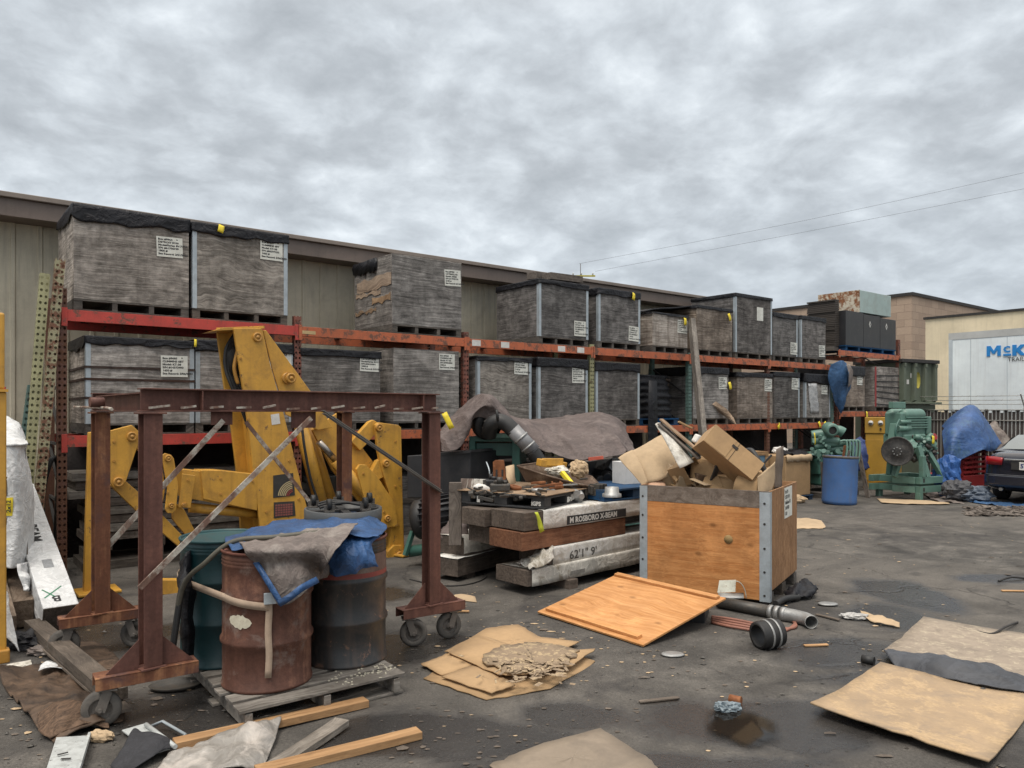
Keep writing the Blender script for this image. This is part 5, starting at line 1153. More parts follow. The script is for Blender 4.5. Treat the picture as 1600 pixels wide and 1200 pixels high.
# greasy machinery in the shade right of the engine
m = MB()
for k in range(16): px, py = rr.uniform(895, 985), rr.uniform(725, 790); m.box(A(px, py, rr.uniform(9.9, 10.8)), (rr.uniform(.1, .3), .2, rr.uniform(.1, .3)), (rr.random(), rr.random(), rr.random()))
for k in range(6): m.cyl(A(rr.uniform(900, 980), rr.uniform(725, 760), 9.8), A(rr.uniform(900, 980), rr.uniform(725, 760), 10.2), .06, 12)
tag(m.build('engine_parts', M_black, bevel=.01), 'dark greasy engine parts in the shade behind the white carton', 'engine parts', kind='stuff')
cmp_ = thing('compressor', 'black box compressor with finned motor behind the gantry leg', 'compressor', V((A(690, 0, 9.3).x, 9.3, 0)), R(38))
ki = MW[cmp_.as_pointer()].inverted()
def kp(px, py, Y): return ki @ A(px, py, Y)
MB().prism([kp(636, 712, 9.75), kp(636, 778, 9.75), kp(735, 778, 9.55), kp(735, 706, 9.55)], ki.to_3x3() @ V((.35, .5, 0))).build('cabinet', M_black, cmp_, bevel=.01)
MB().prism([kp(668, 709, 9.7), kp(735, 704, 9.5), kp(770, 700, 9.9), kp(700, 705, 10.2)], (0, 0, -.03)).build('top_plate', M_black, cmp_)
mt = MB(); a, b = kp(655, 812, 9.4), kp(722, 800, 9.2); mt.cyl(a, b, .23, 28)
d_ = (b-a).normalized()
for k in range(22): 
    an = k*2*math.pi/22; s1 = d_.cross(V((0, 0, 1))).normalized(); s2 = s1.cross(d_); o_ = (s1*math.cos(an)+s2*math.sin(an))
    mt.bar(a+d_*.12+o_*.245, b+o_*.245, .012, .05, o_)
mt.build('finned_motor', M_black, cmp_)
MB().lathe([(0, -.04), (.2, -.03), (.245, .0), (.25, .12), (.24, .13)], 28, a, Matrix((d_.cross(V((0, 0, 1))).normalized(), d_.cross(V((0, 0, 1))).normalized().cross(d_)*1, d_)).transposed()).build('fan_cowl', M_rub, cmp_)
m = MB(); m.tube([kp(640, 862, 9.3), kp(706, 850, 9.2)], .07, 14); m.build('green_tube', M_green, cmp_)
for q in ((645, 830), (700, 825)): MB().bar(kp(q[0], q[1], 9.3), kp(q[0]-12, 868, 9.2), .05, .05).build('motor_foot', M_green, cmp_)
o = sheet([[A(690, 830, 8.9), A(705, 815, 9.0), A(722, 800, 9.0)], [A(690, 840, 8.8), A(708, 830, 8.8), A(730, 815, 8.85)], [A(692, 850, 8.8), A(712, 842, 8.75), A(732, 838, 8.8)]], 6, 6, .04, 5, 3).build('cloth_scrap', M_engtarp, thick=.006); tag(o, 'scrap of brown tarp bunched behind the short beams', 'tarp')

# ================================================================ plywood crate full of cardboard
M_oply = m_wood('orange_plywood', (.42, .165, .05), (.62, .295, .11), 'x', 30, .65, knots=.6, stain=.5, scol=(.20, .085, .03), wavy=.22, bump=.2, streak=.2)  # front panel colour lightened for the sun falling on it
M_oply2 = m_wood('brown_plywood', (.27, .135, .06), (.45, .26, .135), 'z', 18, .7, knots=.5, stain=.5, scol=(.13, .065, .033), wavy=.8, bump=.25, streak=.25)
M_gply = m_wood('grey_top_plywood', (.13, .10, .08), (.25, .21, .175), 'x', 12, .8, knots=.5, stain=.4, scol=(.07, .055, .045), wavy=1.4, bump=.3)
CA = R(-32); c0 = G(1203, 948); cxv = V((math.cos(CA), math.sin(CA), 0)); cW, cD, cHt = 1.345, 1.25, 1.12
co = c0-cxv*cW
bx = thing('plywood_crate', 'open orange plywood crate with metal corners heaped with cardboard', 'crate', co, CA)
m = MB().box2((0, 0, .05), (cW, .018, cHt-.17)); m.build('front_panel', M_oply, bx)
MB().box2((0, -.001, cHt-.168), (cW, .0185, cHt)).build('top_board', M_gply, bx, bevel=.002)
MB().box2((cW-.018, .019, .14), (cW, cD, cHt)).build('side_panel', M_oply2, bx, bevel=.002)
MB().box2((0, .019, .14), (.018, cD, cHt)).build('side_panel', M_oply2, bx, bevel=.002); MB().box2((.0185, cD-.018, .14), (cW-.0185, cD, cHt)).build('back_panel', M_oply2, bx)
MB().box2((.0185, .0185, .12), (cW-.0185, cD-.0185, .14)).build('floor_panel', M_oply2, bx)
for x in (.0, cW/2-.05, cW-.10):
    for y in (.02, cD/2-.07, cD-.15): MB().box2((x+.002, y, .0), (x+.098, y+.14, .118)).build('skid_block', M_pal, bx)
for x0, w_ in ((-.004, .085), (cW-.098, .10)):
    m = MB(); m.box2((x0, -.006, .04), (x0+w_, -.0015, cHt-.01))
    if x0 > 0: m.box2((cW+.0008, -.006, .04), (cW+.0045, .06, cHt-.01))
    m.build('corner_strip', M_galv, bx)
m = MB()
for z in (.1, .33, .56, .8, 1.0):
    for x in (.03, cW-.05): m.cyl((x, -.010, z), (x, -.005, z), .012, 10)
o = m.build('screw_head', M_dark, bx); o['kind'] = 'stuff'
la = MB().box2((cW+.002, .62, .78), (cW+.004, .98, 1.10)).build('paper_label', M_paper, bx)
text(la, 'Box #9214\nDETROIT 8100\nModel/Series 6V-92\nS/N 06VF0824\n1650 #', .052, (cW+.0045, .65, 1.04), Matrix(((0, 0, 1), (1, 0, 0), (0, 1, 0))), M_ink, bold=.002, line=1.1, sx=.62)
MB().lathe([(0, 0), (.045, 0), (.045, .001), (0, .001)], 10, (cW*.70, -.004, .62), Euler((R(90), 0, 0)).to_matrix()).build('paint_mark', m_paint('olive_mark', (.30, .20, .08), .8), bx)
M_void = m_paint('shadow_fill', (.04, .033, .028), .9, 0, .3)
# cardboard inside: each piece a thing
GRP = 'cardboard heaped in the plywood crate'
def cbox(label, c, size, rot, mat=None, open_=False, slot=False):
    o = thing('cardboard_box', label, 'box', c, rot=rot, group=GRP); x, y, z = [q/2 for q in size]; t = .006
    if not open_: MB().box((0, 0, 0), size).build('carton_body', mat or M_cardm, o, bevel=.004)
    else:
        m = MB(); m.box2((-x, -y, -z), (-x+t, y, z)); m.box2((x-t, -y, -z), (x, y, z)); m.box2((-x+t, -y, -z), (x-t, -y+t, z)); m.box2((-x+t, y-t, -z), (x-t, y, z)); m.box2((-x+t, -y+t, -z), (x-t, y-t, -z+t)); m.build('carton_body', mat or M_cardm, o)
        m = MB(); m.prism([(-x, -y, z), (x, -y, z), (x*.95, -y-.10, z+.06), (-x*.95, -y-.10, z+.06)], (0, .002, .005)); m.build('flap', M_card2, o)
    return o
def rotm(ex, ez):
    ex = V(ex).normalized(); ez = V(ez); ez = (ez-ex*ex.dot(ez)).normalized(); ey = ez.cross(ex); return Matrix((ex, ey, ez)).transposed().to_euler()
big = cbox('largest brown carton balanced on edge on top of the cardboard heap', A(1137, 712, 7.75), (.62, .34, .225), rotm((.74, -.10, -.62), (.62, .28, .74)), M_cardm)
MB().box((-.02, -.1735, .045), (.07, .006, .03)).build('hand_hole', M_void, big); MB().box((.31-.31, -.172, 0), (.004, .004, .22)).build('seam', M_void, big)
MB().prism([(-.31, -.171, -.105), (-.31, -.171, .11), (-.04, -.176, .11), (-.04, -.176, -.105)], (0, .004, 0)).build('flap', M_cardm, big, bevel=.001)
cbox('small open carton lying on its side in the middle of the heap', A(1072, 738, 8.15), (.22, .22, .26), rotm((.75, .5, .42), (-.62, -.55, -.35)), M_cardm, True)
cbox('crumpled pale carton below the white board in the crate', A(1048, 742, 8.4), (.22, .3, .22), (.3, .45, .2), M_card2)
cbox('brown carton low at the front right of the heap', A(1152, 760, 7.95), (.42, .2, .20), (.1, .15, -.45), M_cardm)
cbox('dark brown carton sunk in the centre of the crate', A(1103, 752, 8.15), (.36, .3, .2), (.2, .1, .2), m_wood('cardboard_dark', (.10, .062, .038), (.19, .125, .08), 'z', 12, .9, knots=0, bump=.1))
def csheet(label, ctrl, mat, th=.007, amp=.012, seed=0, nu=5, nv=5, name='cardboard_sheet', cat='cardboard'):
    o = sheet(ctrl, nu, nv, amp, 4, seed).build(name, mat, thick=th); return tag(o, label, cat, GRP)
csheet('large tan sheet bulging out at the left of the heap', [[A(985, 706, 8.5), A(1012, 692, 8.55), A(1036, 678, 8.6)], [A(996, 728, 8.38), A(1025, 714, 8.35), A(1056, 696, 8.5)], [A(1008, 756, 8.25), A(1032, 750, 8.2), A(1055, 740, 8.3)]], M_card2, seed=2)
csheet('pale folded flap leaning over the left crate wall', [[A(966, 716, 8.35), A(976, 708, 8.38), A(988, 703, 8.42)], [A(984, 736, 8.25), A(992, 730, 8.26), A(1002, 726, 8.3)], [A(1005, 760, 8.15), A(1008, 758, 8.16), A(1012, 754, 8.18)]], M_card2, seed=3)
csheet('curved tan sheet standing at the right end of the crate', [[A(1184, 745, 7.5), A(1198, 733, 7.55), A(1212, 721, 7.65)], [A(1184, 758, 7.5), A(1196, 757, 7.52), A(1210, 748, 7.65)], [A(1184, 772, 7.5), A(1194, 772, 7.52), A(1206, 768, 7.6)]], M_card2, seed=4)
csheet('tall brown flap standing behind the right crate wall', [[A(1213, 702, 8.0), A(1219, 699, 8.0), A(1225, 697, 8.05)], [A(1211, 735, 8.0), A(1217, 735, 8.0), A(1222, 735, 8.05)], [A(1210, 764, 8.0), A(1216, 764, 8.0), A(1221, 764, 8.05)]], m_wood('flap_grey', (.15, .12, .10), (.26, .21, .17), 'z', 14, knots=0), seed=5)
csheet('dirty white sheet of board slanting down through the heap', [[A(1024, 663, 8.15), A(1030, 661, 8.2), A(1042, 668, 8.25)], [A(1040, 690, 8.0), A(1052, 688, 8.0), A(1066, 695, 8.1)], [A(1062, 732, 7.85), A(1072, 728, 7.85), A(1084, 722, 7.95)]], M_wrapd, th=.012, seed=6)
csheet('brown crushed sheet under the largest carton', [[A(1084, 712, 8.2), A(1098, 716, 8.1), A(1112, 722, 8.0)], [A(1080, 722, 8.15), A(1100, 728, 8.05), A(1120, 738, 7.95)], [A(1080, 750, 8.05), A(1105, 753, 7.95), A(1130, 760, 7.8)]], M_cardm, amp=.03, seed=9)
csheet('peach crumpled paper at the front left of the crate', [[A(1008, 752, 8.35), A(1020, 748, 8.35), A(1036, 750, 8.35)], [A(1009, 757, 8.25), A(1022, 755, 8.22), A(1040, 757, 8.2)], [A(1014, 764, 8.15), A(1025, 764, 8.12), A(1042, 765, 8.08)]], m_cloth('peach_paper', (.42, .26, .17), .8, .3), amp=.03, seed=10)
for i, (a, b, w_, mt, lb) in enumerate((((1032, 656, 8.2), (1098, 712, 8.0), .13, M_fresh, 'upper of two wooden boards sticking up from the heap'), ((1029, 663, 8.15), (1092, 718, 7.95), .12, M_old, 'lower of two wooden boards sticking up from the heap'), ((1080, 670, 8.6), (1060, 660, 8.6), .1, M_cardm, 'small brown flap behind the raised boards'))):
    lumber('board', lb, 'board', A(*b), A(*a), w_, .018, mt, GRP)
tag(MB().box(A(1092, 688, 8.2), (.12, .1, .10), (.2, .5, .4)).build('white_block', M_whitelab, bevel=.02), 'small white block peeking over the largest carton', 'block', GRP)
o = MB().tube(spline([A(1163, 706, 8.2), A(1175, 705, 8.1), A(1190, 728, 8.0), A(1200, 742, 8.0)], 6), .03, 10).build('black_hose', M_rub); tag(o, 'black hose drooping behind the largest carton', 'hose')
m = MB()
for k in range(60): m.box(MW[bx.as_pointer()] @ V((rr.uniform(.25, cW-.25), rr.uniform(.25, cD-.25), rr.uniform(.85, 1.13))), (rr.uniform(.1, .3), rr.uniform(.1, .3), rr.uniform(.01, .06)), (rr.uniform(-.6, .6), rr.uniform(-.6, .6), rr.random()*3))
tag(m.build('cardboard_scraps', M_cardm), 'torn cardboard scraps filling the plywood crate', 'cardboard', kind='stuff')
def BXp(x, y, z): return MW[bx.as_pointer()] @ V((x, y, z))
M_carddk = bpy.data.materials['cardboard_dark']
for lb_, c_, sz, rt, mt in (('torn tan carton low behind the front board at the left', (.42, .42, 1.10), (.34, .26, .22), (.25, .2, .5), M_card2), ('small pale carton wedged beside the open carton', (.62, .32, 1.13), (.20, .16, .16), (.5, .3, -.2), M_card2),
        ('flattened brown carton at the front centre of the heap', (.80, .25, 1.10), (.40, .26, .07), (.7, .15, .1), M_cardm), ('dark open carton near the middle front', (.70, .50, 1.16), (.28, .24, .2), (-.3, .5, .9), M_carddk), ('small brown carton at the right rear corner', (1.08, .80, 1.12), (.3, .26, .22), (.2, -.4, .3), M_cardm)):
    cbox(lb_, BXp(*c_), sz, (rt[0], rt[1], rt[2]+CA), mt, open_='open' in lb_)
for i, (lb_, pts, mt) in enumerate((('narrow torn strip of brown card rising beside the boards', [((.50, .55, 1.05), (.62, .60, 1.05)), ((.46, .62, 1.35), (.56, .66, 1.38)), ((.44, .72, 1.55), (.50, .74, 1.62))], M_cardm),
        ('bent tan card hanging over the right of the front board', [((.95, .10, 1.06), (1.18, .12, 1.06)), ((.98, .10, 1.20), (1.22, .16, 1.22)), ((1.02, .22, 1.30), (1.24, .28, 1.27))], M_cardm),
        ('crooked tan card lying across the left rear of the heap', [((.10, .50, 1.12), (.40, .75, 1.18)), ((.06, .75, 1.28), (.36, 1.0, 1.30)), ((.04, 1.0, 1.34), (.3, 1.2, 1.33))], M_card2),
        ('thin white card standing behind the raised boards', [((.55, .80, 1.1), (.75, .82, 1.1)), ((.52, .86, 1.4), (.72, .9, 1.36)), ((.5, .92, 1.55), (.66, .96, 1.48))], M_wrapd))):
    csheet(lb_, [[BXp(*p), BXp(*V(p).lerp(V(q), .5)), BXp(*q)] for p, q in pts], mt, amp=.015, seed=30+i)
for i, (p, q, lb_) in enumerate((((.66, .30, 1.10), (.78, .22, 1.34), 'short black slatted strip leaning in the front of the heap'), ((.90, .85, 1.1), (1.15, .95, 1.42), 'thin dark rod standing at the right rear of the heap'))): lumber('strip', lb_, 'strip', BXp(*p), BXp(*q), .06-.03*i, .02, M_plas, GRP)
# lid leaning on a black box
l0, l1 = G(840, 958, .01), G(1005, 1011, .01); lx = (l1-l0); LL = lx.length; lx.normalize(); ly = V((-lx.y, lx.x, 0)); lu = (ly*1.10+V((0, 0, .21))).normalized()
lm = Matrix((lx, lu, lx.cross(lu))).transposed()
ld = thing('plywood_cover', 'orange plywood crate lid lying propped on a black box', 'lid', l0, rot=lm.to_euler())
M_lid = m_wood('lid_plywood', (.46, .205, .066), (.66, .345, .145), 'x', 28, .6, knots=.5, stain=.4, scol=(.28, .125, .045), wavy=.25, bump=.15, streak=0)
MB().box2((0, 0, 0), (LL, 1.12, .018)).build('panel', M_lid, ld, bevel=.003)
MB().box2((.06, .05, .0185), (LL-.10, .11, .045)).build('cleat', M_lid, ld, bevel=.004); MB().box2((.02, 1.03, .0185), (LL-.04, 1.09, .045)).build('cleat', M_lid, ld, bevel=.004)
q = G(1105, 977); kb = thing('black_box', 'black box propping up the corner of the plywood lid', 'box', q-V((.14, -.1, 0)), R(-20))
MB().box2((-.12, 0, 0), (.14, .4, .175)).build('body', M_black, kb, bevel=.006); MB().box2((.03, -.004, .01), (.04, -.001, .16)).build('seam', M_plas, kb)
# white metal bracket against the crate
wb = thing('metal_bracket', 'white painted metal bracket and housing against the plywood crate', 'bracket', G(1145, 946))
M_bw = m_paint('chipped_white', (.50, .50, .42), .5, .1, .4, (.2, .14, .09), 9, .1, wear=.1)
m = MB(); m.prism([A(1124, 907, 7.42), A(1150, 906, 7.38), A(1149, 925, 7.34), A(1121, 926, 7.38)], (.0, .006, 0)); m.build('plate', M_bw, wb, world=True)
pts = [A(1124+40*i/8, 940-2*math.sin(i*.4), 7.25) for i in range(9)]
MB().grid([[A(1150+16*math.sin(t*1.5), 908+ 32*(1-math.cos(t*1.4)), 7.3+.06*j) for j in (0, 1, 2)] for t in [i/8 for i in range(9)]]).build('curved_cover', M_bw, wb, world=True, thick=.008)
MB().grid([[A(1122+x*10, 927+4*j, 7.36-.05*j) for j in (0, 1, 2)] for x in range(5)]).build('housing', M_cast, wb, world=True, thick=.012)
# pipes on the ground
pp = thing('exhaust_pipe', 'dark metal pipe with silver elbow lying beside the crate', 'pipe', G(1180, 970))
a, b = G(1122, 950)+V((0, 0, .06)), G(1205, 966)+V((0, 0, .06)); MB().tube([a, b], .055, 20).build('pipe', M_greasy, pp, world=True)
d_ = (b-a).normalized(); m = MB()
for k, r_ in ((0, .062), (.06, .064), (.12, .062)): m.cyl(b+d_*(k-.02), b+d_*(k+.02), r_, 20)
m.build('clamp', M_cast, pp, world=True)
e_ = spline([b+d_*.13, b+d_*.22, b+d_*.28+V((.02, -.06, 0)), b+d_*.29+V((.02, -.15, 0))], 6); MB().tube(e_, .056, 20, caps=False).build('elbow', M_cast, pp, world=True, thick=.006)
M_cop = m_paint('red_hose', (.26, .11, .075), .6, 0, .3, (.1, .06, .05), 6)
m = MB()
for k in range(4):
    s_ = spline([G(1112, 966+k*3)+V((0, 0, .015)), G(1150, 972+k*4)+V((0, 0, .02)), G(1215, 984+k*2.2)+V((0, 0, .014)), G(1243, 982-k*2)+V((0, 0, .014)), G(1238-k*4, 970)+V((0, 0, .02))], 7); m.tube(s_, .013, 7)
tag(m.build('hose_coil', M_cop), 'coil of dull red hose on the ground beside the pipe', 'hose')
q = G(1204, 1016); rbt = thing('rubber_coupling', 'short ribbed black rubber coupling on the bare ground', 'coupling', q)
Mx = Matrix((V((.35, .1, .9)), V((.1, .95, -.2)), V((.85, -.3, .1)))).transposed(); cc_ = q+V((0, .06, .112)); ax = V((.9, .3, .05)).normalized(); s1 = ax.cross(V((0, 0, 1))).normalized(); Mx = Matrix((s1, s1.cross(ax)*-1, ax)).transposed()
pr = [(.085, -.10), (.108, -.10)]+[(.108+.006*(1 if k % 2 else -1), -.09+k*.018) for k in range(11)]+[(.108, .10), (.085, .10), (.085, -.10)]
MB().lathe(pr, 32, cc_, Mx).build('ribbed_sleeve', M_rub, rbt, world=True)
m = MB()
for z in (-.03, .035): m.lathe([(.113, z), (.118, z), (.118, z+.016), (.113, z+.016)], 32, cc_, Mx)
m.build('hose_clamp', M_cast, rbt, world=True)
o = sheet([[G(1226, 945)+V((0, 0, .02)), G(1245, 940)+V((0, 0, .05)), G(1268, 936)+V((0, 0, .02))], [G(1228, 936)+V((0, 0, .05)), G(1250, 928)+V((0, 0, .16)), G(1274, 930)+V((0, 0, .05))], [G(1232, 926)+V((0, 0, .02)), G(1252, 922)+V((0, 0, .08)), G(1278, 925)+V((0, 0, .03))]], 8, 8, .06, 6, 4, zmin=.004).build('black_bag', M_blackwrap, thick=.006); tag(o, 'crumpled black plastic bag behind the crate corner', 'bag')
tag(MB().tube(spline([G(1212, 950)+V((0, 0, .04)), G(1225, 944)+V((0, 0, .05)), G(1247, 939)+V((0, 0, .04))], 6), .032, 12).build('rubber_hose', M_rub), 'short black rubber hose at the foot of the crate', 'hose')
# ================================================================ far rack load
def slab(parent, name, poly_fn, mat): pass
cbn = thing('cabinet_row', 'three black steel cabinets on a pallet on the far rack top', 'cabinet', RK(t2+.30, -.02, ZT2+.004), RZ)
w_ = TX(1397)-TX(1318); zt_c = H+(HZ-488)/F*PL(1340, HZ).y-ZT2
m = MB()
for i in range(3): pass
for i in range(3):
    x0 = .02+i*w_/3; d_ = MB().box2((x0+.006, .0, .14), (x0+w_/3-.006, .9, zt_c-.05*i*.6)).build('cabinet_body', M_black, cbn, bevel=.008)
    if i > 0:
        c_ = V((x0+w_/6-.1, -.004, .75)); dm = MB(); dm.prism([c_+V((-.055, 0, 0)), c_+V((0, 0, -.09)), c_+V((.055, 0, 0)), c_+V((0, 0, .09))], (0, .003, 0)); o = dm.build('hazard_diamond', M_lwhite, d_)
        MB().prism([c_+V((-.02, -.003, 0)), c_+V((0, -.003, -.04)), c_+V((.02, -.003, 0)), c_+V((0, -.003, .04))], (0, .002, 0)).build('diamond_mark', M_ink, o)
m = MB(); m.box2((0, 0, .11), (w_, .95, .138)); m.box2((0, 0, 0), (w_, .1, .016))
for k in range(5): x = .03+k*(w_-.16)/4; m.box2((x, .01, .016), (x+.1, .94, .11))
m.build('pallet_base', M_bp, cbn)
stk = thing('panel_stack', 'stack of dark corrugated panels beside the black cabinets', 'panels', RK(t2+.05, .12, ZT2+.004), RZ)
rr = random.Random(4)
m = MB()
for k in range(26): m.box2((.06+rr.uniform(-.02, .02), .03, .12+k*.046), (.27, .80, .12+k*.046+.036))
m.build('panels', m_paint('dark_brown_panel', (.055, .045, .038), .8, 0, .4, bump=.2), stk)['kind'] = 'stuff'
MB().box2((.03, .05, 0), (.27, .8, .11)).build('pallet_base', M_pal, stk)
hvb = thing('equipment_housing', 'rusty and pale green sheet metal housing on top of the black cabinets', 'housing', RK(TX(1342), -.02, ZT2+zt_c+.01), RZ)
hz_ = .58; wl_ = TX(1391)-TX(1342)
m = MB(); m.box2((0, 0, 0), (wl_, 1.15, hz_)); m.build('side_sheet', m_paint('pale_green', (.33, .42, .40), .5, 0, .25, (.2, .12, .07), 2, .1, wear=.05), hvb, bevel=.01)
MB().box2((-.012, -.004, 0), (-.001, 1.152, hz_)).build('rusty_end', m_rust('flaky_rust', (.22, .09, .04), (.40, .22, .12), (.55, .50, .40), .50, .8, 5), hvb)
# hanging blue tarp at the end of the main rack
ht = [[RK(TX(1290), -.12, 3.05), RK(TX(1300), -.22, 3.16), RK(TX(1309), -.2, 3.1)], [RK(TX(1288), -.1, 2.75), RK(TX(1302), -.30, 2.75), RK(TX(1317), -.22, 2.75)],
      [RK(TX(1293), -.1, 2.4), RK(TX(1303), -.26, 2.4), RK(TX(1315), -.2, 2.45)], [RK(TX(1299), -.1, 2.1), RK(TX(1305), -.2, 2.05), RK(TX(1311), -.14, 2.1)], [RK(TX(1304), -.1, 1.95), RK(TX(1307), -.12, 1.85), RK(TX(1309), -.1, 1.9)]]
M_bt2 = m_cloth('faded_blue_tarp', (.04, .10, .21), .6, .4, .8, crease=6)
htp = thing('tarpaulin', 'faded blue tarp with brown patch hanging from the rack end', 'tarp', RK(TX(1303), -.2, 3.05))
sheet(ht, 10, 10, .03, 2.5, 6, ridge=1.8, lump=.3).build('blue_sheet', M_bt2, htp, world=True, thick=.008)
br = [[RK(TX(1302), -.33, 3.05), RK(TX(1308), -.33, 3.08)], [RK(TX(1302), -.40, 2.8), RK(TX(1311), -.37, 2.85)], [RK(TX(1304), -.36, 2.5), RK(TX(1309), -.33, 2.55)]]
sheet(br, 6, 6, .02, 5, 2).build('brown_patch', M_brtarp, htp, world=True, thick=.008)

# ================================================================ machines in the far right corner
def base(px, py): return G(px, py)
# green marine engine 1, on a pallet behind the blue drum
def yaw_thing(name, label, cat, px, py, yaw): return thing(name, label, cat, G(px, py), yaw)
e1_ = yaw_thing('marine_engine', 'seafoam green engine with fat round pipes behind the blue drum', 'engine', 1302, 776, R(35))
i1 = MW[e1_.as_pointer()].inverted(); Y1 = G(1302, 776).y
def p1(px, py, dy=0): return i1 @ A(px, py, Y1+dy)
MB().box2((-.60, -.1, 0), (.85, .75, .12)).build('pallet_base', M_pal, e1_)
m = MB(); m.box((0.10, .33, .62), (1.0, .6, .72)); m.build('engine_block', M_green, e1_, bevel=.04)
m = MB()
for a, b, r in (((1268, 680), (1300, 678), .10), ((1268, 688), (1310, 690), .09), ((1272, 698), (1320, 692), .075), ((1290, 704), (1325, 700), .06), ((1300, 672), (1318, 676), .11), ((1265, 712), (1295, 706), .09)):
    pa, pb = p1(*a, -.05), p1(*b, -.15); m.tube(spline([pa, pa.lerp(pb, .5)+V((0, -.03, .02)), pb], 5), r, 14)
m.build('intake_pipe', M_sea, e1_)
m = MB().lathe([(.085, -.05), (.125, -.05), (.15, 0), (.15, .22), (.12, .28), (0, .28)], 24, p1(1300, 672, -.35), (i1.to_3x3() @ Euler((-1.45, .25, 0)).to_matrix())); m.build('turbo_inlet', M_sea, e1_)
MB().lathe([(0, -.03), (.088, -.03)], 20, p1(1300, 672, -.34), (i1.to_3x3() @ Euler((-1.45, .25, 0)).to_matrix())).build('inlet_bore', M_dark, e1_)
for i in range(5):
    q = p1(1312+i*5, 690, -.3); MB().tube(spline([q, q+V((.1, -.10, .0)), q+V((.06, -.12, -.35)), q+V((0, -.1, -.5))], 6), .025, 8).build('fuel_pipe', M_sea, e1_)
m = MB(); m.prism([p1(1278, 718, -.2), p1(1296, 708, -.25), p1(1300, 735, -.25), p1(1280, 742, -.2)], (0, .25, 0)); m.build('gearbox', M_green, e1_, bevel=.02)
rr = random.Random(14); m = MB()
for k in range(22): px, py = rr.uniform(1262, 1330), rr.uniform(682, 722); m.cyl(p1(px, py, -.25), p1(px+rr.uniform(-5, 5), py+rr.uniform(-4, 4), -.1), rr.uniform(.02, .06), 10)
m.build('fittings', M_sea, e1_)['kind'] = 'stuff'
hang_tag(e1_, p1(1272, 676, -.5), .05, .26, 0)
# blue plastic drum
bd = thing('plastic_drum', 'open blue plastic drum tilted slightly with scrap sticking out', 'drum', G(1311, 787), 0, rot=(0, .045, .3))
M_bdrum = m_paint('blue_plastic', (.055, .135, .325), .55, 0, .45, (.10, .11, .14), 2, .06, streak=.45)
MB().lathe([(.31, 0), (.335, .03), (.34, .06), (.335, .10), (.338, .5), (.335, .85), (.342, .9), (.342, .98), (.325, .985), (.322, .3), (0, .3)], 40).build('shell', M_bdrum, bd)
MB().lathe([(.343, .94), (.352, .945), (.352, .985), (.343, .99)], 40).build('lip', M_rim, bd)
q = MW[bd.as_pointer()] @ V((0, 0, .5))
for i, (dx, dz, mt, lb) in enumerate(((.09, .95, M_rb, 'rusty bar standing in the blue plastic drum'), (.18, .85, M_old, 'wooden stick standing in the blue plastic drum'))): lumber('bar', lb, 'bar', q+V((dx-.1, .05, -.15)), q+V((dx, 0, dz-.25)), .05, .03, mt, up=(1, .2, 0))
lumber('steel_bar', 'grey perforated bar leaning between the drum and yellow cabinet', 'bar', G(1352, 778)+V((.05, 0, 0)), A(1338, 692, G(1352, 778).y+.5), .10, .03, M_old, up=(1, .5, 0))
lumber('wooden_post', 'thin brown post standing left of the blue plastic drum', 'post', G(1286, 785), A(1283, 722, G(1286, 785).y+.02), .07, .05, M_old, up=(1, .2, 0))
# cardboard gaylord on blue pallet
cbx = thing('cardboard_bin', 'tall open cardboard bin on a blue pallet with crumpled top', 'box', G(1250, 783), R(33))
MB().box2((-.45, .02, .12), (.38, .85, .96)).build('carton_body', M_cardm, cbx, bevel=.01)
P = [[V((-.46+.85*i/12, .01-.02*abs(nz((i*.6, 1, 2))), .985+.03*nz((i*.5, 0, 0)))) for i in range(13)], [V((-.46+.85*i/12, -.02, .93+.03*nz((i*.7, 2, 0)))) for i in range(13)], [V((-.46+.85*i/12, -.012, .86-.07*abs(nz((i*.45, 5, 0))))) for i in range(13)]]
MB().grid(P).build('folded_rim', M_card2, cbx, thick=.008)
m = MB(); m.box2((-.46, 0, .095), (.46, .9, .115)); m.box2((-.46, .02, 0), (-.33, .88, .095)); m.box2((.33, .02, 0), (.46, .88, .095)); m.box2((-.06, .02, 0), (.06, .88, .095)); m.build('pallet_base', M_bp, cbx)
o = sheet([[A(1220, 705, 16.5), A(1245, 704, 16.8), A(1272, 710, 17)], [A(1222, 709, 16), A(1246, 712, 16.1), A(1274, 716, 16.3)]], 6, 6, .08, 3, 4).build('black_sheet', M_blackwrap, thick=.01); tag(o, 'black sheet bunched on top of the cardboard bin', 'sheet')
crumple('paper_heap', 'crumpled brown paper at the foot of the blue pallet', 'paper', G(1240, 786)+V((0, 0, .08)), .16, M_card2, 6, (1.6, .7, .6))
# blue box with wood edge behind the crate
bb_ = thing('wooden_box', 'blue-sided wooden box behind the plywood crate', 'box', G(1200, 792)+V((0, .9, 0)), R(20))
MB().box2((-.45, 0, 0), (.35, .8, 1.02)).build('side', m_paint('dusty_blue', (.10, .20, .29), .7, 0, .3), bb_); m = MB(); m.box2((-.47, -.02, .97), (.37, .82, 1.05)); m.box2((.29, -.02, 0), (.37, .1, .969)); m.build('edging', M_fresh, bb_)
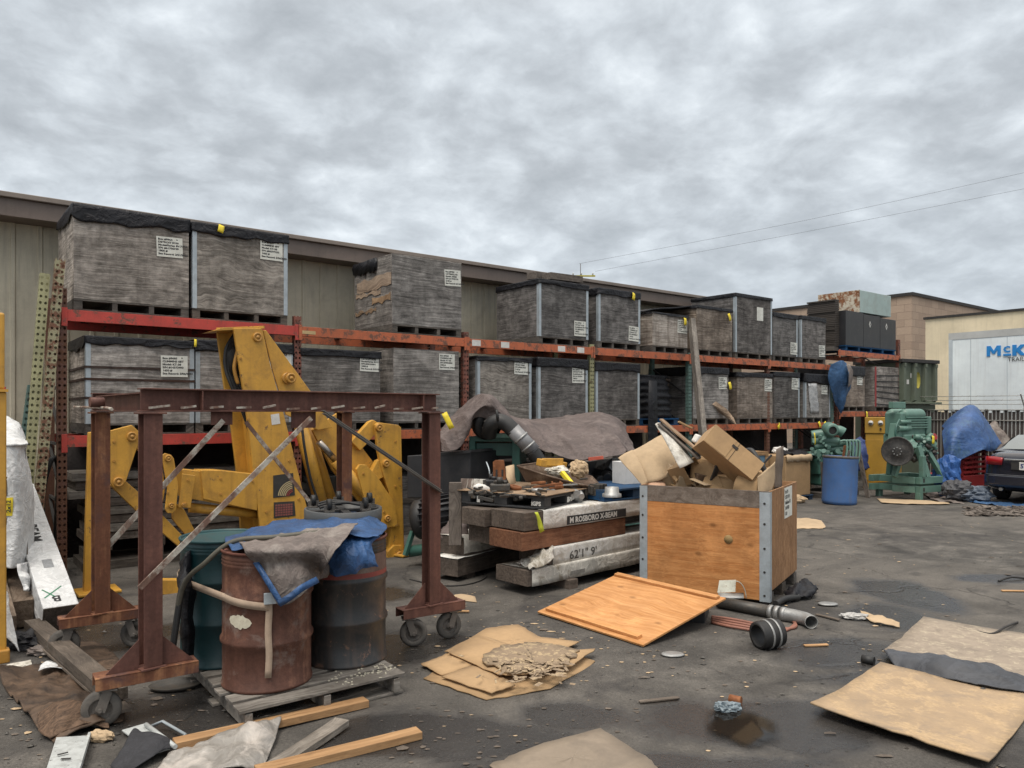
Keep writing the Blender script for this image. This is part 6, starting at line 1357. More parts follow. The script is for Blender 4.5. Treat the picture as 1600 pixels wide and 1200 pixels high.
# yellow control cabinet
yc = thing('control_cabinet', 'yellow steel cabinet with three round gauges under the far rack', 'cabinet', G(1377, 767)+V((.28, .55, -.0)), R(-34))
YC = m_paint('cabinet_yellow', (.46, .26, .035), .5, 0, .25, (.2, .12, .05), 2, .05)
wc = .74; MB().box2((-wc/2, 0, .15), (wc/2, .6, 1.36)).build('cabinet_body', YC, yc, bevel=.012)
MB().box2((-wc/2-.012, -.025, 1.36), (wc/2+.012, .62, 1.76)).build('control_panel', YC, yc, bevel=.012)
MB().box2((-wc/2+.03, -.012, .2), (wc/2-.03, -.001, 1.20)).build('door', YC, yc, bevel=.004)
MB().box2((-wc/2-.04, -.05, .0), (wc/2+.04, .65, .148)).build('base_skid', YC, yc)
for i in range(3):
    x = -.24+i*.22; g_ = MB().lathe([(0, -.012), (.05, -.012), (.055, 0), (.055, .02)], 20, (x, -.03, 1.62), Euler((R(90), 0, 0)).to_matrix().transposed()); 
    g_ = MB().lathe([(.055, 0), (.058, .025), (.0, .026)], 20, (x, -.026, 1.62), Euler((R(90), 0, 0)).to_matrix()).build('gauge', M_whitelab, yc)
    MB().box((x, -.054, 1.60), (.07, .002, .035)).build('gauge_dial', M_dark, g_)
for x in (-.02, .18): MB().cyl((x, -.026, 1.47), (x, -.05, 1.47), .025, 12).build('switch', M_dark, yc)
o = sheet([[A(1330, 690, 18.3), A(1342, 682, 18.5), A(1352, 688, 18.3)], [A(1332, 715, 18.1), A(1344, 710, 18.0), A(1354, 712, 18.1)], [A(1340, 735, 18.1), A(1348, 735, 18), A(1356, 732, 18.1)]], 6, 6, .1, 3, 3).build('tarpaulin', m_cloth('navy_tarp', (.03, .05, .15), .55, .4), thick=.01); tag(o, 'dark blue tarp draped left of the yellow cabinet', 'tarp')
# green diesel on stand
gs_ = thing('engine_on_stand', 'seafoam green diesel engine with black flywheel bolted on a steel stand', 'engine', G(1427, 782)+V((.10, 0, 0)), R(28)); gs_['category'] = 'engine'
gi_ = MW[gs_.as_pointer()].inverted(); YG = G(1427, 782).y
def pg(px, py, dy=0): return gi_ @ A(px, py, YG+dy)
# stand: two levels of channel frame, x to the right along the engine, y back
W0, W1, Dp = -.25, 1.12, .95
for z in (.23, .42):
    m = MB()
    for y in (0, Dp): m.bar((W0 if y else -.0, y, z), (W1-.0, y, z), .11, .14)
    m.build('frame_channel', M_sea, gs_, bevel=.004)
    for x, L0 in ((0.02, 0), (W1-.06, 0)):
        MB().bar((x, .056, z), (x, Dp-.056, z), .11, .138).build('frame_channel', M_sea, gs_, bevel=.004)
    MB().bar((.0, .056, z), (-.16, Dp*.5, z), .11, .136).build('frame_channel', M_sea, gs_, bevel=.004)
for x, y in ((.02, 0), (W1-.1, 0), (.02, Dp), (W1-.1, Dp)): MB().box((x+.02, y, .08), (.11, .11, .158)).build('foot', M_sea, gs_, bevel=.004)
for x in (.12, .85):
    for z in (.42, .23): MB().box((x, -.056, z), (.05, .004, .08)).build('slot', M_dark, gs_)
f0 = pg(1402, 705, -.15)
Mfw = (gi_.to_3x3() @ Euler((R(90), 0, 0)).to_matrix() @ Matrix.Rotation(R(-30), 3, 'Y'))
MB().lathe([(0, .035), (.10, .035), (.13, .02), (.22, .012), (.285, .02), (.30, .03), (.31, .02), (.31, -.03), (.2, -.05)], 40, f0, Mfw).build('flywheel', m_paint('flywheel_black', (.04, .038, .036), .55, .3, .5, (.16, .14, .12), 9, .3), gs_)
m = MB()
for k in range(8): an = k*math.pi/4; m.cyl(f0+Mfw @ V((.08*math.cos(an), .08*math.sin(an), .03)), f0+Mfw @ V((.08*math.cos(an), .08*math.sin(an), .06)), .014, 8)
m.build('flywheel_bolt', M_cast, gs_)['kind'] = 'stuff'
MB().lathe([(.27, -.05), (.295, -.05), (.305, -.07), (.305, -.2), (.27, -.36)], 36, f0, Mfw).build('bell_housing', M_sea, gs_)
bkc = f0+V((.72, .30, .05))
m = MB(); m.box(bkc+V((.10, .1, .02)), (.75, .52, .55)); m.box(bkc+V((.12, .1, .52)), (.85, .40, .50)); m.build('engine_block', M_sea, gs_, bevel=.03)
m = MB()
for k in range(5): m.bar(bkc+V((-.16, -.13, .66-k*.055)), bkc+V((.58, -.13, .66-k*.055)), .035, .03)
m.build('cooling_rib', M_sea, gs_)['kind'] = 'stuff'
m = MB()
for s_ in (0, .3): m.lathe([(0, -.02), (.10, 0), (.12, .05), (.13, .10), (.13, .62), (.10, .68), (0, .69)], 16, bkc+V((-.16, -.02+s_, .72)), Euler((0, R(90), 0)).to_matrix())
m.build('valve_cover', M_sea, gs_)
MB().tube([bkc+V((-.42, -.1, .42)), bkc+V((-.05, -.13, .42))], .06, 14).build('oil_filter', M_sea, gs_)
MB().tube([bkc+V((-.35, -.1, .56)), bkc+V((-.05, -.13, .56))], .045, 14).build('filter_pipe', M_sea, gs_)
MB().prism([bkc+V((-.42, -.1, .16)), bkc+V((-.25, -.1, .14)), bkc+V((-.22, -.1, .56)), bkc+V((-.34, -.1, .52))], (0, .25, 0)).build('end_bracket', M_sea, gs_, bevel=.01)
MB().tube(spline([bkc+V((-.42, -.14, .62)), bkc+V((-.56, -.16, .45)), bkc+V((-.58, -.16, .28)), bkc+V((-.48, -.14, .18))], 6), .022, 8).build('grab_pipe', M_green, gs_)
MB().prism([bkc+V((-.42, 0, .86)), bkc+V((.0, 0, .86)), bkc+V((.0, 0, 1.0)), bkc+V((-.42, 0, 1.0))], (0, .12, 0)).build('top_duct', M_sea, gs_, bevel=.01)
MB().prism([bkc+V((.54, -.14, .28)), bkc+V((.70, -.14, .28)), bkc+V((.70, -.14, .68)), bkc+V((.54, -.14, .68))], (0, .3, 0)).build('heat_exchanger', M_sea, gs_, bevel=.02)
rr = random.Random(9); m1, m2 = MB(), MB()
for k in range(60):
    p = bkc+V((rr.uniform(-.15, .68), -.2+rr.uniform(-.05, .05), rr.uniform(-.25, .28))); (m1 if k % 2 else m2).cyl(p, p+V((rr.uniform(-.1, .1), -.06, rr.uniform(-.1, .1))), rr.uniform(.02, .07), 10)
m1.build('fittings', M_sea, gs_)['kind'] = 'stuff'; m2.build('greasy_fittings', M_greasy, gs_)['kind'] = 'stuff'
MB().cyl(bkc+V((.58, -.2, .22)), bkc+V((.58, -.3, .24)), .07, 14).build('red_cap', m_paint('red_cap', (.35, .03, .03), .5), gs_)
hang_tag(gs_, bkc+V((.46, -.32, .26)), .10, .18, .2)
for a, b, w_ in (((-.34, .32, .49), (-.10, .3, 1.02), .10), ((.30, -.01, .49), (.14, .1, 1.15), .13), ((.14, .12, 1.15), (.02, .30, 1.22), .13), ((.84, .0, .49), (.60, .2, 1.05), .10), ((.25, Dp-.1, .49), (.25, Dp-.15, 1.0), .12)):
    MB().bar(a, b, w_, .10, (0, 1, 0)).build('stand_leg', M_sea, gs_, bevel=.006)
MB().bar((.12, -.02, .49), (.12, -.02, .95), .10, .10, (0, 1, 0)).build('stand_leg', M_sea, gs_, bevel=.006)
# olive ribbed container standing behind
ol = thing('ribbed_container', 'tall olive ribbed steel container with yellow spot behind the green engine', 'container', RK(TX(1404), -.1, 0), RZ-R(10))
M_ol = m_paint('olive_drab', (.105, .125, .088), .6, 0, .35, (.07, .06, .05), 2, .1)
oz0 = H+(HZ-628)/F*PL(1412, HZ, -.1).y; oz1 = H+(HZ-566)/F*PL(1412, HZ, -.1).y
ow = 1.62
MB().box2((0, .08, 0), (ow, 1.5, oz1)).build('body', M_ol, ol, bevel=.01)
for i in range(4):
    x = .03+i*(ow-.2)/3; MB().prism([(x, .08, oz0), (x+.16, .08, oz0), (x+.13, -.01, oz0+.05), (x+.03, -.01, oz0+.05), ], (0, 0, oz1-oz0-.06)).build('rib', M_ol, ol, bevel=.006)
    MB().box2((x+.04, -.03, oz1-.12), (x+.13, .07, oz1-.02)).build('latch', M_ol, ol, bevel=.008)
MB().box2((-.05, -.08, oz0-.06), (ow+.06, .1, oz0)).build('flange', M_ol, ol, bevel=.01); MB().box2((-.04, -.03, oz1), (ow+.04, 1.55, oz1+.10)).build('lid', M_dark, ol, bevel=.01)
MB().lathe([(0, 0), (.16, .0), (.16, .004)], 18, (.80, .072, oz0+.62), Matrix(((.7, 0, 0), (0, 0, -1), (0, 1.45, 0)))).build('yellow_spot', m_paint('faded_yellow', (.42, .36, .06), .8, 0, .4), ol)
for x, z in ((.30, .50), (.47, .68)): MB().box2((x, .070, oz0+z), (x+.10, .078, oz0+z+.13)).build('sticker', M_lwhite, ol)
# blue tarp mound over the red machine
by = G(1505, 775).y+.5
bm = [[A(1474, 668, by+1.5), A(1490, 650, by+1.6), A(1508, 640, by+1.6), A(1524, 640, by+1.6), A(1540, 655, by+1.7), A(1562, 690, by+1.7)],
      [A(1473, 672, by+.6), A(1489, 655, by+.5), A(1508, 638, by+.7), A(1522, 638, by+.7), A(1543, 662, by+.8), A(1565, 693, by+.9)],
      [A(1472, 690, by+.1), A(1488, 678, by-.1), A(1508, 665, by), A(1526, 662, by+.1), A(1545, 680, by+.3), A(1564, 694, by+.6)],
      [A(1474, 712, by-.1), A(1488, 705, by-.3), A(1506, 692, by-.2), A(1534, 692, by-.1), A(1546, 694, by+.1), A(1558, 702, by+.4)],
      [A(1473, 722, by-.1), A(1485, 726, by-.3), A(1503, 718, by-.3), A(1534, 703, by-.2), A(1542, 705, by), A(1552, 706, by+.3)]]
o = sheet(bm, 12, 11, .05, 1.2, 5, .1, ridge=1.3, lump=.2).build('tarpaulin', m_cloth('bright_blue_tarp', (.04, .095, .24), .5, .4, 1.0, (.055, .11, .19), crease=5), thick=.01); tag(o, 'big blue tarp draped over red machinery by the fence', 'tarp')
o = sheet([[A(1545, 662, by+2.6), A(1560, 662, by+2.6), A(1580, 680, by+2.8)], [A(1548, 676, by+2.2), A(1568, 682, by+2.2), A(1590, 692, by+2.4)], [A(1552, 700, by+2), A(1570, 705, by+2), A(1592, 708, by+2.2)]], 6, 6, .1, 2, 8).build('tarpaulin', M_brtarp, thick=.01); tag(o, 'brown tarp heap between the blue tarp and the car', 'tarp')
rm = thing('red_machine', 'red slatted steel machine showing under the blue tarp', 'machine', V((A(1518, 0, by).x, by+.1, 0)), R(30))
M_rm = m_paint('machine_red', (.27, .022, .025), .5, 0, .35, (.07, .03, .03), 3, .1)
m = MB(); m.box2((-.35, -.1, .15), (.62, .9, .42)); m.build('base_frame', M_rm, rm, bevel=.01)
for k in range(5): MB().bar((-.35, -.08, .50+k*.11), (.62, -.08, .50+k*.115), .05, .05).build('slat', M_rm, rm)
for x in (-.33, .08, .2, .6): MB().bar((x, -.03, .42), (x, .0, 1.25), .07, .07, (0, 1, 0)).build('post', M_rm, rm)
m = MB(); m.box2((.12, .1, .42), (.60, .5, 1.30)); m.build('inner_body', M_rm, rm, bevel=.02)
for x in (-.2, .5): m = MB(); m.cyl((x, .05, .15), (x, .8, .15), .15, 16); m.build('roller', M_rm, rm)
# rags and bags at the foot of these machines
crumple('blue_bag', 'bundled blue tarp beside the green engine stand', 'bag', V((A(1480, 0, 16.6).x, 16.6, .48)), .30, m_cloth('bag_blue', (.04, .12, .35), .5, .4), 5, (.9, .8, 1.5), amp=.5)
crumple('dark_bag', 'dark grey bag slumped left of the car', 'bag', V((A(1500, 0, 16.0).x, 16.0, .2)), .27, m_cloth('bag_grey', (.06, .06, .065), .6, .5), 7, (1.3, .8, .85), amp=.6)
crumple('dark_bag', 'grey-blue bag slumped against the red machine', 'bag', V((A(1524, 0, 15.9).x, 15.9, .16)), .24, m_cloth('bag_steel', (.10, .12, .15), .6, .5), 9, (1.4, .8, .7), amp=.6)
def ground_sheet(label, pts, mat, th=.006, amp=.01, seed=0, nu=6, nv=6, name='sheet', cat='sheet', fr=5, zmin=.006, lift=None, fine=.3):
    c = [[G(*p[:2])+V((0, 0, (p[2] if len(p) > 2 else .012))) for p in r_] for r_ in pts]
    o = sheet(c, nu, nv, amp, fr, seed, fine, zmin=zmin).build(name, mat, thick=th); return tag(o, label, cat)
ground_sheet('blue tarp strip trailing along the ground toward the car', [[(1474, 770), (1500, 773), (1530, 780), (1570, 786), (1610, 790)], [(1486, 778), (1505, 783), (1530, 788), (1572, 792), (1612, 796)]], M_bt2, amp=.04, seed=2)
ground_sheet('brown tarp spread under the green engine stand', [[(1440, 766, .03), (1465, 764, .06), (1492, 772)], [(1446, 776, .05), (1470, 776, .05), (1500, 783)], [(1462, 785), (1480, 786), (1508, 788)]], M_brtarp, amp=.05, seed=3)
ground_sheet('long flattened cardboard lying before the green engine stand', [[(1370, 780), (1420, 781), (1482, 786)], [(1378, 787, .02), (1425, 789, .02), (1484, 789, .02)]], M_card2, amp=.012, seed=4, cat='cardboard', name='flat_cardboard')
ground_sheet('torn cardboard on the ground right of the plywood crate', [[(1236, 812), (1260, 810), (1284, 815)], [(1236, 820), (1262, 822), (1290, 824)], [(1238, 827), (1260, 827), (1286, 827)]], M_card2, amp=.012, seed=14, cat='cardboard', name='flat_cardboard')
rr = random.Random(77); m = MB()
for k in range(170):
    px, py = 1510+rr.random()*100, 793+rr.random()*14; p = G(px, py); m.box(p+V((0, 0, .012+rr.random()*.02)), (rr.uniform(.05, .25), rr.uniform(.03, .10), rr.uniform(.006, .02)), (rr.uniform(-.2, .2), rr.uniform(-.2, .2), rr.random()*3))
tag(m.build('broken_wood', M_old), 'broken wood chips heaped on the ground near the car', 'wood chips', kind='stuff')

# ================================================================ dark sedan, seen from behind
ck = PL(1537, HZ, 0); cY = 15.9; cl = V(((1531-800)/F*cY, cY, 0))
CAX, CAY = -NH, DH        # car x: its right; y: forward
car = thing('parked_car', 'dark navy sedan parked with its tail toward the yard', 'car', cl+CAX*.90, RZ-R(90))
M_car = m_paint('car_navy', (.012, .013, .022), .22, 0, .12, (.06, .055, .05), 2, .01, spec=.6); M_car.node_tree.nodes['Principled BSDF'].inputs['Coat Weight'].default_value = .8; M_car.node_tree.nodes['Principled BSDF'].inputs['Coat Roughness'].default_value = .06
M_glass = m_paint('car_glass', (.07, .09, .09), .06, 0, 0, bump=0, spec=.9); M_glass.node_tree.nodes['Principled BSDF'].inputs['Coat Weight'].default_value = 1
M_tail = m_paint('tail_light', (.30, .008, .012), .15, 0, .05, bump=0); M_chr = m_paint('chrome', (.6, .6, .6), .2, .9, .1, bump=0)
# body: stations along y; each a half-outline (x,z) from sill to bonnet/boot centre
st = [(-.02, .60, .40, .80, .88), (.03, .78, .34, .86, 1.02), (.12, .86, .28, .90, 1.07), (.35, .89, .22, .92, 1.08), (.9, .905, .20, .93, 1.08), (1.8, .91, .20, .94, 1.0), (3.0, .905, .20, .92, .98), (3.8, .88, .22, .86, .92), (4.3, .80, .28, .74, .78), (4.5, .62, .36, .62, .66)]
P = []
for (y, w, z0, zs_, zt_) in st:
    half = [(0, z0), (w*.85, z0), (w*.97, z0+.10), (w*1.0, z0+(zs_-z0)*.45), (w*.985, z0+(zs_-z0)*.8), (w*.93, zs_), (w*.80, zt_-.02), (w*.5, zt_), (0, zt_+.008)]
    P.append([V((x, y, z)) for x, z in half]+[V((-x, y, z)) for x, z in half[::-1][1:-1]])
m = MB().grid(P, True, True); n_ = len(P[0]); m.f += [tuple(range(n_-1, -1, -1)), tuple((len(P)-1)*n_+i for i in range(n_))]; m.s += [True, True]
m.build('body', M_car, car, sub=2)
ch = [(.55, .77, 1.06, 1.065), (.75, .74, 1.06, 1.14), (1.15, .66, 1.06, 1.36), (1.5, .60, 1.06, 1.435), (2.2, .60, 1.02, 1.45), (2.7, .62, 1.0, 1.40), (3.3, .72, .96, 1.02)]
P = []
for (y, w, z0, zt_) in ch:
    P.append([V((x, y, z)) for x, z in ((-w*1.16, z0-.05), (-w*1.08, z0+.4*(zt_-z0)), (-w, z0+.88*(zt_-z0)), (-w*.8, zt_), (0, zt_+.012), (w*.8, zt_), (w, z0+.88*(zt_-z0)), (w*1.08, z0+.4*(zt_-z0)), (w*1.16, z0-.05))])
MB().grid(P, True).build('roof', M_car, car, sub=2)
def cg(pts): return [V(p) for p in pts]
MB().grid([cg([(-.70, .64, 1.105), (-.35, .60, 1.11), (0, .59, 1.115), (.35, .60, 1.11), (.70, .64, 1.105)]), cg([(-.66, .86, 1.245), (-.33, .85, 1.255), (0, .85, 1.26), (.33, .85, 1.255), (.66, .86, 1.245)]), cg([(-.57, 1.16, 1.395), (-.28, 1.15, 1.405), (0, 1.15, 1.41), (.28, 1.15, 1.405), (.57, 1.16, 1.395)])]).build('rear_window', M_glass, car)
for k in (-1, 1):
    MB().grid([[V((k*.915*.9, .9, 1.1)), V((k*.72, 1.25, 1.33))], [V((k*.86, 2.7, 1.05)), V((k*.68, 2.35, 1.38))]]).build('side_window', M_glass, car)
    pts = [(k*.46, -.03, .95), (k*.62, -.01, .97), (k*.78, .06, .96), (k*.86, .25, .94)]; low_ = [(k*.48, -.03, .80), (k*.64, -.015, .80), (k*.80, .05, .80), (k*.88, .22, .82)]
    P = [spline([V(p) for p in pts], 5), spline([V(p) for p in low_], 5)]; t_ = MB().grid(P); t_.build('tail_light', M_tail, car, thick=.03)
    for y in (.95, 3.6):
        w_ = MB().lathe([(.20, -.10), (.31, -.10), (.325, -.07), (.325, .07), (.31, .10), (.2, .10)], 28, (k*.80, y, .325), Euler((0, R(90), 0)).to_matrix()).build('wheel', M_rub, car)
        MB().lathe([(0, .06*k), (.06, .07*k), (.19, .09*k), (.20, .08*k)], 20, (k*.80, y, .325), Euler((0, R(90), 0)).to_matrix()).build('rim', M_cast, w_)
m = MB(); m.grid([[V((x, -.06+.10*abs(x)**3, z)) for x in [-.8+i*.1 for i in range(17)]] for z in (.36, .42, .55, .60)]); m.build('bumper', M_car, car, thick=.05)
MB().tube([V((x, -.085+.10*abs(x)**3, .60)) for x in [-.78+i*.12 for i in range(14)]], .008, 6).build('bumper_trim', m_paint('trim_grey', (.12, .12, .13), .3, .3, 0, bump=0), car)
MB().box((0, -.05, .915), (.86, .02, .035)).build('chrome_bar', M_chr, car, bevel=.006)
MB().box((0, -.03, .80), (.62, .03, .18)).build('plate_recess', M_dark, car, bevel=.01)
pl = MB().box((0, -.052, .795), (.32, .006, .16)).build('licence_plate', M_whitelab, car, bevel=.003)
text(pl, '5Y', .12, (-.14, -.058, .755), (R(90), 0, 0), m_paint('plate_blue', (.03, .05, .18), .6, 0, 0, bump=0), bold=.004)
text(car, 'ACURA', .055, (-.66, -.022, 1.0), (R(78), 0, R(-7)), M_chr, 'badge', bold=.002, space=1.2)
for k in (-1, 1): MB().cyl((k*.5, -.04, .30), (k*.5, .1, .30), .035, 12).build('exhaust_tip', M_chr, car)
# ================================================================ left edge: yellow post, wrapped lumber, loose rack parts
yp = thing('yellow_machine_post', 'yellow steel post at the left picture edge', 'post', G(0, 1040)+V((-.1, 0, 0)), R(38)); yp.location.x -= .03; MW[yp.as_pointer()] = Matrix.Translation(yp.location) @ Matrix.Rotation(R(38), 4, 'Z')
xe = 10; Yp = G(0, 1040).y; x1 = (10-800)/F*Yp-yp.location.x-.03
zt_ = H+(HZ-487)/F*Yp; zm = H+(HZ-612)/F*Yp
MB().box2((x1-.35, -.02, .0), (x1, .02, zm)).build('lower_post', M_cat, yp, bevel=.01)
MB().box2((x1-.33, -.03, zm+.02), (x1-.012, .03, zt_)).build('upper_post', M_cat, yp, bevel=.015)
MB().box2((x1-.36, -.04, zm), (x1+.01, .04, zm+.02)).build('joint_plate', M_cat, yp)
MB().box2((x1-.5, -.05, 0.0), (x1+.02, .05, .10)).build('base_block', M_catd, yp, bevel=.01)
M_wlp = m_cloth('white_wrap', (.62, .63, .63), .5, .25, 1.0, (.50, .50, .50), crease=7)
M_lbeam = m_wood('lumber_end', (.12, .085, .06), (.26, .20, .15), 'x', 30, .8, knots=.4, stain=.4)
# white wrapped bundle with drooping wrapper
Yb = 6.75
wb_ = [[A(-30, 648, Yb+1.0), A(0, 650, Yb+1.0), A(25, 660, Yb+.9), A(40, 684, Yb+.8)], [A(-30, 690, Yb+.1), A(0, 692, Yb+.1), A(22, 694, Yb+.05), A(43, 692, Yb+.2)],
       [A(-30, 705, Yb), A(0, 704, Yb), A(24, 700, Yb), A(42, 705, Yb+.35)], [A(-30, 780, Yb), A(0, 780, Yb), A(28, 775, Yb), A(50, 770, Yb+.4)],
       [A(-30, 845, Yb), A(0, 845, Yb), A(28, 838, Yb-.03), A(50, 835, Yb+.4)], [A(-30, 885, Yb+.02), A(0, 884, Yb), A(20, 888, Yb-.06), A(48, 880, Yb+.3)]]
lb_ = thing('wrapped_lumber', 'white plastic wrapped lumber bundle with yellow tag at the left edge', 'lumber bundle', V((A(10, 0, Yb+.6).x, Yb+.6, .45)))
sheet(wb_, 14, 14, .03, 2.6, 21, .1, ridge=1.0, lump=.35).build('wrapper', M_wlp, lb_, world=True, thick=.008)
fl2 = [[A(26, 882, Yb-.05), A(38, 880, Yb), A(50, 878, Yb+.25)], [A(30, 905, Yb-.1), A(40, 902, Yb-.05), A(49, 900, Yb+.2)], [A(35, 925, Yb-.12), A(42, 925, Yb-.1), A(47, 922, Yb+.1)]]
sheet(fl2, 6, 6, .05, 6, 4).build('torn_flap', M_wlp, lb_, world=True, thick=.006)
MB().prism([A(-40, 700, Yb+.25), A(40, 700, Yb+.25), A(44, 880, Yb+.2), A(-40, 890, Yb+.2)], NH*2.5).build('timber', M_lbeam, lb_, world=True)
MB().prism([A(3, 779, Yb-.05), A(20, 777, Yb-.05), A(19, 806, Yb-.05), A(2, 806, Yb-.05)], (0, .006, 0)).build('yellow_tag', M_yel, lb_, world=True)
text(lb_, '2x12', .055, A(16.5, 801, Yb-.06), Matrix(((0, 1, 0), (0, 0, -1), (1, 0, 0))).transposed() if False else Matrix(((0, -1, 0), (0, 0, -1), (1, 0, 0))), M_ink, bold=.002, world=True)
text(lb_, 'M', .12, A(0, 822, Yb-.04), Matrix(((1, 0, 0), (0, 0, -1), (0, 1, 0))), M_ink, bold=.006, world=True)
MB().prism([A(-5, 742, Yb-.045), A(11, 745, Yb-.045), A(11, 775, Yb-.045), A(-5, 775, Yb-.045)], (0, .004, 0)).build('printed_mark', M_banner, lb_, world=True)
for i, (px0, py0, px1, py1, w, h, lb) in enumerate(((30, 984, 8, 880, .21, .24, 'brown timber end sticking out under the white wrapped bundle'), (0, 1010, -40, 890, .22, .22, 'dark timber end low behind the yellow post'))):
    a = G(px0, py0); b = A(px1, py1, a.y+2.2); lumber('timber_beam', lb, 'beam', a+V((0, 0, .02)), a+NH*2.2+V((0, 0, .35)), w, h, M_lbeam, 'timbers under the wrapped bundle')
o = sheet([[A(-20, 900, 6.1), A(0, 905, 6.05), A(8, 915, 6.0)], [A(-15, 950, 5.95), A(5, 955, 5.95), A(18, 965, 5.95)], [A(-5, 985, 5.9), A(15, 1000, 5.85), A(31, 1018, 5.85)]], 6, 6, .03, 5, 3).build('wrapper_flap', M_wlp, thick=.006); tag(o, 'white wrapper flap trailing to the ground beside the yellow post', 'plastic')
a = G(92, 988); u_ = V((-1.32, 1.5, .84)).normalized()
wbm = lumber('wrapped_beam', 'white wrapped beam with BEAM lettering leaning down to the ground', 'beam', a+V((0, 0, .005)), a+u_*2.3, .27, .26, M_wlp, None, .01)
wbm_i = MW[wbm.as_pointer()]
MB().box2((-.004, -.132, .004), (.10, .132, .256)).build('dark_end', M_endd, wbm, bevel=.004)
text(wbm, 'BEAM', .13, (1.42, .06, .262), Matrix(((-1, 0, 0), (0, -1, 0), (0, 0, 1))), M_ink, bold=.004)
text(wbm, 'B', .12, (.16, -.02, .262), Matrix(((0, -1, 0), (1, 0, 0), (0, 0, 1))), M_ink, bold=.003)
MB().box2((.62, -.05, .2605), (.76, .03, .2615)).build('stamp', m_paint('stamp_grey', (.25, .26, .27), .8, 0, .6, scale=40), wbm)
m = MB(); m.bar((.15, .10, .2615), (.30, -.05, .2615), .012, .001); m.bar((.15, 0.02, .2615), (.28, .1, .2615), .012, .001); m.build('green_mark', m_paint('green_mark', (.05, .22, .12), .8), wbm)
crumple('black_bag', 'black plastic scrap bunched at the feet of the wrapped lumber', 'bag', G(38, 1012)+V((0, 0, .05)), .13, M_blackwrap, 12, (1.3, .8, .6), amp=.6)
crumple('rag', 'dirty brown rag lying before the wrapped beam end', 'rag', G(70, 1022)+V((0, 0, .03)), .09, M_brtarp, 14, (1.5, .8, .4), amp=.6)
# leaning perforated uprights
def lean_upright(label, pa, pb, mat, d0, d1):
    a, b = pa, pb; L = (b-a).length; o = upright_mesh(L).build('rack_upright', mat, None, origin=(0, 0, 0), thick=.003)
    z = (b-a).normalized(); y = (NH-z*NH.dot(z)).normalized(); x = y.cross(z); M = Matrix((x, y, z)).transposed().to_4x4(); o.location = a; o.rotation_euler = M.to_euler(); MW[o.as_pointer()] = Matrix.Translation(a) @ M; return tag(o, label, 'rack upright', 'loose rack uprights leaning by the rack')
lean_upright('loose rust-topped perforated upright leaning left of the rack', RK(-.32, -.30, 0), RK(-.02, -.05, 3.62), m_holes('upright_olive_rust', (.27, .25, .15), .42), 0, 0)
lean_upright('loose yellow-green perforated upright leaning beside the rusty one', RK(-.42, -.22, 0), RK(-.16, .02, 3.45), U_yel, 0, 0)
lean_upright('dark green perforated upright leaning behind the yellow-green one', RK(-.52, .1, 0), RK(-.25, .3, 2.2), U_green, 0, 0)
for i, (t, zt__, lb) in enumerate(((-.95, 2.35, 'red rack beam standing against the tan wall'), (-.62, 2.2, 'thinner red rack beam leaning beside the first'))):
    lumber('rack_beam', lb, 'beam', RK(t-.05*i, .9, 0), RK(t+.12*i, 1.2, zt__), .13-.05*i, .06, M_red, 'loose red beams by the wall', up=(DH.x, DH.y, 0))
lumber('steel_channel', 'dark steel channel standing left of the red beams', 'channel', RK(-1.35, 1.0, 0), RK(-1.3, 1.3, 2.5), .07, .05, M_dark, up=(DH.x, DH.y, 0))
tag(MB().tube(spline([RK(-.15, .15, 0), RK(-.18, .1, .9), RK(-.10, .05, 1.35), RK(-.02, .1, 1.2), RK(-.05, .2, .2)], 8), .03, 10).build('black_hose', M_rub), 'thick black hose looped between the uprights', 'hose')

